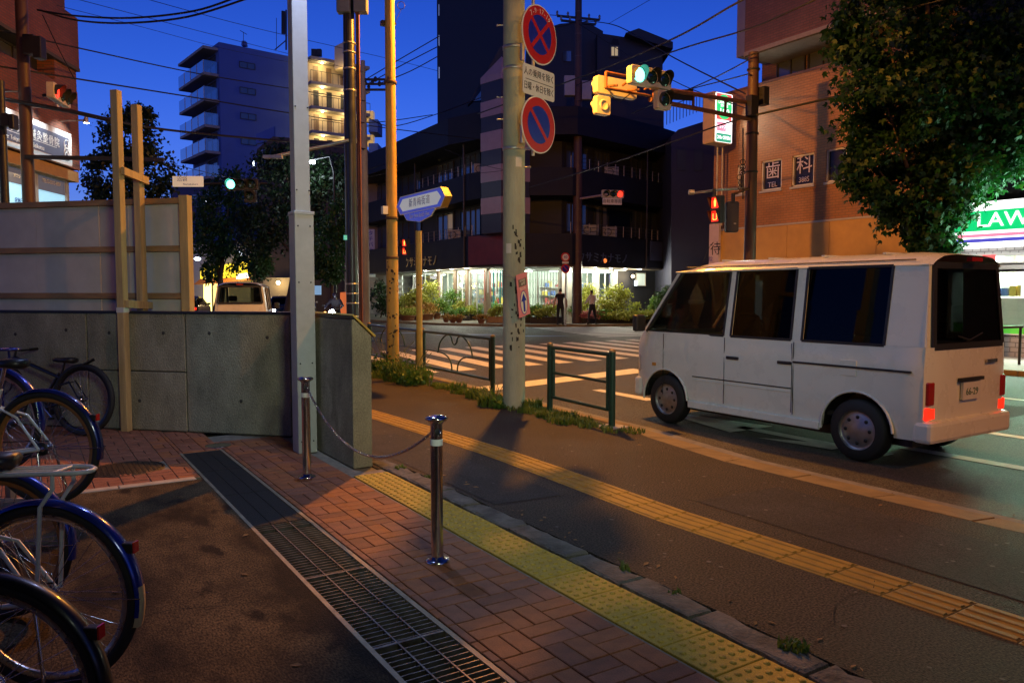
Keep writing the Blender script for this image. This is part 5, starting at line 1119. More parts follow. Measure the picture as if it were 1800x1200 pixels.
# left: two dark poles, red signal edge-on, long arm
for nm, u, v0, D, r_, lab in (('utility_pole', 56, -40, 18.5, .135, 'dark brown pole in front of the clinic sign, thicker of the two'), ('utility_pole', 14, 142, 16.5, .085, 'slender dark pole at the picture edge with a box halfway')):
    p = at(u, 480, D); t = thing(nm, lab, 'pole', (p.x, p.y, 0), group='dark poles before the brick clinic'); MB().tube([(p.x, p.y, -.1), (p.x, p.y, zat(v0, D))], [r_ * 1.1, r_ * .95], 16).build('shaft', m_polebr if u > 30 else m_dark, t, True)
    if u > 30:
        for du, v, w_, h_ in ((-2, 80, .26, .45), (13, 85, .2, .5)): MB().box(-w_/2, w_/2, -.12, .12, -h_/2, h_/2, Matrix.Translation(at(u + du, v, D - .2)) @ Matrix.Rotation(YAW, 4, 'Z')).build('equipment_box', m_black, t, True, bev=.02)
        MB().beam(at(45, 276, D - .1), at(288, 281, D - .1), .09, .09).build('signal_arm', m_dark, t, True)
        MB().tube([at(-60, 162, D - .15), at(130, 197, D - .1), at(196, 212, D)], .05, 8).build('span_arm', m_dark, t, True)
        MB().tube([at(75, 27, D), at(105, 90, D), at(131, 140, D)], .012, 6).build('guy_wire', m_wire, t, True)
    else:
        for du, v, w_, h_ in ((-2, 212, .18, .26), (10, 215, .1, .3)): MB().box(-w_/2, w_/2, -.1, .1, -h_/2, h_/2, Matrix.Translation(at(u + du, v, D - .15)) @ Matrix.Rotation(YAW, 4, 'Z')).build('equipment_box', m_black, t, True, bev=.02)
q = at(101, 168, 18.8); xd_ = (-FW * .93 + RT * .36).normalized(); xd_.z = 0; t, M = signal3('traffic_signal', 'traffic signal seen edge-on with red glow before the brick clinic', q + RT * .12, (lambda n: Vector((-n.y, n.x, 0)))((RT * .96 + FW * .2).normalized()), 2, (e_red, None, None), k=.95, body=m_sig)
MB().bar(q - RT * .35, q + RT * .05, .04).build('arm', m_dark, t, True)
# green signal up the far road with its street sign board
Dg = 27.5; q = at(424, 324, Dg); t, M = signal3('traffic_signal', 'dark traffic signal with glowing green lamp above the white van', q, RT, 0, (e_green, None, None), body=m_sigd)
Ms = M @ Matrix.Translation((.3, -.42, 0)); plate(MB(), Ms, rrect(.4, .42, .05), -.16, 0).build('arrow_housing', m_sigd, t, True); sig_lens(t, Ms, 0, 0, .15, m_lens)
MB().tube([at(300, 325, Dg + .1), at(400, 322, Dg + .2), at(470, 322, Dg + .4)], .045, 8).build('arm', m_dark, t, True)
q = at(330, 319, Dg); t = thing('street_board', 'long white street name board hanging left of the green signal', 'sign', q); M = frame(q, RT, UP); plate(MB(), M, rrect(1.08, .37, .02), -.05, 0).build('board', em('board_glow', (1, .85, .62), .32), t, True)
text('沼袋', .19, m_sblue, 'lettering', t, M @ Matrix.Translation((-.2, .07, .004)), .001); text('Numabukuro', .1, m_sblue, 'lettering', t, M @ Matrix.Translation((.1, -.1, .004)), .001); MB().bar(q + UP * .2 + RT * .3, at(357, 305, Dg), .012).build('hanger', m_dark, t, True)
# tall concrete utility pole behind the dark steel one
p = at(643, 545, 36); t = thing('utility_pole', 'tall concrete utility pole with crossarms behind the dark steel pole', 'pole', (p.x, p.y, 0)); MB().tube([(p.x, p.y, -.1), (p.x, p.y, 8), (p.x, p.y, zat(107, 36))], [.2, .17, .1], 14).build('shaft', m_polec, t, True)
for v in (140, 148, 158): z = zat(v, 36); c = Vector((p.x, p.y, z)); MB().beam(c - RT * .5, c + RT * 1.1, .09, .09).build('crossarm', m_dark, t, True)
for i, (u, v) in enumerate(((628, 138), (642, 143), (655, 146), (660, 140), (667, 148), (648, 155), (636, 150))): MB().lathe([(.04, -.1), (.09, -.04), (.05, 0), (.09, .06), (.03, .14)], 8, Matrix.Translation(at(u, v, 36))).build('insulator', m_black, t, True)
# ================================================================== BUILDINGS
m_sky_glass = pm('dark_glazing', (.01, .013, .02), .06, var=0, spec=.8); m_sky_glass.node_tree.nodes['Principled BSDF'].inputs['Metallic'].default_value = .35; m_sky_glass.node_tree.nodes['Principled BSDF'].inputs['Base Color'].default_value = (.10, .12, .15, 1)
m_frame = pm('window_frame', (.05, .05, .055), .45, .3, var=.1); m_framel = pm('window_frame_pale', (.45, .43, .38), .5, .3, var=.1)
m_shopglass = glass('shop_glass', (.92, .97, .95), .08)
def wallq(g, p, q, z0, z1, th, nrm):
    """upright slab from plan point p to q, thickness th against nrm"""
    p, q = Vector((*p, 0)), Vector((*q, 0)); n = Vector((*nrm, 0)) * -th
    c = [v + Vector((0, 0, z)) for z in (z0, z1) for v in (p, q, q + n, p + n)]
    return g.add(c, [(3,2,1,0),(4,5,6,7),(0,1,5,4),(1,2,6,5),(2,3,7,6),(3,0,4,7)])
def nrm2(p, q): d = Vector((q[0] - p[0], q[1] - p[1])).normalized(); return Vector((d.y, -d.x))      # right-hand side of p->q
def window(parent, p, q, z0, z1, nrm, panes=2, glass_m=None, frame_m=None, fw=.05, depth=.06, name='window', mull=None, transom=None):
    """a framed window standing on the plan line p->q"""
    P, Q = Vector((*p, 0)), Vector((*q, 0)); n = Vector((*nrm, 0)); d = (Q - P)
    g = MB()
    def bar(a, b, w_=fw): g.beam(a + n * .02, b + n * .02, w_, depth, n)
    A, B_, C_, D_ = P + UP * z0, Q + UP * z0, Q + UP * z1, P + UP * z1
    for a, b in ((A, B_), (B_, C_), (C_, D_), (D_, A)): bar(a, b)
    for k in range(1, panes): bar(A.lerp(B_, k / panes), D_.lerp(C_, k / panes), fw * .8)
    if transom: bar(A + UP * transom, B_ + UP * transom, fw * .8)
    w_ = g.build(name, frame_m or m_frame, parent, True)
    for k in range(panes):
        a, b, c, e = A.lerp(B_, k / panes), A.lerp(B_, (k + 1) / panes), D_.lerp(C_, (k + 1) / panes), D_.lerp(C_, k / panes); j = n * rnd.uniform(-.004, .004)
        MB().quad(a, b + j, c + j, e).build('pane', glass_m or m_sky_glass, w_, True)
    return w_
# ---------------------------------------------------------------- hardware shop on the far corner
Q = [(20.9, 56), (20.7, 44), (20.3, 36.4), (20.9, 33.6), (23.8, 31.8), (30.3, 33.2), (36, 34.9)]
QR = [(22.2, 56), (22.0, 44), (21.7, 36.8), (22.3, 34.9), (24.2, 33.3), (30.0, 34.5), (35.7, 36.2)]
BK = [(36.5, 52), (30, 60), (24, 60)]
hb = thing('hardware_shop', 'dark corner building with lit hardware shop windows and rows of plants outside', 'building', (21, 34, 0))
m_hw = pm('dark_tile', (.018, .02, .03), .65, spec=.2, var=.25, scale=1.2, bump=.12, bscale=14); m_hw2 = pm('dark_wall', (.022, .024, .032), .7, var=.25, scale=1.5); m_soff = pm('soffit', (.10, .085, .06), .8, var=.2)
m_pink = pm('pale_tile', (.33, .23, .25), .45, var=.12, scale=3, bump=.15, bscale=30); m_colr = pm('bronze_column', (.20, .13, .075), .5, var=.2)
def ring(name, z0, z1, poly, mat): g = MB(); g.poly(poly + BK, z0, z1); return g.build(name, mat, hb, True)
ring('fascia', 3.02, 4.62, Q, m_hw); ring('floor_band', 6.55, 7.95, Q, m_hw)
Q2 = [(20.0, 58), (19.9, 46), (19.6, 37.4), (20.6, 33.8), (23.8, 31.4), (30.6, 32.8), (36.6, 34.6)]
ring('roof_band', 9.55, 10.95, Q2, m_hw); ring('upper_wall', 7.95, 9.55, QR, m_hw2); ring('middle_wall', 4.62, 6.55, QR, m_hw2)
ring('canopy_soffit', 2.93, 3.02, [(x + .05, y + .05) for x, y in Q], m_soff)
def seg(P, i, f): return (P[i][0] + (P[i+1][0] - P[i][0]) * f, P[i][1] + (P[i+1][1] - P[i][1]) * f)
def wl(i, f0, f1, z0, z1, n, **k):
    p, q = seg(QR, i, f0), seg(QR, i, f1); nn = nrm2(p, q); nn = Vector((-abs(nn.x) if i < 3 else nn.x, nn.y)); nn = nrm2(p, q)
    if nn.dot(Vector((-20, -32))) < 0: nn = -nn
    p = (p[0] + nn.x * .03, p[1] + nn.y * .03); q = (q[0] + nn.x * .03, q[1] + nn.y * .03); return window(hb, p, q, z0, z1, nn, n, **k)
for z0, z1 in ((4.85, 6.4), (8.15, 9.4)):
    wl(0, .2, .45, z0, z1, 3); wl(0, .6, .85, z0, z1, 3); wl(1, .1, .42, z0, z1, 3); wl(1, .55, .9, z0, z1, 4)
    wl(4, .05, .34, z0, z1, 4); wl(4, .44, .66, z0, z1, 4); wl(5, .0, .5, z0, z1, 5, glass_m=m_sky_glass)
# curtains behind some panes
for f0, f1 in ((.47, .51), (.57, .62)):
    p, q = seg(QR, 4, f0), seg(QR, 4, f1); MB().quad((p[0] + .0, p[1] - .1, 4.95), (q[0], q[1] - .1, 4.95), (q[0], q[1] - .1, 6.3), (p[0], p[1] - .1, 6.3)).build('curtain', pm('curtain', (.18, .17, .2), .8, var=.3, scale=9, stretch=(8, 8, .2)), hb, True)
for (i, f, zz) in ((1, .48, 4.66), (1, .95, 7.99), (4, .40, 4.66), (4, .72, 7.99), (4, .70, 4.66), (0, .5, 4.66)):
    p = seg(QR, i, f); c = Vector((p[0] - .45, p[1] - .45, zz)); ac = MB().box(-.4, .4, -.15, .15, 0, .6, Matrix.Translation(c) @ Matrix.Rotation(YAW, 4, 'Z')).build('air_conditioner', pm('ac_case', (.34, .34, .33), .5, var=.15), hb, True, bev=.02); MB().torus(.19, .02, 18, 5, frame(c + Vector((0, 0, .3)) - FW * .155 - RT * .1, RT, UP)).build('fan_guard', m_frame, ac, True)
for (i, f) in ((1, .02), (1, .93), (4, .97)): p = seg(Q, i, f); MB().tube([(p[0] - .06, p[1] - .06, 3.0), (p[0] - .06, p[1] - .06, 10)], .05, 8).build('drainpipe', m_frame, hb, True)
p, q = seg(QR, 1, .30), seg(QR, 1, .40); MB().quad((p[0] - .06, p[1], 4.9), (q[0] - .06, q[1], 4.9), (q[0] - .06, q[1], 6.3), (p[0] - .06, p[1], 6.3)).build('lit_blind', em('lit_blind', (1, .72, .4), .10), hb, True)
# thin rails on the bands
for zt in (4.62, 7.95):
    for i in (1, 4, 5):
        n = 9
        for k in range(n + 1):
            p = seg(Q, i, k / n); p = (p[0] + (QR[i][0] - Q[i][0]) * .15, p[1] + (QR[i][1] - Q[i][1]) * .15); MB().bar((*p, zt), (*p, zt + .62), .022, 6).build('rail_post', m_framel, hb, True)
        for dz in (.2, .4, .6):
            p, q = seg(Q, i, 0), seg(Q, i, 1); o_ = ((QR[i][0] - Q[i][0]) * .15, (QR[i][1] - Q[i][1]) * .15); MB().bar((p[0] + o_[0], p[1] + o_[1], zt + dz), (q[0] + o_[0], q[1] + o_[1], zt + dz), .014, 5).build('rail_bar', m_frame, hb, True)
# striped corner pier
_l, _c, _r = at(846, 400, 40.0), at(881, 400, 38.9), at(931, 400, 39.6); cp = [(_l.x, _l.y), (_c.x, _c.y), (_r.x, _r.y), (_r.x + .8, _r.y + 1.6), (_l.x + 1.4, _l.y + 1.2)]
g = MB(); g.poly(cp, 4.62, 12.3); g.build('corner_pier', pm('pier_dark', (.03, .03, .045), .5, var=.2), hb, True)
cc = (sum(p[0] for p in cp) / 5, sum(p[1] for p in cp) / 5); cpo = [(cc[0] + (x - cc[0]) * 1.02, cc[1] + (y - cc[1]) * 1.02) for x, y in cp]
for z0, z1 in ((5.6, 6.42), (7.22, 8.03), (8.8, 9.73), (10.5, 11.27), (12.2, 12.5)): g = MB(); g.poly(cpo, z0, z1); g.build('tile_stripe', m_pink, hb, True)
g = MB(); a, b, c = cpo[0], cpo[1], cpo[2]; g.add([(*a, 12.5), (*b, 12.5), (*c, 12.5), (b[0] + .1, b[1] + .1, 13.3), (cc[0] + .5, cc[1] + .7, 12.5)], [(0, 1, 3), (1, 2, 3), (2, 4, 3), (4, 0, 3)]); g.build('gable_stone', m_pink, hb, True)
pr_ = MB(); p = Q[2]; q = Q[3]; pr_.quad((p[0] - .03, p[1], 3.05), (q[0] - .03, q[1], 3.05), (q[0] - .03, q[1], 4.6), (p[0] - .03, p[1], 4.6)); pr_.build('red_panel', pm('panel_red', (.16, .028, .028), .5, var=.25, scale=3), hb, True)
# lettering on the fascia
nn = nrm2(Q[4], Q[5]); M = frame((*seg(Q, 4, .38), 3.42), (Q[5][0] - Q[4][0], Q[5][1] - Q[4][1], 0), UP); M.translation += M.to_3x3() @ Vector((0, 0, .02)); text('ウサミカナモノ', .58, pm('letter_blue', (.10, .13, .22), .4, .3, var=.1), 'fascia_lettering', hb, M, .03, space=1.12)
M = frame((*seg(Q, 1, .12), 3.45), (Q[2][0] - Q[1][0], Q[2][1] - Q[1][1], 0), UP); M.translation += M.to_3x3() @ Vector((0, 0, .02)); text('ウサミカナモノ', .7, pm('letter_brass', (.5, .36, .14), .35, .8, var=.2), 'fascia_lettering', hb, M, .03, space=1.1)
MB().ball((*seg(Q, 4, .40), 3.3), .12).build('fascia_lamp', em('amber', (1, .25, .05), 1.2), hb, True)
g = MB(); p, q = seg(Q, 5, 0.05), seg(Q, 5, .95); n_ = nrm2(Q[5], Q[6])
for f0, f1 in ((.02, .24), (.26, .48), (.50, .72), (.74, .96)):
    p, q = seg(Q, 5, f0), seg(Q, 5, f1); wallq(MB(), (p[0] + .02, p[1] - .06), (q[0] + .02, q[1] - .06), 3.45, 4.55, .05, (.28, -.96)).build('cladding_panel', pm('clad_blue', (.10, .12, .19), .4, .2, var=.15), hb, True)
# shop interior, ground floor
FL = [(22.6, 56), (22.4, 44), (21.9, 37.2), (22.6, 35.4), (24.4, 33.6), (30.1, 34.9), (30.6, 36)]
INB = [(34, 41), (30, 50), (27, 56)]
m_in = pm('shop_wall', (.50, .54, .46), .7, var=.15, scale=2); m_infl = pm('shop_floor', (.35, .36, .33), .5, var=.15)
g = MB(); g.poly(FL + INB, 0.0, .06); g.build('shop_floor', m_infl, hb, True); g = MB(); g.poly(FL + INB, 2.86, 2.93); g.build('shop_ceiling', m_in, hb, True)
bw = [(27, 56), (25.6, 46), (25.0, 39.2), (26.2, 38.2), (31, 39), (33, 40)]
for a, b in zip(bw, bw[1:]): wallq(MB(), a, b, .06, 2.86, .1, nrm2(a, b)).build('back_wall', m_in, hb, True)
e_tube = em('fluorescent', (.86, 1, .88), 9)
for (x, y, dx, dy) in ((24, 51, .2, 1), (24, 47.5, .2, 1), (23.8, 44, .1, 1), (23.4, 41, .1, 1), (23.3, 38.6, .1, 1), (24, 36.5, .5, .5), (25.6, 35.6, 1, .2), (27.4, 36, 1, .2), (29.2, 36.4, 1, .2)):
    for s in (0, .35):
        p = Vector((x + dy * s, y - dx * s, 2.8)); d = Vector((dx, dy, 0)).normalized() * .6; MB().beam(p - d, p + d, .09, .05).build('ceiling_lamp', e_tube, hb, True)
for (x, y, w_) in ((23.6, 48, 260), (23.4, 43, 260), (23.2, 39, 230), (24.0, 36.2, 170), (26.2, 35.8, 220), (28.8, 36.4, 200)): lamp('POINT', 'shop_light', (x, y, 2.6), w_ * SHOP, (.88, 1, .9), .25, parent=hb)
# under-canopy downlights
for i, fs in ((1, (.15, .4, .65, .9)), (4, (.1, .3, .5, .7, .9))):
    for f in fs:
        p = seg(Q, i, f); c = Vector((p[0] + (FL[i][0] - Q[i][0]) * .12, p[1] + (FL[i][1] - Q[i][1]) * .12, 2.925)); MB().lathe([(.09, 0), (.085, -.015), (1e-4, -.015)], 12, Matrix.Translation(c)).build('downlight', e_tube, hb, True); lamp('POINT', 'canopy_light', c - UP * .12, 130 * SHOP, (1, .95, .74), .08, parent=hb)
def shopwin(i, f0, f1, n, **k):
    p, q = seg(FL, i, f0), seg(FL, i, f1); nn = nrm2(p, q); nn = nn if nn.dot(Vector((-20, -32))) > 0 else -nn; return window(hb, p, q, .1, 2.8, nn, n, m_shopglass, m_framel, .06, .08, 'shop_window', **k), p, q, nn
shopwin(0, .35, .98, 4); shopwin(1, .04, .36, 2); shopwin(1, .42, .62, 2, transom=1.7); shopwin(2, .0, .95, 1)
shopwin(1, .66, .97, 2); shopwin(3, .05, .95, 2); shopwin(4, .12, .5, 3, transom=2.0); shopwin(4, .52, .78, 2)
for i, f in ((0, .32), (1, .0), (1, .39), (1, .64), (2, .02), (3, .0), (4, .02), (4, .10), (4, .51), (4, .80)):
    p = seg(FL, i, f); MB().box(p[0] - .15, p[0] + .15, p[1] - .15, p[1] + .15, 0, 2.93).build('column', m_colr if i != 4 else m_framel, hb, True, bev=.01)
p, q = seg(FL, 4, .81), seg(Q, 5, .9); nn = nrm2(p, q); wallq(MB(), p, (36, 36.4), 0, 3.0, .2, nn).build('side_wall', m_hw2, hb, True); window(hb, (31.0, 35.05), (31.9, 35.25), 2.0, 2.75, Vector((.22, -.97)), 1, em('small_window', (.75, .9, .8), .5), m_framel)
lpos = Vector((30.35, 34.6, 2.55)); MB().ball(lpos, .09).build('wall_lamp', em('warm_bulb', (1, .75, .4), 30), hb, True); lamp('POINT', 'wall_light', lpos + Vector((-.2, -.3, 0)), 45 * SHOP, (1, .75, .42), .08, parent=hb); MB().box(30.6, 30.75, 34.65, 34.75, 2.0, 2.3).build('wall_notice', em('notice', (.6, .8, 1), 2), hb, True)
# folding lattice gates behind the glass
def lattice(p, q, z0, z1, off):
    P, Q_ = Vector((*p, 0)), Vector((*q, 0)); d = Q_ - P; n = max(4, int(d.length / .16)); m_l = pm('lattice_steel', (.35, .36, .36), .4, .6, var=.2)
    for k in range(n + 1):
        a = P.lerp(Q_, k / n) + Vector((*off, 0)); MB().beam(a + UP * z0, a + UP * z1, .028, .028).build('gate_bar', m_l, hb, True)
    g = MB()
    for r_ in range(3):
        zz = z0 + .35 + r_ * .8
        for k in range(n): a, b = P.lerp(Q_, k / n), P.lerp(Q_, (k + 1) / n); o_ = Vector((*off, 0)); g.beam(a + o_ + UP * zz, b + o_ + UP * (zz + .3), .012, .012); g.beam(a + o_ + UP * (zz + .3), b + o_ + UP * zz, .012, .012)
    g.build('gate_lattice', m_l, hb, True)['kind'] = 'stuff'
lattice(seg(FL, 1, .66), seg(FL, 1, .97), .1, 2.75, (.25, 0)); lattice(seg(FL, 3, .0), seg(FL, 3, .95), .1, 2.75, (.15, .15))
# shelves and goods inside
for (x, y, lx, ly) in ((24.6, 40.5, .3, 1.2), (24.8, 43.2, .3, 1.2), (25.2, 46.2, .3, 1.4), (27.2, 37.9, 1.2, .3), (29.4, 38.1, 1.0, .3)):
    for z in (.4, .9, 1.4, 1.9):
        MB().box(x - lx, x + lx, y - ly, y + ly, z, z + .03).build('shelf', m_framel, hb, True)
        for k in range(5):
            f = rnd.uniform(-.9, .9); c = Vector((x + lx * f, y + ly * f, z + .03)); s = rnd.uniform(.06, .13); MB().box(-s, s, -s, s, 0, rnd.uniform(.15, .4), Matrix.Translation(c)).build('goods', rnd.choice([pm('goods_r', (.35, .05, .04), .6, var=.2), pm('goods_b', (.05, .12, .3), .6, var=.2), pm('goods_w', (.55, .55, .5), .6, var=.2), pm('goods_y', (.5, .38, .06), .6, var=.2)]), hb, True)
# tools and canopies hanging by the entrance
for k in range(9): p = seg(FL, 2, k / 9); MB().beam((p[0] - .2, p[1] - .1, 1.2 + rnd.uniform(-.3, .5)), (p[0] - .2 + rnd.uniform(-.05, .05), p[1] - .1, 2.8), .06, .06).build('hanging_tool', rnd.choice([MAT['goods_r'], pm('tool_pink', (.5, .2, .16), .5, var=.1), pm('tool_teal', (.03, .3, .35), .5, var=.1), m_framel]), hb, True)
# stepladder
ld = thing('stepladder', 'white stepladder standing by the lit shop window', 'ladder', at(727, 560, 50)); b0 = at(724, 553, 50); b0.z = 0; top_ = at(733, 482, 50)
for s in (-.22, .22): MB().beam(b0 + Vector((0, s - .5, 0)), top_ + Vector((0, s * .6, 0)), .07, .07).build('rail', m_swhite, ld, True); MB().beam(b0 + Vector((0, s + .9, 0)), top_ + Vector((0, s * .6, 0)), .05, .05).build('rear_rail', m_swhite, ld, True)
for k in range(1, 7): c = (b0 + Vector((0, -.5, 0))).lerp(top_, k / 7); MB().beam(c - Vector((0, .22, 0)), c + Vector((0, .22, 0)), .08, .04).build('rung', m_swhite, ld, True)
# roof structures behind the parapet
tw = thing('tower_block', 'dark tall tower block rising behind the hardware shop', 'building', at(830, 500, 50)); a, b = at(769, 200, 50), at(900, 200, 47); bb_ = b + FW * 8; aa_ = a + FW * 8
m_tw = pm('tower_navy', (.018, .021, .034), .6, var=.2, scale=.8)
g = MB(); g.poly([(a.x, a.y), (b.x, b.y), (bb_.x, bb_.y), (aa_.x, aa_.y)], 8, 30); g.build('wall', m_tw, tw, True)
for v in (8, 62, 118): 
    for f in (.02,): c = at(771, v, 49.9); MB().quad(at(771, v, 49.9), at(776, v + 1, 49.9), at(776, v + 20, 49.9), at(771, v + 20, 49.9)).build('window', em('tower_pane', (.45, .6, 1), .25), tw, True)
g = MB(); g.ext([at(832, 178, 44.5), at(889, 172, 44), at(889, 112, 44), at(884, 108, 44)], FW * .3); g.build('skylight', m_sky_glass, tw, True); g = MB(); g.ext([at(822, 185, 45.5), at(836, 172, 45.3), at(892, 92, 45), at(892, 80, 45), at(880, 82, 45)], FW * .5); g.build('sloped_roof', m_tw, tw, True)
ph = thing('penthouse', 'dark boxy penthouse with overhanging cap on the corner building roof', 'building', at(1040, 220, 44)); 
def card(g, pts, D, th): g.ext([at(u, v, D) for u, v in pts], FW * th); return g
card(MB(), [(926, 232), (1060, 232), (1060, 55), (1030, 38), (985, 42), (926, 60)], 45.5, 6).build('left_wall', m_tw, ph, True)
card(MB(), [(1050, 232), (1167, 226), (1164, 76), (1050, 58)], 44.5, 6).build('right_wall', pm('tower_navy2', (.015, .018, .03), .6, var=.2), ph, True)
card(MB(), [(1118, 66), (1183, 86), (1183, 74), (1123, 50), (1100, 58)], 43.8, 7).build('roof_cap', m_tw, ph, True)
w_ = card(MB(), [(1072, 101), (1089, 101), (1089, 80), (1072, 80)], 44.4, .05).build('window', m_frame, ph, True); card(MB(), [(1075, 98), (1086, 98), (1086, 83), (1075, 83)], 44.35, .02).build('pane', em('attic_glow', (1, .75, .35), .35), w_, True); 
for k in range(2): card(MB(), [(1079.8, 98 - k * 0), (1081, 98), (1081, 83), (1079.8, 83)], 44.3, .02).build('glazing_bar', m_frame, w_, True) if k == 0 else None
card(MB(), [(1072, 80), (1089, 80), (1086, 70), (1078, 68)], 44.4, .03).build('gable_vent', m_hw, ph, True); card(MB(), [(990, 108), (1004, 108), (1004, 90), (990, 90)], 45.4, .05).build('window', m_sky_glass, ph, True)
# railing on the roof to the right
for k in range(13): a = at(1166 + k * 5.8, 222 - k * 2.4, 41 + k * .5); MB().bar(a, a + UP * .95, .02, 5).build('roof_rail_post', m_frame, ph, True)
MB().bar(at(1166, 222, 41) + UP * .95, at(1236, 193, 47) + UP * .95, .025, 5).build('roof_rail', m_frame, ph, True)
# side building beyond, down the cross street
sb_ = thing('side_building', 'plain blue-grey building end along the cross street', 'building', at(1215, 500, 44)); card(MB(), [(1180, 560), (1265, 560), (1265, 205), (1192, 228), (1180, 240)], 43, 8).build('wall', pm('blue_render', (.04, .045, .08), .7, var=.15), sb_, True)
for k in range(2): card(MB(), [(1190 + k * 30, 300), (1206 + k * 30, 300), (1206 + k * 30, 262), (1190 + k * 30, 262)], 42.95, .05).build('window', m_sky_glass, sb_, True)
# beige building left of it with a tall sign
bg_ = thing('beige_building', 'beige rendered building with a tall white shop sign left of the hardware shop', 'building', at(650, 540, 56)); m_bei = pm('beige_render', (.30, .24, .20), .8, var=.2, scale=1)
card(MB(), [(606, 566), (706, 566), (706, 292), (668, 272), (606, 280)], 57, 8).build('wall', m_bei, bg_, True); card(MB(), [(668, 420), (706, 420), (706, 310), (668, 330)], 56.6, .3).build('dark_bay', m_hw2, bg_, True); card(MB(), [(640, 380), (692, 380), (692, 366), (640, 366)], 56.3, .4).build('beam', m_hw2, bg_, True)
q = at(652, 445, 55.5); M = frame(q, RT, UP); s_ = plate(MB(), M, rrect(.55, 3.4, .02), -.2, 0).build('sign_board', m_swhite, bg_, True)
for k, chx in enumerate('タチバナ建具工業'): text(chx, .38, m_sblue, 'sign_lettering', s_, M @ Matrix.Translation((0, 1.4 - k * .4, .01)), .004)
for k in range(6): card(MB(), [(690 + k * .0, 492 + k * 10), (708, 491 + k * 10), (708, 496 + k * 10), (690, 497 + k * 10)], 54, .2).build('slat', m_framel, bg_, True)
# ---------------------------------------------------------------- brick building across the road
bb2 = thing('brick_building', 'orange lit brick building with lettered windows across the road', 'building', (21, 16.5, 0))
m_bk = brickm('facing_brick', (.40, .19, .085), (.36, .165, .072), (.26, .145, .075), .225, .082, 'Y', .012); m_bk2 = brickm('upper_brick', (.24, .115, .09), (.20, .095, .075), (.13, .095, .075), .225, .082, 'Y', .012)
Y0, Y1 = 11.5, 19.65
# wall with real window openings
wins = [(onx(1338, 310, 21).y, onx(1374, 310, 21).y), (onx(1392, 300, 21).y, onx(1431, 300, 21).y), (onx(1452, 290, 21).y, onx(1488, 290, 21).y), (onx(1296, 320, 21).y, onx(1309, 320, 21).y)]
wz = (onx(1356, 334, 21).z, onx(1356, 281, 21).z)
ys = sorted([y for a in wins for y in a] + [Y0, Y1]); cuts = sorted([tuple(sorted(a)) for a in wins])
y = Y0
for a, b in cuts + [(Y1, Y1)]:
    MB().box(21, 21.3, y, a, wz[0], wz[1]).build('wall_pier', m_bk, bb2, True); y = b
MB().box(21, 21.3, Y0, Y1, 3.78, wz[0]).build('wall', m_bk, bb2, True); MB().box(21, 21.3, Y0, Y1, wz[1], 8.5).build('wall', m_bk, bb2, True)
MB().box(21.3, 29, Y0 + .1, Y1 - .02, 3.5, 8.3).build('core', m_bk2, bb2, True)
MB().box(20.97, 21.33, Y0, Y1 + .02, 8.5, 8.58).build('coping', m_bk2, bb2, True)
for k, (a, b) in enumerate(cuts):
    w_ = window(bb2, (21.1, b), (21.1, a), wz[0], wz[1], Vector((-1, 0)), 1, pm('blackout_film', (.02, .018, .022), .25, var=0), pm('frame_white', (.62, .6, .55), .5, var=.1), .1, .1)
    MB().box(20.95, 21.1, a - .04, b + .04, wz[0] - .07, wz[0]).build('sill', m_framel, bb2, True)
    c = (21.07, (a + b) / 2, (wz[0] + wz[1]) / 2); M = frame(c, (0, -1, 0), UP); m_lil = pm('letter_lilac', (.55, .46, .52), .5, var=0)
    hgt = wz[1] - wz[0]
    if k == 2: text('歯', hgt * .62, m_lil, 'window_lettering', w_, M @ Matrix.Translation((0, hgt * .12, 0)), .004); text('TEL', hgt * .24, m_lil, 'window_lettering', w_, M @ Matrix.Translation((0, -hgt * .32, 0)), .004)
    if k == 1: text('科', hgt * .62, m_lil, 'window_lettering', w_, M @ Matrix.Translation((0, hgt * .14, 0)), .004); text('3885', hgt * .24, m_lil, 'window_lettering', w_, M @ Matrix.Translation((0, -hgt * .3, 0)), .004, .85)
    if k == 3: text('科', hgt * .4, m_lil, 'window_lettering', w_, M @ Matrix.Translation((0, hgt * .2, 0)), .004)
# setback storey, overhanging bay
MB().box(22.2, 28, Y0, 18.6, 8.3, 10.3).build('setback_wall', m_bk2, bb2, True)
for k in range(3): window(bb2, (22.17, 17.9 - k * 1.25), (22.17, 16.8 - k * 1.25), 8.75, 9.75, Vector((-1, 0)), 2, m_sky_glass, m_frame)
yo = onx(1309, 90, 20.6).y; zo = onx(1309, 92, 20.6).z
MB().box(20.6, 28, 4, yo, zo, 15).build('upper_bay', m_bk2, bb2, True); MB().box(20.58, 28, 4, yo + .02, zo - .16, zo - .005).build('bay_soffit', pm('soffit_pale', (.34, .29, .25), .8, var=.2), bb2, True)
MB().box(20.6, 22, yo + .01, yo + .35, zo - .1, 15).build('side_strip', pm('strip_blue', (.2, .2, .28), .6, var=.1), bb2, True)
MB().tube([(22, yo - 2.8, 9.8), (21.5, yo - 2.8, 9.9), (21.4, yo - 3.3, 9.7)], .03, 6).build('bracket', m_frame, bb2, True)
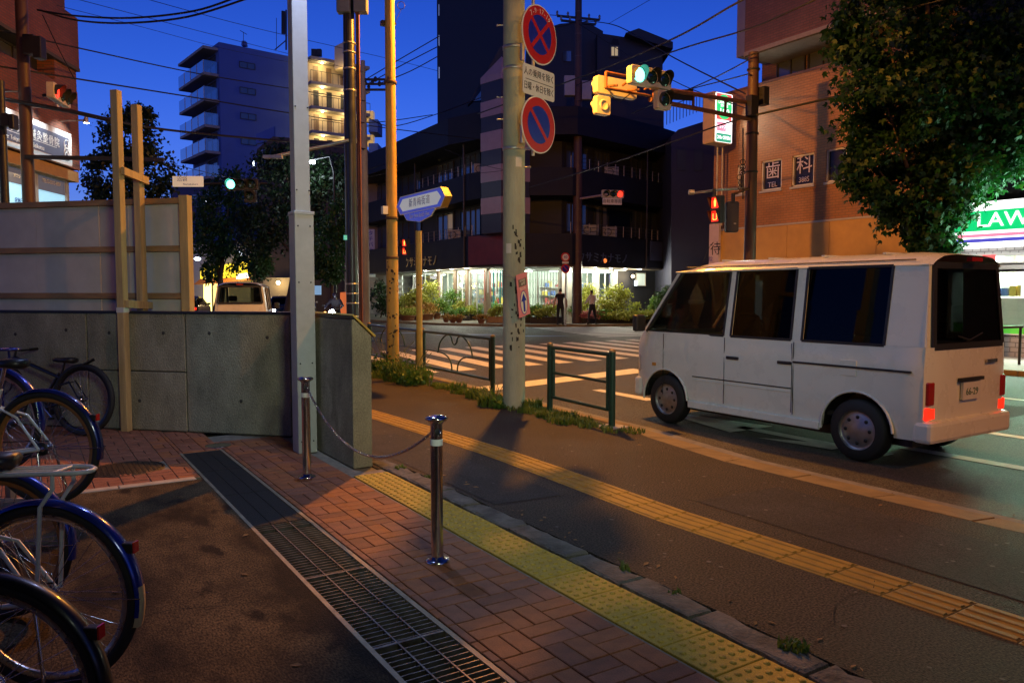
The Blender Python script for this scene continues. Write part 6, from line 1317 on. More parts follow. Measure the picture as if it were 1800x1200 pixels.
# ground-floor band and shopfront
m_or = pm('tan_panel', (.50, .30, .08), .5, var=.2, scale=1.2)
for k in range(5):
    a = Y0 + .2 + k * (Y1 - Y0 - .4) / 5; b = a + (Y1 - Y0 - .4) / 5 - .012; MB().box(20.86, 21.05, a, b, 2.62, 3.77).build('sign_panel', m_or, bb2, True)
MB().box(20.84, 21.06, Y0, Y1, 3.775, 3.83).build('panel_cap', m_framel, bb2, True); MB().box(21.0, 21.3, Y1 - .45, Y1, 0, 2.62).build('brick_pier', m_bk, bb2, True); MB().box(21.0, 21.3, Y0, Y0 + 1.2, 0, 2.62).build('brick_pier', m_bk, bb2, True)
MB().box(21.5, 28, Y0 + .1, Y1 - .1, 0, 3.5).build('shop_back', pm('shop_inner', (.30, .25, .17), .7, var=.2), bb2, True)
window(bb2, (21.15, Y1 - .5), (21.15, Y1 - 2.2), .1, 2.55, Vector((-1, 0)), 2, m_shopglass, m_framel, name='shop_window'); window(bb2, (21.15, Y1 - 2.3), (21.15, Y0 + 1.3), .5, 2.55, Vector((-1, 0)), 4, m_sky_glass, m_framel, name='shop_window')
MB().box(21.42, 21.5, Y1 - 1.7, Y1 - 1.1, .6, 2.2).build('lit_poster', em('poster_warm', (1, .72, .3), 2.2), bb2, True); MB().box(21.38, 21.42, Y1 - 2.05, Y1 - 1.55, .6, 2.0).build('lit_menu', em('poster_cool', (.75, .92, 1), 1.6), bb2, True)
lamp('POINT', 'shop_light', (20.3, Y1 - 1.4, 1.9), 9 * SHOP, (1, .78, .45), .1, parent=bb2)
# ice-cream cone display
ic = thing('cone_display', 'tall soft ice-cream cone figure beside the brick building door', 'display figure', (20.5, 19.9, 0)); MB().lathe([(.05, 0), (.2, .02), (.2, .08), (.06, .1), (.06, .5), (.12, .55), (.26, 1.15), (.28, 1.2), (.2, 1.2)], 18).build('cone', pm('cone_tan', (.5, .27, .1), .5, var=.1), ic)
MB().lathe([(.26, 1.18), (.3, 1.26), (.27, 1.34), (.22, 1.36), (.25, 1.45), (.21, 1.53), (.15, 1.55), (.18, 1.63), (.12, 1.72), (.05, 1.8), (.02, 1.9), (1e-4, 1.92)], 18).build('swirl', pm('icecream', (.8, .76, .68), .4, var=.05), ic)
# vertical sign at the corner, lightbox sign above
vs_ = thing('vertical_sign', 'pale vertical sign with black brush lettering on the brick building corner', 'sign', (20.85, 19.75, 3)); a = onx(1247, 395, 20.75); b = onx(1264, 395, 20.75); zt_, zb_ = onx(1256, 393, 20.75).z, onx(1256, 484, 20.75).z
M = frame((20.75, (a.y + b.y) / 2, (zt_ + zb_) / 2), (0, -1, 0), UP); W_ = abs(a.y - b.y); plate(MB(), M, rrect(W_, zt_ - zb_, .01), -.1, 0).build('board', pm('sign_lilac', (.55, .46, .52), .5, var=.1), vs_, True); text('待', .5, m_sblack, 'lettering', vs_, M @ Matrix.Translation((.08, .0, .003)), .002)
text('院', .2, m_sblue, 'lettering', vs_, M @ Matrix.Translation((-.14, -.35, .003)), .002)
ls = thing('lightbox_sign', 'glowing green and red lightbox sign projecting high from the brick building', 'sign', (20.2, 18.5, 7)); XL, XR_, YL = 19.66, 20.58, 18.45
zt_, zb_ = 8.32, 6.62; MB().box(XL, XR_, YL, YL + .5, zb_, zt_).build('case', pm('sign_case', (.5, .36, .22), .5, var=.1), ls, True, bev=.05)
M = frame(((XL + XR_) / 2 + .02, YL - .012, (zt_ + zb_) / 2), (1, 0, 0), UP); H_ = zt_ - zb_; W_ = .8
def em_plate(pts, z0, z1, nm, mat, MM=None): return plate(MB(), (MM or M), pts, z0, z1).build(nm, mat, ls, True)
e_w = em('lightbox_white', (1, .97, 1), 2.0); e_r = em('lightbox_red', (1, .12, .12), 1.0); e_g = em('lightbox_green', (.02, .72, .22), 1.1); e_t = em('lightbox_teal', (.02, .5, .32), .7)
em_plate(rrect(W_, H_ - .08, .04), 0, .01, 'face_panel', e_w); em_plate([(x, y + .36) for x, y in rrect(W_ * .9, .86, .01)], .01, .014, 'red_field', e_r); em_plate([(x * .37, y * .41 + .36) for x, y in disc(1, 30)], .014, .018, 'green_disc', e_g)
em_plate([(x, y - .66) for x, y in rrect(W_ * .9, .28, .02)], .01, .014, 'green_strip', e_t); em_plate([(x - .12, y - .30) for x, y in rrect(W_ * .55, .3, .01)], .01, .014, 'pink_strip', em('lightbox_pink', (1, .3, .45), 1.1))
text('LAWSON', .14, e_w, 'lettering', ls, M @ Matrix.Translation((0, .50, .02)), .002, .95); text('STORE', .12, e_w, 'lettering', ls, M @ Matrix.Translation((0, .39, .02)), .002); text('100', .34, e_w, 'lettering', ls, M @ Matrix.Translation((0, .17, .02)), .002); text('24h OPEN', .17, e_w, 'lettering', ls, M @ Matrix.Translation((0, -.66, .02)), .002, .85); text('ショップ', .13, e_w, 'lettering', ls, M @ Matrix.Translation((-.12, -.3, .02)), .002, .85)
lamp('AREA', 'sign_light', (20.2, YL - .1, 7.4), 25, (.9, 1, .95), .7, (20.9, YL - 3, 6.5), parent=ls)
for x in (20.2, 20.45): MB().bar((x, YL + .3, 3.9), (x, YL + .3, zb_ + .02), .03, 8).build('support', m_framel, ls, True)
# ---------------------------------------------------------------- convenience store
cs = thing('convenience_store', 'brightly lit convenience store with green fascia sign beyond the tree', 'building', (20.4, 8, 0)); SXF = 20.2; YA, YB = 3.0, 11.3
MB().box(21.2, 28, YA, YB, 4.2, 10).build('upper_wall', brickm('dark_brick', (.07, .065, .075), (.05, .05, .06), (.035, .035, .04), .3, .1, 'Y'), cs, True)
z_ = lambda v: onx(1760, v, SXF).z
zs = dict(top=z_(352), w0=z_(368), g1=z_(404), s1=z_(410), b1=z_(417), bot=z_(424))
def strip(z1, z0, nm, mat, dx=0.): return MB().box(SXF - dx, SXF + .02, YA, YB - .6, z0, z1).build(nm, mat, cs, True)
MB().box(SXF + .021, SXF + .6, YA, YB - .58, zs['bot'], zs['top']).build('sign_case', m_swhite, cs, True)
e_cg = em('store_green', (.0, .55, .16), 1.3); e_cw = em('store_white', (1, 1, 1), 2.2)
strip(zs['top'], zs['w0'], 'white_stripe', e_cw); strip(zs['w0'], zs['g1'], 'green_stripe', e_cg); strip(zs['g1'], zs['s1'] + .012, 'white_stripe', e_cw); strip(zs['s1'] + .012, zs['b1'] + .03, 'pink_stripe', em('store_pink', (1, .25, .4), 1.2)); strip(zs['b1'] + .03, zs['b1'] - .01, 'white_stripe', e_cw); strip(zs['b1'] - .01, zs['bot'], 'blue_stripe', em('store_blue', (.1, .1, .75), .8))
M = frame((SXF - .012, onx(1716, 390, SXF).y, (zs['w0'] + zs['g1']) / 2), (0, -1, 0), UP); hgt = zs['w0'] - zs['g1']; text('LAWSON', hgt * .98, e_cw, 'sign_lettering', cs, M, .006, 1.15, 'LEFT')
g = MB(); zt_ = zs['bot']; MB().box(SXF + .05, 21.1, YA, YB - .6, zt_ - .12, zt_ - .02).build('light_trough', e_cw, cs, True)
MB().box(20.75, 21.1, YA, YB, z_(446), zt_ - .02).build('tile_wall', brickm('white_tile', (.55, .54, .52), (.5, .49, .47), (.25, .24, .23), .2, .11, 'Y'), cs, True)
zh, zl = z_(475), z_(590)
MB().box(20.72, 21.1, YA, YB - .2, zh - .02, zh + .18).build('lintel', m_swhite, cs, True); MB().box(20.72, 21.1, YA, YB - .2, 0, zl).build('base_wall', brickm('base_tile', (.33, .31, .29), (.29, .27, .25), (.14, .13, .12), .25, .12, 'Y'), cs, True)
for k in range(4):
    a = YB - .3 - k * 1.9; window(cs, (20.78, a), (20.78, a - 1.85), zl, zh, Vector((-1, 0)), 1, m_shopglass, m_swhite, .07, .08, 'shop_window'); window(cs, (20.78, a), (20.78, a - 1.85), zh + .18, z_(446), Vector((-1, 0)), 1, m_shopglass, m_swhite, .07, .08, 'transom_window')
MB().box(20.74, 20.76, YA, YB - .4, zl + .03, zl + .24).build('green_decal', em('decal_green', (.08, .6, .03), .45), cs, True)
for k in range(2): a = onx(1722 + k * 17, 455, 20.7).y; M = frame((20.7, a, z_(455)), (0, -1, 0), UP); o = plate(MB(), M, rrect(.3, .26, .01), 0, .01).build('notice', em('notice_red', (.9, .12, .12), .55), cs, True); plate(MB(), M @ Matrix.Translation((0, -.08, 0)), rrect(.28, .08, .005), .01, .014).build('notice_foot', m_swhite, o, True)
MB().box(20.70, 20.72, onx(1795, 500, 20.7).y - .25, onx(1795, 500, 20.7).y, z_(520), z_(485)).build('door_notice', em('notice_white', (.8, .9, 1), .9), cs, True)
MB().box(21.1, 27, YA, YB, -.0, .04).build('shop_floor', m_infl, cs, True); MB().box(21.1, 27, YA, YB, 2.95, 3.0).build('shop_ceiling', m_in, cs, True); MB().box(24.5, 24.6, YA, YB, .04, 2.95).build('back_wall', pm('store_back', (.7, .62, .45), .6, var=.3, scale=4), cs, True); MB().box(21.1, 24.5, YB - .12, YB - .02, .04, 2.95).build('side_wall', m_in, cs, True)
for k in range(4):
    MB().box(21.9, 23.9, YA + .8 + k * 2.2, YA + .95 + k * 2.2, 2.9, 2.95).build('ceiling_lamp', e_tube, cs, True); lamp('AREA', 'store_light', (22.8, YA + 1 + k * 2.2, 2.85), 330 * SHOP, (.95, 1, .97), 1.2, (22.8, YA + 1 + k * 2.2, 0), parent=cs)
    for z in (.5, 1.0, 1.5): 
        for j in range(8): MB().box(22.0, 22.35, YA + .3 + k * 2.1 + j * .2, YA + .46 + k * 2.1 + j * .2, z, z + rnd.uniform(.2, .36)).build('goods', rnd.choice([MAT['goods_r'], MAT['goods_b'], MAT['goods_w'], MAT['goods_y']]), cs, True)
    MB().box(21.98, 22.4, YA + .25 + k * 2.1, YA + 1.95 + k * 2.1, .04, 1.45).build('shelf_unit', m_framel, cs, True)
lamp('AREA', 'sign_light', (SXF - .15, 8.6, zs['g1']), 230 * SHOP, (.35, 1, .55), 2.5, (15, 8.5, 3), parent=cs)
lamp('AREA', 'sign_light', (20.5, 7.5, zt_ - .2), 240 * SHOP, (.95, 1, 1), 1.5, (20, 7.5, 0), parent=cs)
# bench rail outside
br_ = thing('bench_rail', 'low dark metal rail outside the convenience store', 'railing', onx(1745, 600, 18.6)); a, b = onx(1690, 578, 18.6), onx(1800, 574, 18.6); MB().tube([a, b], .03, 8).build('rail', m_dark, br_, True)
for f in (.05, .55, .95): p = a.lerp(b, f); MB().tube([p, (p.x, p.y, 0)], .03, 8).build('leg', m_dark, br_, True)
# ================================================================== LEFT: BRICK CLINIC
def onplane(u, v, P, n): d = ray(u, v); return ORG + d * ((P - ORG).dot(n) / d.dot(n))
C0 = at(141, 300, 24.); AZ = R(28); eF = Vector((-math.sin(AZ), -math.cos(AZ), 0)); nF = Vector((math.cos(AZ), -math.sin(AZ), 0)); C0.z = 0
cl = thing('brick_clinic', 'red brick building with the floodlit clinic sign at the picture edge', 'building', C0)
m_bkc = brickm('clinic_brick', (.30, .10, .055), (.24, .08, .045), (.15, .09, .06), .22, .075, 'Y', .012)
def fac(u, v, off=0.): return onplane(u, v, C0 + nF * off, nF)
def fbx(pts, off, th, nm, mat, par=None): g = MB(); g.ext([fac(u, v, off) for u, v in pts], nF * -th); return g.build(nm, mat, par or cl, True)
def zs_(v): return fac(141, v).z
def slab(s0, s1, z0, z1, off, th, nm, mat, par=None):
    a, b = C0 + eF * s0 + nF * off, C0 + eF * s1 + nF * off; g = MB()
    c = [p + UP * z for z in (z0, z1) for p in (a, b, b - nF * th, a - nF * th)]
    g.add(c, [(3,2,1,0),(4,5,6,7),(0,1,5,4),(1,2,6,5),(2,3,7,6),(3,0,4,7)]); return g.build(nm, mat, par or cl, True)
zA, zB = zs_(300), zs_(40); slab(0, 14, zs_(345) - 5, zA - .1, -.35, 6, 'lower_wall', m_framel); slab(-.0, 14, zA, zs_(165), 0, 6, 'wall', m_bkc); slab(.05, 14, zs_(165), zs_(125), -.5, 5, 'recess_wall', m_hw2)
slab(-.0, 1.3, zs_(165), zs_(125), -.02, .6, 'recess_pier', m_bkc); slab(0, 14, zs_(125), zs_(40), .08, 6, 'upper_wall', m_bkc); slab(.6, 14, zs_(40), zs_(0) + 4, .0, 6, 'top_wall', m_bkc)
slab(0, 14, zs_(125) - .1, zs_(125), .1, .6, 'ledge', m_soff)
for k in range(3): a = C0 + eF * (1.8 + k * 2.2) - nF * .46; b = a + eF * 1.7; window(cl, (a.x, a.y), (b.x, b.y), zs_(165) + .1, zs_(125) - .15, Vector((nF.x, nF.y)), 2, m_sky_glass, m_frame)
for k in range(2): a = C0 + eF * (2.3 + k * 3) + nF * .03; b = a + eF * 1.8; window(cl, (a.x, a.y), (b.x, b.y), zs_(35), zs_(-30), Vector((nF.x, nF.y)), 2, m_sky_glass, m_frame)
# sign
z0s, z1s = zs_(300.5), zs_(252); sA = (fac(118, 275) - C0).dot(eF)
slab(sA, 12, z0s, z1s + .1, .14, .14, 'sign_frame', m_swhite); sg = slab(sA + .18, 11.8, z0s + .14, z1s - .06, .15, .02, 'sign_face', pm('sign_grey', (.10, .11, .16), .4, var=.1))
def ftext(body, s, z, size, mat, par, off=.158, al='LEFT', sx=1., nm='sign_lettering', sp=1.): M = frame(C0 + eF * s + nF * off + UP * z, -eF, UP); return text(body, size, mat, nm, par, M, .004, sx, al, space=sp)
hs = z1s - z0s; ftext('フォワン 鍼灸整骨院', sA + .75, z0s + hs * .62, hs * .34, m_swhite, sg, al='RIGHT', sp=1.15); ftext('Four Tokyo Shinkyu Seikotsu', sA + 1.6, z0s + hs * .28, hs * .2, m_swhite, sg, al='RIGHT')
slab(sA + .9, 11.5, z0s + hs * .45, z0s + hs * .47, .153, .004, 'sign_rule', m_swhite, sg)
for k in range(4): p = C0 + eF * (sA + .35) + nF * .156 + UP * (z0s + hs * (.3 + .13 * k)); MB().torus(.10 + .03 * (k % 2), .014, 18, 4, frame(p, -eF, UP)).build('sign_scroll', m_swhite, sg, True)
for k in range(5):
    s = sA + .35 + k * 1.65; p = C0 + eF * s + UP * (z1s + .42); q = p + nF * .75 + UP * .03; MB().tube([p, q], .025, 8).build('spot_arm', m_galv, cl, True)
    h_ = MB().tube([q + UP * .1, q - UP * .08 - nF * .03], [.05, .085], 10).build('spot_head', m_galv, cl, True); MB().lathe([(.075, 0), (1e-4, .01)], 10, frame(q - UP * .085, -eF, nF)).build('spot_lens', em('spot_white', (.85, .95, 1), 30), cl, True)
    lamp('SPOT', 'sign_spot', q - UP * .12, 85, (.8, .92, 1), .05, p - UP * .9 - nF * .1, 110, cl)
# windows with film, lit from inside
zw0, zw1 = zs_(372), zs_(305); e_film = em('film_cyan', (.35, .75, 1), .75); m_filmd = em('film_grey', (.09, .10, .15), .45)
for k in range(5):
    s0, s1 = .35 + k * 1.75, .35 + k * 1.75 + 1.66; a, b = C0 + eF * s0 - nF * .3, C0 + eF * s1 - nF * .3
    w_ = window(cl, (a.x, a.y), (b.x, b.y), zw0 - .3, zw1 - .28, Vector((nF.x, nF.y)), 1, e_film, m_framel, .08); zm = zw0 + (zw1 - zw0) * .38; slab(s0 + .05, s1 - .05, zm, zw1 - .32, -.29, .005, 'film_top', m_filmd, w_)
    for bd, z, sz in ((('TEL 03-5315-4559', zm + .28, .15), ('フォワン鍼灸整骨院', zm + .52, .12)), (('整骨院', zm + .5, .2), ('メニュー', zm + .2, .12), ('定休日', zm - .45, .14)), (('フォワン', zm + .5, .22), ('はりきゅう', zm + .22, .12), ('10:00~', zm - .28, .24), ('15:00~', zm - .6, .24)), (('ベビー', zm + .4, .2), ('10:00~', zm - .3, .22)), (('鍼灸', zm + .4, .2),))[k]:
        ftext(bd, (s0 + s1) / 2, z, sz, m_swhite if z > zm else m_sblue, w_, -.28, 'CENTER', .9, 'film_lettering')
slab(0, 12, zs_(303) - .32, zs_(303), -.05, .3, 'lit_soffit', pm('ochre_soffit', (.45, .28, .1), .7, var=.15))
lamp('AREA', 'clinic_light', C0 + eF * 4 + nF * .3 + UP * (zs_(303) - .35), 60, (1, .7, .35), 2.5, C0 + eF * 4 + nF * 1.5, parent=cl)

# ================================================================== APARTMENT BLOCK
KA = 78.; A_ = at(390, 300, KA); B_ = at(560, 300, KA * 1.085); zr = at(390, 74, KA).z; dAB = (B_ - A_); dAB.z = 0; dAB.normalize(); nL = -dAB; dL = Vector((-dAB.y, dAB.x, 0)); 
if dL.dot(FW) < 0: dL = -dL
A_.z = 0; B_.z = 0; apt = thing('apartment_block', 'tall blue-lit apartment block with glazed balconies and lamp-lit corridors', 'building', A_)
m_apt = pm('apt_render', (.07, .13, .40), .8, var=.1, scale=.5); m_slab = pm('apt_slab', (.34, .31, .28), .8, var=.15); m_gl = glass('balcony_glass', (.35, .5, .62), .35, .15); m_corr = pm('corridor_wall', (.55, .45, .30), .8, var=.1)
Lw = 8.5; L_ = A_ + dL * Lw
def quadpts(*ps): return [(p.x, p.y) for p in ps]
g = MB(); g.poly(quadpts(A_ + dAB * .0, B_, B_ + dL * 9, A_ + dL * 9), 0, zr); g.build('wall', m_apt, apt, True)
fh = zr * 46 / 441 / (1) ; fh = (at(390, 74, KA).z - at(390, 120, KA).z)
for k in range(8):
    zt_ = zr - .5 - k * fh; bo = 1.45
    g = MB(); g.poly(quadpts(A_ + dL * .3, A_ + dL * .3 + nL * bo, L_ + nL * bo, L_), zt_ - .28, zt_ - .02); g.build('balcony_slab' if k else 'roof_slab', m_slab, apt, True)
    if k:
        for f0, f1 in ((.0, .25), (.25, .5), (.5, .75), (.75, 1)):
            p, q = (A_ + dL * .35 + nL * bo).lerp(L_ + nL * bo, f0), (A_ + dL * .35 + nL * bo).lerp(L_ + nL * bo, f1); MB().quad(p + UP * zt_, q + UP * zt_, q + UP * (zt_ + 1.15), p + UP * (zt_ + 1.15)).build('balcony_glass', m_gl, apt, True); MB().bar(p + UP * zt_, p + UP * (zt_ + 1.18), .04, 5).build('balcony_post', m_framel, apt, True)
        MB().quad(A_ + dL * .35 + UP * zt_, A_ + dL * .35 + nL * bo + UP * zt_, A_ + dL * .35 + nL * bo + UP * (zt_ + 1.15), A_ + dL * .35 + UP * (zt_ + 1.15)).build('balcony_glass', m_gl, apt, True)
        a, b = A_ + dL * 1 + nL * .03, A_ + dL * 4 + nL * .03; window(apt, (a.x, a.y), (b.x, b.y), zt_ + .1, zt_ + 2, Vector((nL.x, nL.y)), 2, m_sky_glass, m_frame)
    if 0 < k < 5:
        nS = Vector((dAB.y, -dAB.x, 0)); nS = nS if nS.dot(FW) < 0 else -nS; a = A_ + dAB * 2.0 + nS * .03; b = A_ + dAB * 3.6 + nS * .03; window(apt, (a.x, a.y), (b.x, b.y), zt_ + .95, zt_ + 1.55, Vector((nS.x, nS.y)), 2, m_sky_glass, m_frame)
# corridor wing
cB, cC = at(540, 300, KA * 1.07), at(642, 300, KA * 1.12); cB.z = cC.z = 0; dC = (cC - cB).normalized(); nC = Vector((dC.y, -dC.x, 0)); nC = nC if nC.dot(FW) < 0 else -nC; zc = at(560, 108, KA * 1.08).z
g = MB(); g.poly(quadpts(cB, cC, cC - nC * 6, cB - nC * 6), 0, zc); g.build('corridor_core', m_corr, apt, True)
for k in range(6):
    zt_ = zc - k * fh; g = MB(); g.poly(quadpts(cB - nC * .1, cB + nC * 1.5, cC + nC * 1.5, cC - nC * .1), zt_ - .3, zt_); g.build('corridor_slab', m_slab, apt, True)
    zf = zt_ - fh
    for f in (.12, .34, .58, .82): p = cB.lerp(cC, f) + nC * .02; q = cB.lerp(cC, f + .09) + nC * .02; MB().quad(p + UP * zf, q + UP * zf, q + UP * (zf + 2), p + UP * (zf + 2)).build('door', m_hw2 if k % 2 else m_colr, apt, True)
    for j in range(12): p = cB.lerp(cC, j / 11) + nC * 1.45; MB().bar(p + UP * zf, p + UP * (zf + 1.1), .03, 4).build('corridor_rail', m_frame, apt, True)
    MB().bar(cB + nC * 1.45 + UP * (zf + 1.1), cC + nC * 1.45 + UP * (zf + 1.1), .04, 5).build('corridor_rail_top', m_frame, apt, True)
    for f in (.22, .62): p = cB.lerp(cC, f) + nC * .9 + UP * (zt_ - .38); MB().ball(p, .13, 8, 5, (1, 1, .6)).build('corridor_lamp', em('corridor_bulb', (1, .8, .45), 25), apt, True); lamp('POINT', 'corridor_light', p - UP * .2, 95, (1, .72, .3), .15, parent=apt)
# stair tower, roof gear
card(MB(), [(588, 122), (612, 116), (612, 76), (600, 76), (588, 82)], KA * 1.06, 3).build('stair_tower', m_corr, apt, True); lamp('POINT', 'stair_light', at(606, 128, KA * 1.055), 120, (1, .7, .28), .2, parent=apt)
for k in range(3): card(MB(), [(648, 232 + k * 42), (664, 232 + k * 42), (664, 210 + k * 42), (648, 210 + k * 42)], KA * 1.1, 3).build('end_balcony', m_apt, apt, True); card(MB(), [(644, 214 + k * 42), (656, 214 + k * 42), (656, 195 + k * 42), (644, 195 + k * 42)], KA * 1.12, 1).build('end_wall', em('end_glow', (1, .65, .2), .25), apt, True)  # end wall glows by itself in place of corridor lamp light
q = at(503, 88, KA * 1.05); MB().bar(q, at(503, 18, KA * 1.05), .09, 6).build('antenna_mast', m_frame, apt, True); MB().beam(at(498, 60, KA * 1.04), at(498, 20, KA * 1.04), .35, .2).build('antenna_panel', m_hw2, apt, True); MB().beam(at(508, 55, KA * 1.04), at(508, 22, KA * 1.04), .14, .14).build('antenna_panel', m_hw2, apt, True); MB().bar(at(483, 88, KA * 1.05), at(502, 72, KA * 1.05), .06, 5).build('antenna_brace', m_frame, apt, True); MB().bar(at(486, 88, KA * 1.05), at(486, 32, KA * 1.05), .03, 5).build('whip_aerial', m_frame, apt, True)
for u in (547, 556): card(MB(), [(u, 98), (u + 8, 98), (u + 8, 86), (u, 86)], KA * 1.07, .5).build('roof_tank', m_hw2, apt, True)
MB().bar(at(428, 80, KA * 1.02), at(428, 58, KA * 1.02), .03, 5).build('tv_aerial', m_frame, apt, True); MB().bar(at(422, 54, KA * 1.02), at(434, 61, KA * 1.02), .03, 5).build('aerial_arm', m_frame, apt, True); card(MB(), [(424, 80), (432, 80), (431, 72), (425, 72)], KA * 1.02, .6).build('roof_vent', m_apt, apt, True)

# ================================================================== FAR STREET
fm = thing('brown_building', 'low dark brown building under the apartment block with blue window', 'building', at(520, 540, 58)); card(MB(), [(452, 560), (640, 560), (640, 258), (600, 250), (480, 240), (452, 262)], 60, 8).build('wall', pm('brown_render', (.09, .06, .045), .8, var=.2), fm, True); card(MB(), [(450, 253), (482, 246), (482, 222), (450, 236)], 60.5, .3).build('parapet_panel', m_apt, fm, True)
w_ = card(MB(), [(456, 294), (470, 290), (470, 260), (456, 264)], 59.9, .05).build('window', m_frame, fm, True); card(MB(), [(457.5, 292), (462, 291), (462, 263), (457.5, 264)], 59.8, .03).build('pane', m_sky_glass, w_, True); card(MB(), [(464, 290), (468.5, 289), (468.5, 262), (464, 263)], 59.8, .03).build('pane', m_sky_glass, w_, True); card(MB(), [(444, 294), (447, 294), (447, 283), (444, 283)], 59.5, .05).build('strip_lamp', em('strip_cool', (.8, .9, 1), 3), fm, True)
nb = thing('navy_building', 'plain dark blue building wall beyond the hoarding end', 'building', at(345, 540, 75)); card(MB(), [(300, 560), (372, 560), (372, 330), (300, 328)], 80, 8).build('wall', pm('navy_render', (.06, .07, .14), .8, var=.1), nb, True)
for k in range(3): card(MB(), [(338 + k * 11, 350), (345 + k * 11, 350), (345 + k * 11, 342), (338 + k * 11, 342)], 79.9, .05).build('window', m_sky_glass, nb, True)
ys_ = thing('yellow_restaurant', 'bright yellow lit restaurant front far down the road', 'building', at(400, 540, 62)); e_y = em('yellow_sign', (1, .72, .02), 1.6)
card(MB(), [(340, 560), (450, 560), (450, 420), (340, 430)], 64, 6).build('wall', m_framel, ys_, True); card(MB(), [(352, 492), (438, 492), (438, 458), (400, 464), (352, 472)], 62, .4).build('sign_band', e_y, ys_, True); card(MB(), [(358, 548), (370, 548), (370, 486), (358, 488)], 61.5, .3).build('pylon_sign', em('yellow_pylon', (1, .85, .25), 3.), ys_, True)
card(MB(), [(340, 500), (440, 492), (440, 486), (366, 490), (352, 490)], 60.5, 1.5).build('awning', pm('awning_orange', (.6, .2, .04), .6, var=.1), ys_, True); card(MB(), [(416, 490), (436, 488), (436, 480), (416, 482)], 60.3, .1).build('white_lamp', em('white_panel', (1, .95, .95), 5), ys_, True); card(MB(), [(372, 548), (440, 548), (440, 496), (372, 498)], 62.5, .1).build('shopfront', em('shop_glow', (1, .7, .35), .9), ys_, True)
lamp('POINT', 'restaurant_light', at(400, 505, 59), 260, (1, .7, .2), .5, parent=ys_)
tl = thing('tan_house', 'tan wall with a warm downlight behind the dark car', 'building', at(490, 540, 58)); card(MB(), [(462, 560), (515, 560), (515, 488), (462, 488)], 58.5, 4).build('wall', pm('tan_render', (.42, .33, .2), .8, var=.1), tl, True); MB().ball(at(489, 497, 58), .15).build('lamp', em('warm_wall', (1, .8, .45), 14), tl, True); lamp('POINT', 'wall_light', at(489, 499, 57.4), 70, (1, .72, .35), .15, parent=tl)
og = thing('street_kiosk', 'orange panel stand behind the motorcyclist', 'stand', at(605, 540, 42)); card(MB(), [(598, 556), (612, 556), (612, 513), (598, 514)], 42, .4).build('panel', em('orange_panel', (1, .22, .05), .5), og, True); card(MB(), [(552, 518), (564, 518), (564, 502), (552, 502)], 44, .1).build('poster', em('poster_blue', (.35, .6, .9), .5), og, True)
for i, (u, v, D, lab) in enumerate(((549, 285, 40, 'brilliant white street lamp beside the white post'), (360, 353, 55, 'small white street lamp left of the far trees'), (347, 455, 60, 'round white globe lamp on a thin pole near the hoarding'), (422, 446, 50, 'pale street lamp under the far tree crown'))):
    p = at(u, v, D); t = thing('street_light', lab, 'street lamp', (p.x, p.y, 0), group='white street lamps far away'); MB().ball(p, .13 * D / 40, 10, 6, (1.3, 1, .7)).build('lamp', em('lamp_white_%d' % (i == 0), (.78, .9, 1), 40 if i == 0 else 9), t, True); MB().tube([p + UP * .12, p + RT * .9 + UP * .3, p + RT * 1.1 - UP * .5, Vector((p.x + RT.x * 1.1, p.y + RT.y * 1.1, 0))], .06, 6).build('pole', m_dark, t, True)
    if i == 0: lamp('POINT', 'lamp_light', p - UP * .3 - FW * .3, 130, (.8, .92, 1), .2, parent=t)
# closing rows so that no gap opens to the horizon
for i, (u0, u1, v0, D, lab) in enumerate(((-80, 345, 420, 95, 'distant low dark houses behind the hoarding'), (600, 720, 330, 90, 'distant dark block behind the beige building'), (1180, 1330, 300, 75, 'distant dark block along the cross street'), (1500, 1950, 60, 34, 'tall dark block behind the convenience store'))):
    t = thing('far_block', lab, 'building', at((u0 + u1) / 2, 540, D)); card(MB(), [(u0, 575), (u1, 575), (u1, v0 + 8), ((u0 + u1) / 2, v0), (u0, v0 + 12)], D, 8).build('wall', m_tw, t, True)
    for k in range(5): uu = u0 + (u1 - u0) * (k + .4) / 5.5; card(MB(), [(uu, v0 + 50), (uu + 10, v0 + 50), (uu + 10, v0 + 34), (uu, v0 + 34)], D - .05, .04).build('window', m_sky_glass, t, True)

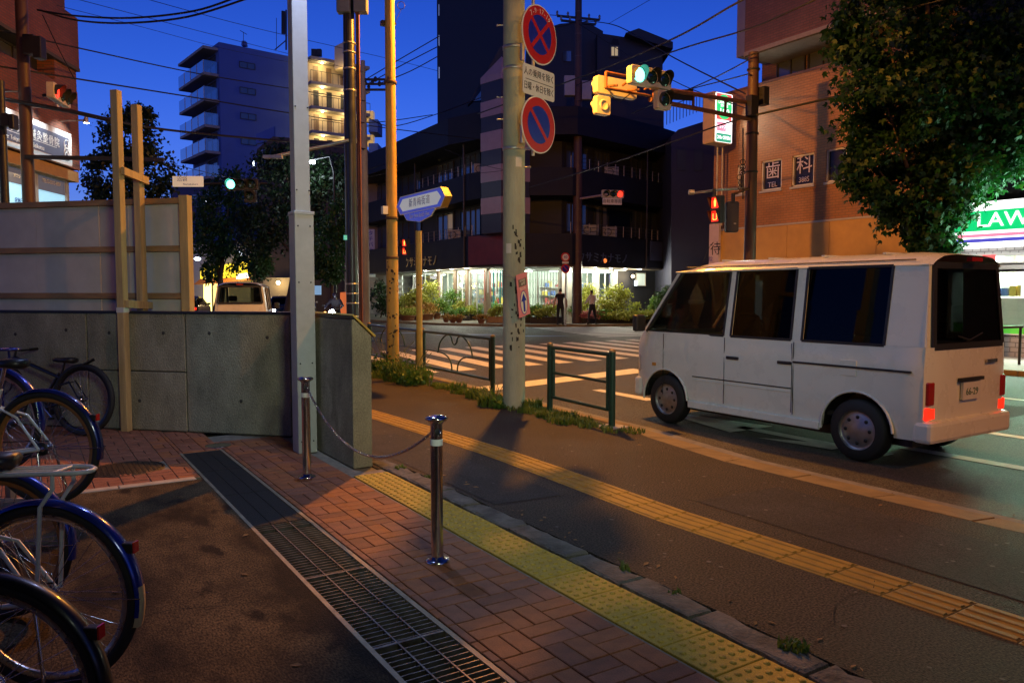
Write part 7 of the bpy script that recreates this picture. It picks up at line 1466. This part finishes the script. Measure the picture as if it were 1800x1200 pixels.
# ================================================================== TREES
def leaf_cloud(blobs, n, size, seed, lobes=1, shell=.55):
    """leaves scattered through clumps; blobs: (center, (rx, ry, rz), weight)"""
    r = np.random.default_rng(seed); w_ = np.array([b[2] for b in blobs]); idx = r.choice(len(blobs), n, p=w_ / w_.sum())
    C = np.array([list(b[0]) for b in blobs])[idx]; S = np.array([b[1] for b in blobs])[idx]
    d = r.normal(size=(n, 3)); d /= np.linalg.norm(d, axis=1)[:, None]; rad = (shell + (1 - shell) * r.uniform(size=n)) * (1 + .12 * r.normal(size=n))
    # sub-clumps give light and dark masses
    k = r.normal(size=(len(blobs) * 26, 3)); k /= np.linalg.norm(k, axis=1)[:, None]; own = r.integers(0, 26, n) + idx * 26; d = d * .34 + k[own] * .85; d /= np.linalg.norm(d, axis=1)[:, None] + 1e-6
    P = C + d * S * rad[:, None]
    t = r.normal(size=(n, 3)); t[:, 2] -= .9; t /= np.linalg.norm(t, axis=1)[:, None]      # leaves droop
    nn = r.normal(size=(n, 3)) + d * .9; s = np.cross(t, nn); s /= np.linalg.norm(s, axis=1)[:, None] + 1e-6
    sz = size * r.uniform(.6, 1.3, n)[:, None]; V = []; F = []
    base = 0; Vs = []
    for a in ([0] if lobes == 1 else [-.75, 0, .75]):
        tt = t * math.cos(a) + s * math.sin(a); ss = -t * math.sin(a) + s * math.cos(a); kk = 1. if a == 0 else .8; wd = .3 if lobes == 1 else .17
        q = np.stack([P, P + tt * sz * kk * .45 + ss * sz * wd, P + tt * sz * kk, P + tt * sz * kk * .45 - ss * sz * wd], 1).reshape(-1, 3); Vs.append(q)
    V = np.concatenate(Vs); m = len(V) // 4; F = np.arange(m * 4).reshape(m, 4)
    return V, F
def mesh_np(name, V, F, mat):
    me = bpy.data.meshes.new(name); me.vertices.add(len(V)); me.vertices.foreach_set('co', V.astype(np.float32).ravel()); me.loops.add(F.size); me.loops.foreach_set('vertex_index', F.astype(np.int32).ravel()); me.polygons.add(len(F)); me.polygons.foreach_set('loop_start', np.arange(0, F.size, 4, dtype=np.int32)); me.update(); me.validate(); me.materials.append(mat); return me
m_bark = pm('bark', (.07, .05, .035), .9, var=.4, scale=6, bump=.8, bscale=18, stretch=(1, 1, .25))
def tree(label, base, blobs, n, size, mat, seed, lobes=1, tr=.18, group=None, name='tree'):
    t = thing(name, label, 'tree', base, group=group); base = Vector(base); V, F = leaf_cloud(blobs, n, size, seed, lobes); V = V - np.array([[base.x, base.y, base.z]]); link('crown', mesh_np('crown', V, F, mat), t)
    top_ = max(blobs, key=lambda b: b[0][2])[0]; cx, cy = sum(b[0][0] for b in blobs) / len(blobs), sum(b[0][1] for b in blobs) / len(blobs); zm = min(b[0][2] - b[1][2] * .5 for b in blobs)
    MB().tube([base - UP * .1, base.lerp(Vector((cx, cy, zm)), .5) + Vector((.05, .03, 0)), Vector((cx, cy, zm)), Vector((top_[0], top_[1], top_[2]))], [tr, tr * .85, tr * .7, tr * .15], 10).build('trunk', m_bark, t, True)
    for b in blobs: c = Vector(b[0]); MB().tube([Vector((cx, cy, zm * .8 + .3)), Vector((cx, cy, zm)).lerp(c, .5) + UP * .15, c], [tr * .45, tr * .3, tr * .1], 6).build('limb', m_bark, t, True)
    return t
m_maple = leafm('maple_leaf', (.004, .032, .005), (.014, .06, .01), .45); m_ever = leafm('evergreen_leaf', (.006, .02, .007), (.02, .05, .012), .2); m_street = leafm('street_leaf', (.01, .045, .01), (.03, .1, .02), .3)
def blob(u, v, D, rp, rz=None, w_=1.): k = D / CAM_F; return (at(u, v, D), (rp * k, rp * k, (rz or rp) * k), w_)
TB = onx(1625, 640, 18.3); Dt = (Vector((TB.x, TB.y, 0))).dot(FW)
tree('big maple-leaved street tree before the brick building, lit green by the store sign', (TB.x, TB.y, 0), [blob(1560, 60, Dt, 95, 110, 1.3), blob(1700, 40, Dt + .6, 120, 120, 1.6), blob(1560, 190, Dt - .4, 98, 80, 1.3), blob(1680, 170, Dt + .2, 130, 100, 1.8), blob(1780, 200, Dt - .2, 100, 100, 1.2), blob(1545, 300, Dt, 62, 70, .9), blob(1620, 350, Dt + .3, 85, 80, 1.4), blob(1700, 290, Dt, 90, 70, 1.1), blob(1640, 415, Dt, 48, 38, .55), blob(1630, -80, Dt, 140, 100, 1.2)], 34000, .15, m_maple, 3, 3, .19)
def gpt(u, D): p = at(u, 560, D); return (p.x, p.y, 0)
tree('dark rounded evergreen tree behind the timber posts', gpt(235, 30), [blob(228, 240, 30, 52, 48), blob(262, 300, 30, 52, 55), blob(200, 310, 30.5, 50, 50), blob(245, 205, 30, 28, 24, .5), blob(225, 345, 30, 70, 50)], 9000, .17, m_ever, 4, 1, .2)
tree('dark street tree with hanging foliage left of the green signal', gpt(375, 46), [blob(385, 370, 46, 48, 45), blob(370, 420, 46, 42, 40), blob(405, 330, 46, 34, 34, .7), blob(372, 470, 46, 17, 30, .35), blob(400, 450, 46, 34, 30, .7)], 6500, .22, m_street, 5, 1, .16, 'street trees up the far road')
tree('broad dark tree mass standing behind the white lamp post', gpt(500, 42), [blob(470, 330, 42, 60, 65, 1.2), blob(530, 310, 42, 66, 55, 1.2), blob(585, 350, 42, 50, 70), blob(450, 400, 42, 42, 60), blob(530, 410, 42, 60, 60, 1.1), blob(500, 280, 42, 48, 36, .8), blob(585, 300, 42, 38, 36, .6)], 11000, .21, m_ever, 6, 1, .2, 'street trees up the far road')
tree('green lit street tree above the motorcyclist', gpt(580, 38), [blob(580, 430, 38, 36, 50), blob(570, 480, 38, 32, 24, .8), blob(598, 390, 38, 26, 40, .7)], 4500, .19, m_street, 7, 1, .12, 'street trees up the far road')
tree('small leafy tree over the dark car', gpt(448, 44), [blob(445, 420, 44, 34, 45), blob(452, 470, 44, 26, 34, .8), blob(440, 380, 44, 26, 30, .6)], 4000, .2, m_street, 9, 1, .1, 'street trees up the far road')
tree('shrubby dark bush at the left end of the hardware shop', gpt(668, 49), [blob(665, 520, 49, 20, 28), blob(680, 535, 49, 16, 18, .6)], 2200, .16, m_ever, 10, 1, .05, name='shrub')

# ================================================================== PLANTS OUTSIDE THE SHOP
m_pl = [leafm('plant_lime', (.22, .26, .03), (.42, .42, .07), .4), leafm('plant_green', (.06, .16, .025), (.17, .28, .04), .35), leafm('plant_amber', (.28, .13, .03), (.4, .26, .05), .3), leafm('plant_pink', (.42, .10, .09), (.55, .26, .22), .3), leafm('plant_dark', (.02, .06, .015), (.06, .12, .02), .3)]
m_pot = pm('terracotta', (.28, .12, .06), .7, var=.2); m_pot2 = pm('black_planter', (.012, .012, .012), .6, var=.2); m_crate = pm('wood_crate', (.38, .24, .11), .7, var=.3, scale=6)
def plant(u, v, wpx, hpx, mi, label, pot='round', n=260, seed=0, ls=.12):
    b = gnd(u, v); D = b.dot(FW); k = D / CAM_F; W_, H_ = wpx * k * (1.3 if hpx > 30 else 1.6), hpx * k * 1.12; t = thing('potted_plant', label, 'plant', b, group='plants outside the hardware shop'); ph_ = min(.34, H_ * .35)
    if pot == 'round': MB().lathe([(W_ * .16, 0), (W_ * .24, ph_), (W_ * .26, ph_), (W_ * .26, ph_ + .03), (W_ * .2, ph_ + .02), (1e-3, ph_)], 12).build('pot', m_pot, t)
    else: MB().box(-W_ * .48, W_ * .48, -.16, .16, 0, ph_, Matrix.Rotation(YAW, 4, 'Z')).build('planter', m_pot2 if pot == 'box' else m_crate, t, bev=.01)
    bl = [((0, 0, ph_ + (H_ - ph_) * .45), (W_ * .5, W_ * .35, (H_ - ph_) * .5), 1.)]
    if H_ > .9: bl += [((W_ * .15, 0, ph_ + (H_ - ph_) * .72), (W_ * .34, W_ * .3, (H_ - ph_) * .28), .6), ((-W_ * .2, 0, ph_ + (H_ - ph_) * .3), (W_ * .34, W_ * .3, (H_ - ph_) * .3), .6)]
    V, F = leaf_cloud(bl, n, ls, seed, 1, .3); link('foliage', mesh_np('foliage', V, F, m_pl[mi]), t)
    g = MB()
    for j in range(4): a = j * 1.6; g.tube([(0, 0, ph_), (W_ * .15 * math.cos(a), W_ * .15 * math.sin(a), ph_ + (H_ - ph_) * .4), (W_ * .3 * math.cos(a), W_ * .3 * math.sin(a), ph_ + (H_ - ph_) * .75)], [.02, .014, .006], 5)
    g.build('stems', m_bark, t); return t
PL = [(706, 556, 34, 42, 0, 'lime green bush at the left end of the plant display', 'round', 500), (728, 557, 40, 50, 0, 'yellow-green bush under the stepladder', 'round', 700), (752, 557, 40, 66, 0, 'tall yellow-leaved bush behind the sign post', 'round', 800), (742, 558, 46, 28, 2, 'low amber shrub before the yellow bush', 'round', 500), (716, 559, 40, 22, 0, 'low lime plant at the front left kerb', 'round', 400),
  (768, 556, 24, 34, 1, 'dark green plant beside the first column', 'round', 400), (792, 556, 40, 48, 1, 'broad dark leaved plant between two shop columns', 'round', 700), (812, 557, 30, 34, 0, 'yellowish plant right of the broad dark one', 'box', 400), (803, 560, 30, 22, 1, 'plant in a black tub raised on the left bench', 'box', 320), (832, 558, 40, 26, 0, 'long planter of lime leaves before the lattice gate', 'box', 450), (855, 558, 34, 28, 1, 'bright green planter left of the wooden crate', 'box', 420), (846, 556, 26, 30, 3, 'orange-pink flowers behind the green planter', 'round', 320),
  (784, 563, 14, 14, 2, 'first small terracotta pot of the kerb row', 'round', 160), (796, 564, 14, 13, 2, 'second small terracotta pot of the kerb row', 'round', 160), (807, 564, 15, 14, 2, 'third small terracotta pot of the kerb row', 'round', 160), (846, 565, 18, 16, 2, 'lone terracotta pot before the black planters', 'round', 180), (873, 564, 24, 28, 0, 'wooden crate planter with yellow leaves beside the concrete pole', 'crate', 260),
  (940, 562, 30, 30, 1, 'green plants right of the pink advert board', 'box', 420), (960, 563, 36, 30, 0, 'lime plants in front of the second lattice gate', 'box', 420), (968, 559, 26, 36, 3, 'pale pink flowers left of the man', 'round', 360), (1004, 560, 24, 40, 1, 'green plant hidden between the man and the brown pole', 'round', 380), (1030, 560, 30, 62, 0, 'tall yellow-green plant right of the brown pole', 'round', 700), (1044, 564, 34, 22, 3, 'coral red flowers at the feet of the person in white', 'box', 420),
  (1078, 561, 56, 62, 0, 'large yellow-green shrub before the shop door', 'round', 1300), (1066, 563, 30, 24, 1, 'dark green plant under the large shrub', 'box', 360), (1094, 565, 46, 20, 0, 'low hedge-like lime planter right of the flowers', 'box', 560), (1126, 565, 50, 22, 0, 'long low lime planter before the shop door', 'box', 560), (1158, 565, 44, 24, 0, 'last lime planter near the van roof', 'box', 500), (1116, 560, 20, 32, 0, 'flat topped plant on a slatted stand', 'crate', 240), (1150, 560, 26, 42, 1, 'green plant below the warm wall lamp', 'round', 420), (1172, 562, 40, 60, 4, 'large dark bush at the right end of the display', 'round', 900), (1186, 556, 36, 70, 4, 'tallest dark bush beside the van', 'round', 800)]
for i, a in enumerate(PL): plant(a[0], a[1] + (4.5 if a[1] < 560 else 3.2) if a[0] < 900 else min(568, a[1] + 5.5), *a[2:4], a[4], a[5], a[6], int(a[7] * 2.6), 40 + i, .13 if a[7] > 250 else .09)
# planting bench
bn = thing('plant_bench', 'low dark slatted bench under the potted plants', 'bench', gnd(830, 557)); b0, b1 = gnd(770, 556), gnd(868, 558)
for k in range(3): o_ = Vector((0, -.16 * k, 0)); MB().beam(b0 + o_ + UP * .42, b1 + o_ + UP * .42, .12, .04).build('slat', m_crate, bn, True)
for f in (.05, .5, .95): p = b0.lerp(b1, f); MB().beam(p, p + UP * .4, .08, .08).build('leg', m_pot2, bn, True)
sh = thing('display_rack', 'tiered white display rack behind the person in white', 'rack', gnd(1050, 557))
for k in range(4): c = gnd(1050, 557); c.z = .5 + k * .45; MB().box(-.5, .5, -.18, .18, -.03, .03, Matrix.Translation(c) @ Matrix.Rotation(YAW, 4, 'Z')).build('shelf', m_swhite, sh, True)
for s in (-.45, .45): c = gnd(1050, 557) + RT * s; MB().beam(c, c + UP * 2.0, .05, .05).build('upright', m_swhite, sh, True)

# ================================================================== PEOPLE
m_skin = pm('skin', (.42, .24, .16), .5, var=.08); m_hair = pm('hair', (.012, .01, .009), .5, var=.2); m_blk = pm('cloth_black', (.012, .012, .014), .85, var=.2); m_cwht = pm('cloth_white', (.62, .58, .55), .85, var=.1); m_shoe = pm('shoe', (.03, .03, .03), .6, var=.1); m_shoew = pm('shoe_white', (.55, .53, .5), .6, var=.1)
def person(label, loc, rz, J, mats, h=1.0, parent=None, group=None):
    """J: name -> (x, y, z, radius); one skin-modified body, coloured by region"""
    E = [('pelvis','waist'),('waist','chest'),('chest','neck'),('neck','jaw'),('jaw','head'),('head','crown')]
    for s in 'lr': E += [('chest','sh'+s),('sh'+s,'el'+s),('el'+s,'wr'+s),('wr'+s,'ha'+s),('pelvis','hip'+s),('hip'+s,'kn'+s),('kn'+s,'an'+s),('an'+s,'to'+s)]
    E += [('ha' + s, f + s) for s in 'lr' for f in ('fa', 'fb', 'th')]
    for s in 'lr':
        a, b = Vector(J['wr'+s][:3]), Vector(J['ha'+s][:3]); d = (b - a).normalized(); J['fa'+s] = (*(b + d * .07 + Vector((.0, .012, 0))), .012); J['fb'+s] = (*(b + d * .065 + Vector((.0, -.014, 0))), .012); J['th'+s] = (*(b + d * .02 + Vector((.0, .04, .0))), .011)
    N = list(J); me = bpy.data.meshes.new('body'); me.from_pydata([Vector(J[k][:3]) * h for k in N], [(N.index(a), N.index(b)) for a, b in E], [])
    o = bpy.data.objects.new('body', me); COL.objects.link(o); md = o.modifiers.new('s', 'SKIN'); 
    for k, sv in zip(N, me.skin_vertices[0].data): sv.radius = (J[k][3] * h, J[k][3] * h * (.72 if k in ('chest', 'waist', 'pelvis') else 1)); sv.use_root = (k == 'pelvis')
    o.modifiers.new('d', 'SUBSURF').levels = 2; o.modifiers['d'].render_levels = 2; bpy.context.view_layer.update()
    m2 = bpy.data.meshes.new_from_object(o.evaluated_get(bpy.context.evaluated_depsgraph_get())); bpy.data.objects.remove(o)
    for m in mats['order']: m2.materials.append(m)
    P = {k: Vector(J[k][:3]) * h for k in N}
    def region(p):
        hd = min((p - P[k]).length - J[k][3] * h for k in ('head', 'jaw', 'crown')); best = None
        if p.z > P['neck'].z - .01 and hd < .08: return 'hair' if (p.z > P['head'].z + .035 or (p - P['head']).y < -.02) and p.z > P['jaw'].z else 'skin'
        bd = 9
        for k in ('pelvis','waist','chest','neck','shl','shr','ell','elr','wrl','wrr','hal','har','hipl','hipr','knl','knr','anl','anr','tol','tor'):
            d = (p - P[k]).length - J[k][3] * h * .6
            if d < bd: bd, best = d, k
        if best in ('hal', 'har', 'wrl', 'wrr', 'neck'): return 'skin'
        if best in ('ell', 'elr'): return mats.get('sleeve', 'skin')
        if best in ('waist', 'chest', 'shl', 'shr'): return 'top'
        if best in ('tol', 'tor'): return 'shoe'
        return 'legs'
    for f in m2.polygons: f.material_index = mats['idx'][region(f.center)]; f.use_smooth = True
    t = thing('person', label, 'person', loc, rz, group); link('body', m2, t); return t
def stand(**k):
    J = dict(pelvis=(0,0,.93,.135), waist=(0,0,1.1,.125), chest=(0,.0,1.32,.15), neck=(0,.0,1.47,.055), jaw=(0,.02,1.545,.07), head=(0,.015,1.62,.092), crown=(0,0,1.69,.07),
      shl=(-.17,0,1.4,.07), shr=(.17,0,1.4,.07), ell=(-.25,-.03,1.14,.048), elr=(.25,-.03,1.14,.048), wrl=(-.28,.02,.91,.034), wrr=(.28,.02,.91,.034), hal=(-.28,.04,.83,.036), har=(.28,.04,.83,.036),
      hipl=(-.095,0,.86,.1), hipr=(.095,0,.86,.1), knl=(-.11,.02,.48,.066), knr=(.11,.02,.48,.066), anl=(-.12,-.02,.08,.046), anr=(.12,-.02,.08,.046), tol=(-.135,.13,.04,.04), tor=(.135,.13,.04,.04)); J.update(k); return J
mm = lambda top, legs, shoe, hair=None, cover=False: dict(order=[m_skin, hair or m_hair, top, legs, shoe], idx=dict(skin=1 if cover else 0, hair=1, top=2, legs=3, shoe=4), **({'sleeve': 'top'} if cover else {}))
b = gnd(985, 571.5); fz = math.atan2(RT.y, RT.x); person('man in black t-shirt and trousers standing with his back to us', (b.x, b.y, 0), fz + .1, stand(ell=(-.27,-.05,1.15,.05), wrl=(-.31,.02,.93,.035), hal=(-.31,.05,.85,.038), elr=(.27,-.05,1.15,.05), wrr=(.30,.02,.94,.035), har=(.3,.05,.86,.038)), mm(m_blk, m_blk, m_shoe), 1.06)
b = gnd(1041, 571); p_ = mm(m_cwht, m_blk, m_shoew); p_['sleeve'] = 'top'; p_['idx']['top'] = 2; person('person in loose white shirt and black leggings watering the plants', (b.x, b.y, 0), fz + .7, stand(chest=(-.01,.05,1.31,.155), waist=(0,.02,1.1,.14), jaw=(0,.07,1.53,.068), neck=(0,.05,1.46,.052), head=(0,.07,1.61,.09), crown=(0,.05,1.68,.07), elr=(.26,.1,1.15,.06), wrr=(.2,.3,1.08,.036), har=(.18,.38,1.07,.036), ell=(-.27,.08,1.15,.06), wrl=(-.2,.27,1.05,.036), hal=(-.18,.35,1.04,.036), knl=(-.2,.03,.48,.06), knr=(.2,.03,.48,.06), anl=(-.28,-.02,.08,.042), anr=(.28,-.02,.08,.042), tol=(-.3,.12,.04,.038), tor=(.3,.12,.04,.038)), p_, 1.02)
# motorcyclist coming towards us
b = at(589, 560, 32); b.z = -.1; mc = thing('motorcycle', 'motorcycle with dazzling headlight coming towards us behind the wall', 'motorcycle', b, fz + .0)
for y in (-.62, .62): MB().torus(.25, .055, 28, 8, Matrix.Translation((0, y, .3)) @ Matrix.Rotation(R(90), 4, 'Y')).build('wheel', m_rubber, mc)
MB().tube([(0, -.62, .3), (0, -.45, .85), (0, -.38, 1.05)], .045, 8).build('fork', m_steel, mc); MB().tube([(-.36, -.3, 1.05), (-.2, -.38, 1.03), (.2, -.38, 1.03), (.36, -.3, 1.05)], .016, 8).build('handlebar', m_black, mc); MB().tube([(0, -.42, .75), (0, -.1, .72), (0, .3, .75), (0, .75, .82)], [.1, .17, .15, .08], 10).build('body', m_black, mc)
MB().lathe([(.14, 0), (.16, .05), (.15, .12), (.05, .2)], 16, frame((0, -.58, .86), (1, 0, 0), (0, 0, 1)) @ Matrix.Rotation(R(180), 4, 'X')).build('headlamp_shell', m_black, mc); MB().lathe([(.135, 0), (.1, .03), (1e-4, .04)], 16, frame((0, -.585, .86), (1, 0, 0), (0, 0, 1))).build('headlamp', em('headlamp_mc', (.85, .93, 1), 60), mc); MB().ball((-.3, -.5, .86), .06).build('indicator', em('indicator', (1, .35, .05), 6), mc)
for s in (-.4, .4): MB().box(s - .06, s + .06, -.34, -.31, 1.12, 1.2).build('mirror', m_black, mc, bev=.01)
lamp('POINT', 'headlight', b + UP * .96 - FW * .75, 30, (.85, .93, 1), .1, parent=mc)
person('motorcycle rider in dark jacket and round helmet', (b.x, b.y, b.z), fz + math.pi, stand(pelvis=(0,-.2,.88,.15), waist=(0,-.17,1.06,.14), chest=(0,-.1,1.28,.17), neck=(0,-.06,1.44,.06), jaw=(0,-.03,1.52,.085), head=(0,-.03,1.6,.12), crown=(0,-.05,1.69,.08), shl=(-.2,-.08,1.36,.08), shr=(.2,-.08,1.36,.08), ell=(-.33,.1,1.17,.06), elr=(.33,.1,1.17,.06), wrl=(-.33,.3,1.08,.045), wrr=(.33,.3,1.08,.045), hal=(-.33,.36,1.06,.045), har=(.33,.36,1.06,.045), hipl=(-.12,-.12,.84,.11), hipr=(.12,-.12,.84,.11), knl=(-.24,.28,.72,.07), knr=(.24,.28,.72,.07), anl=(-.22,.2,.3,.05), anr=(.22,.2,.3,.05), tol=(-.22,.34,.26,.045), tor=(.22,.34,.26,.045)), mm(pm('jacket_navy', (.015, .018, .035), .7, var=.2), m_blk, m_shoe, pm('helmet', (.02, .02, .04), .15, var=0, coat=.8), True), 1.0)
vb = at(432, 560, 24.4)

# ================================================================== OVERHEAD CABLES
CL = ['thicker upper cable of the pair sagging across the top edge', 'thicker lower cable of the pair sagging across the top edge', 'cable descending from the clinic roof past the apartment block top', 'cable descending across the middle of the apartment block', 'heavy cable dropping past the timber posts to the concrete pole', 'finest high wire above the antenna mast', 'long fine wire from the top edge to the tower block', 'faint wire grazing the apartment block roof edge', 'uppermost of three wires between concrete pole and tower', 'middle of three wires between concrete pole and tower', 'lowest of three wires between concrete pole and tower', 'wire dipping behind the yellow mast to the tower foot', 'wire crossing in front of the corner building eaves', 'heavy cable slanting from the top right down past the green signal', 'cable slanting across the brick building bay to the far brown pole', 'cable running along the brick building bay into the tree', 'cable sloping left from the brown signal pole over the corner building', 'cable running right from the brown signal pole into the tree', 'short cable fanning left from the upper brown signal pole', 'thin cable from brown signal pole to the far brown pole', 'cable curving down from the far brown pole crossarm to the signal pole', 'slack wire below the crossarm cable towards the signal pole', 'short wire leaving the far pole crossarm behind the no-stopping sign', 'second short wire leaving the far pole towards the tower', 'fine wire rising from the crossarm cable to the top edge', 'wire stretching over the street name board to the green signal', 'slack wire hanging in front of the far street trees', 'upper short wire between the concrete pole and the yellow mast', 'lower short wire between the concrete pole and the yellow mast', 'upper dark wire crossing the pale stripes of the corner pier', 'lower dark wire crossing the pale stripes of the corner pier']
def cable(pts, r, D=None):
    P = [at(*p) for p in pts]; out = []
    for i in range(len(P) - 1):
        a, b, c, d = P[max(i-1,0)], P[i], P[i+1], P[min(i+2, len(P)-1)]
        for k in range(6): t = k / 6; out.append(.5 * ((2 * b) + (c - a) * t + (2 * a - 5 * b + 4 * c - d) * t * t + (3 * b - a - 3 * c + d) * t ** 3))
    out.append(P[-1]); o = MB().tube(out, r, 6).build('overhead_cable', m_wire); tag(o, CL.pop(0), 'cable', 'overhead cables'); return o
for pts, r in [([(66, 18, 18.5), (130, 28, 18), (230, 32, 17.5), (340, 20, 17), (415, -4, 16.5)], .022), ([(75, 20, 18.5), (135, 36, 18), (220, 41, 17.5), (330, 30, 17), (440, -4, 16.5)], .022),
  ([(-30, 47, 18), (130, 83, 20), (350, 130, 26), (517, 157, 30), (643, 178, 36)], .018), ([(-30, 112, 18), (130, 138, 20), (350, 173, 26), (517, 200, 30), (643, 216, 36), (760, 202, 40)], .022), ([(130, 197, 18.5), (290, 228, 22), (517, 250, 28), (643, 262, 36)], .035),
  ([(120, -5, 22), (350, 55, 28), (520, 98, 33), (643, 128, 36)], .009), ([(240, -6, 24), (450, 50, 30), (690, 105, 38), (770, 125, 42)], .010), ([(100, 10, 22), (250, 48, 27), (390, 85, 32), (520, 112, 36)], .008),
  ([(643, 140, 36), (700, 106, 36), (772, 64, 36)], .022), ([(650, 146, 36), (710, 113, 36), (772, 81, 36)], .022), ([(665, 148, 36), (720, 126, 36), (772, 98, 36)], .022), ([(643, 205, 36), (690, 222, 37), (770, 200, 40), (850, 170, 42)], .022), ([(643, 220, 36), (700, 228, 37), (800, 240, 40), (900, 252, 41)], .022),
  ([(1400, -45, 17), (1300, 3, 18), (1180, 70, 22), (1030, 132, 28), (840, 200, 36)], .026), ([(1560, -60, 16), (1400, 15, 18), (1310, 53, 20), (1180, 92, 24), (1014, 150, 39)], .022), ([(1700, -10, 17), (1500, 40, 19), (1310, 100, 21)], .02),
  ([(1317, 205, 21), (1260, 222, 22), (1180, 250, 24), (1080, 285, 28), (930, 330, 34)], .022), ([(1640, 130, 19), (1470, 170, 20), (1317, 205, 21)], .03), ([(1317, 105, 21), (1250, 140, 24), (1180, 170, 28), (1110, 200, 33)], .018), ([(1317, 130, 21), (1240, 150, 26), (1150, 170, 34), (1014, 178, 39)], .018),
  ([(1014, 36, 40), (1070, 42, 37), (1110, 58, 34), (1185, 102, 28), (1310, 165, 21)], .022), ([(1014, 40, 40), (1100, 95, 36), (1200, 150, 28), (1310, 190, 21)], .016), ([(1014, 30, 40), (960, 26, 40), (930, 20, 41), (880, 10, 44)], .016), ([(1014, 38, 40), (980, 48, 40), (940, 40, 40), (900, 30, 44)], .018), ([(1070, 42, 37), (1160, -10, 30)], .01),
  ([(270, 282, 28), (350, 300, 30), (400, 312, 34), (470, 322, 40)], .012), ([(330, 445, 40), (400, 430, 42), (450, 400, 44)], .01), ([(643, 300, 36), (670, 290, 37), (700, 280, 40)], .016), ([(643, 312, 36), (680, 304, 37), (710, 298, 40)], .014), ([(780, 262, 38), (850, 290, 37), (893, 300, 36)], .014), ([(760, 300, 39), (830, 305, 38), (900, 298, 37)], .012)]: cable(pts, r)

# ================================================================== THE REST OF THE STREET, OUT OF VIEW, ADDED TO BLOCK SKY LIGHT
hm = thing('unseen_building', 'unseen building beside the viewer, its overhang added to block sky light', 'building', (-4, -2, 0))
MB().box(-14, 1.05, -16, 3.5, 3.55, 19).build('wall', pm('own_render', (.20, .19, .18), .8, var=.15), hm, True); MB().box(-14, -3.6, -16, 3.4, 0, 3.55).build('ground_floor', m_concd, hm, True); MB().beam((.3, -1.9, 3.42), (1.0, -1.3, 3.42), .16, .1).build('tube_lamp', em('fluoro_tube', (.88, 1, .78), 6), hm, True)
dl = lamp('AREA', 'tube_light', (.85, -1.5, 3.3), LP_D, FLUO, 1.0, (4.5, 9.0, 2.5), parent=hm); dl.data.spread = R(72); MB().box(.75, 1.0, -2.6, -2.35, 0, 3.55).build('column', m_conc, hm, True)
for i, (y0, y1, h_, lab) in enumerate(((-14, 2.6, 13, 'pale shop house next to the convenience store'), (-40, -15, 17, 'taller block farther along the far pavement'))):
    t = thing('shop_house', lab, 'building', (22, (y0 + y1) / 2, 0)); MB().box(21.5, 34, y0, y1, 0, h_).build('wall', m_tw, t, True)
    for z in range(3, h_ - 2, 3):
        for k in range(4): yy = y0 + 1.2 + k * (y1 - y0 - 1) / 4; window(t, (21.45, yy + 1.8), (21.45, yy), z + .6, z + 2., Vector((-1, 0)), 2, m_sky_glass, m_frame)
t = thing('neighbour_block', 'tall neighbouring block along our pavement behind the viewer', 'building', (-4, -30, 0)); MB().box(-16, 2.2, -48, -17, 0, 22).build('wall', m_tw, t, True)
for z in range(2, 20, 3):
    for k in range(6): window(t, (2.25, -46 + k * 5), (2.25, -44 + k * 5), z, z + 1.4, Vector((1, 0)), 2, m_sky_glass, m_frame)

m_weed = leafm('weed_leaf', (.03, .10, .012), (.09, .20, .03), .35)
for i, (x, y, w_, h_, lab) in enumerate(((5.72, 12.35, .42, .42, 'leafy weed clump at the foot of the street name sign'), (5.95, 13.9, .46, .5, 'taller leafy weed clump at the foot of the yellow lamp mast'), (5.55, 9.25, .2, .2, 'low weeds at the foot of the concrete pole'))):
    t = thing('weed_clump', lab, 'weeds', (x, y, 0)); V, F = leaf_cloud([((0, 0, h_ * .45), (w_, w_, h_ * .5), 1.), ((w_ * .5, .2, h_ * .3), (w_ * .7, w_ * .7, h_ * .35), .6), ((-w_ * .3, -.25, h_ * .3), (w_ * .6, w_ * .6, h_ * .3), .5)], int(1500 * w_ + 200), .07, 90 + i, 1, .2); V[:, 2] = np.maximum(V[:, 2], .004); link('foliage', mesh_np('foliage', V, F, m_weed), t)
    g = MB()
    for k in range(14): a = rg.uniform(0, 6.28); d = w_ * rg.uniform(.3, 1.1); hh = h_ * rg.uniform(.9, 1.5); g.tube([(d * .4 * math.cos(a), d * .4 * math.sin(a), 0), (d * .7 * math.cos(a), d * .7 * math.sin(a), hh * .7), (d * 1.1 * math.cos(a), d * 1.1 * math.sin(a), hh)], [.004, .003, .007], 5)
    g.build('seed_stalks', pm('seed_stalk', (.2, .2, .07), .7, var=.2), t)['kind'] = 'stuff'
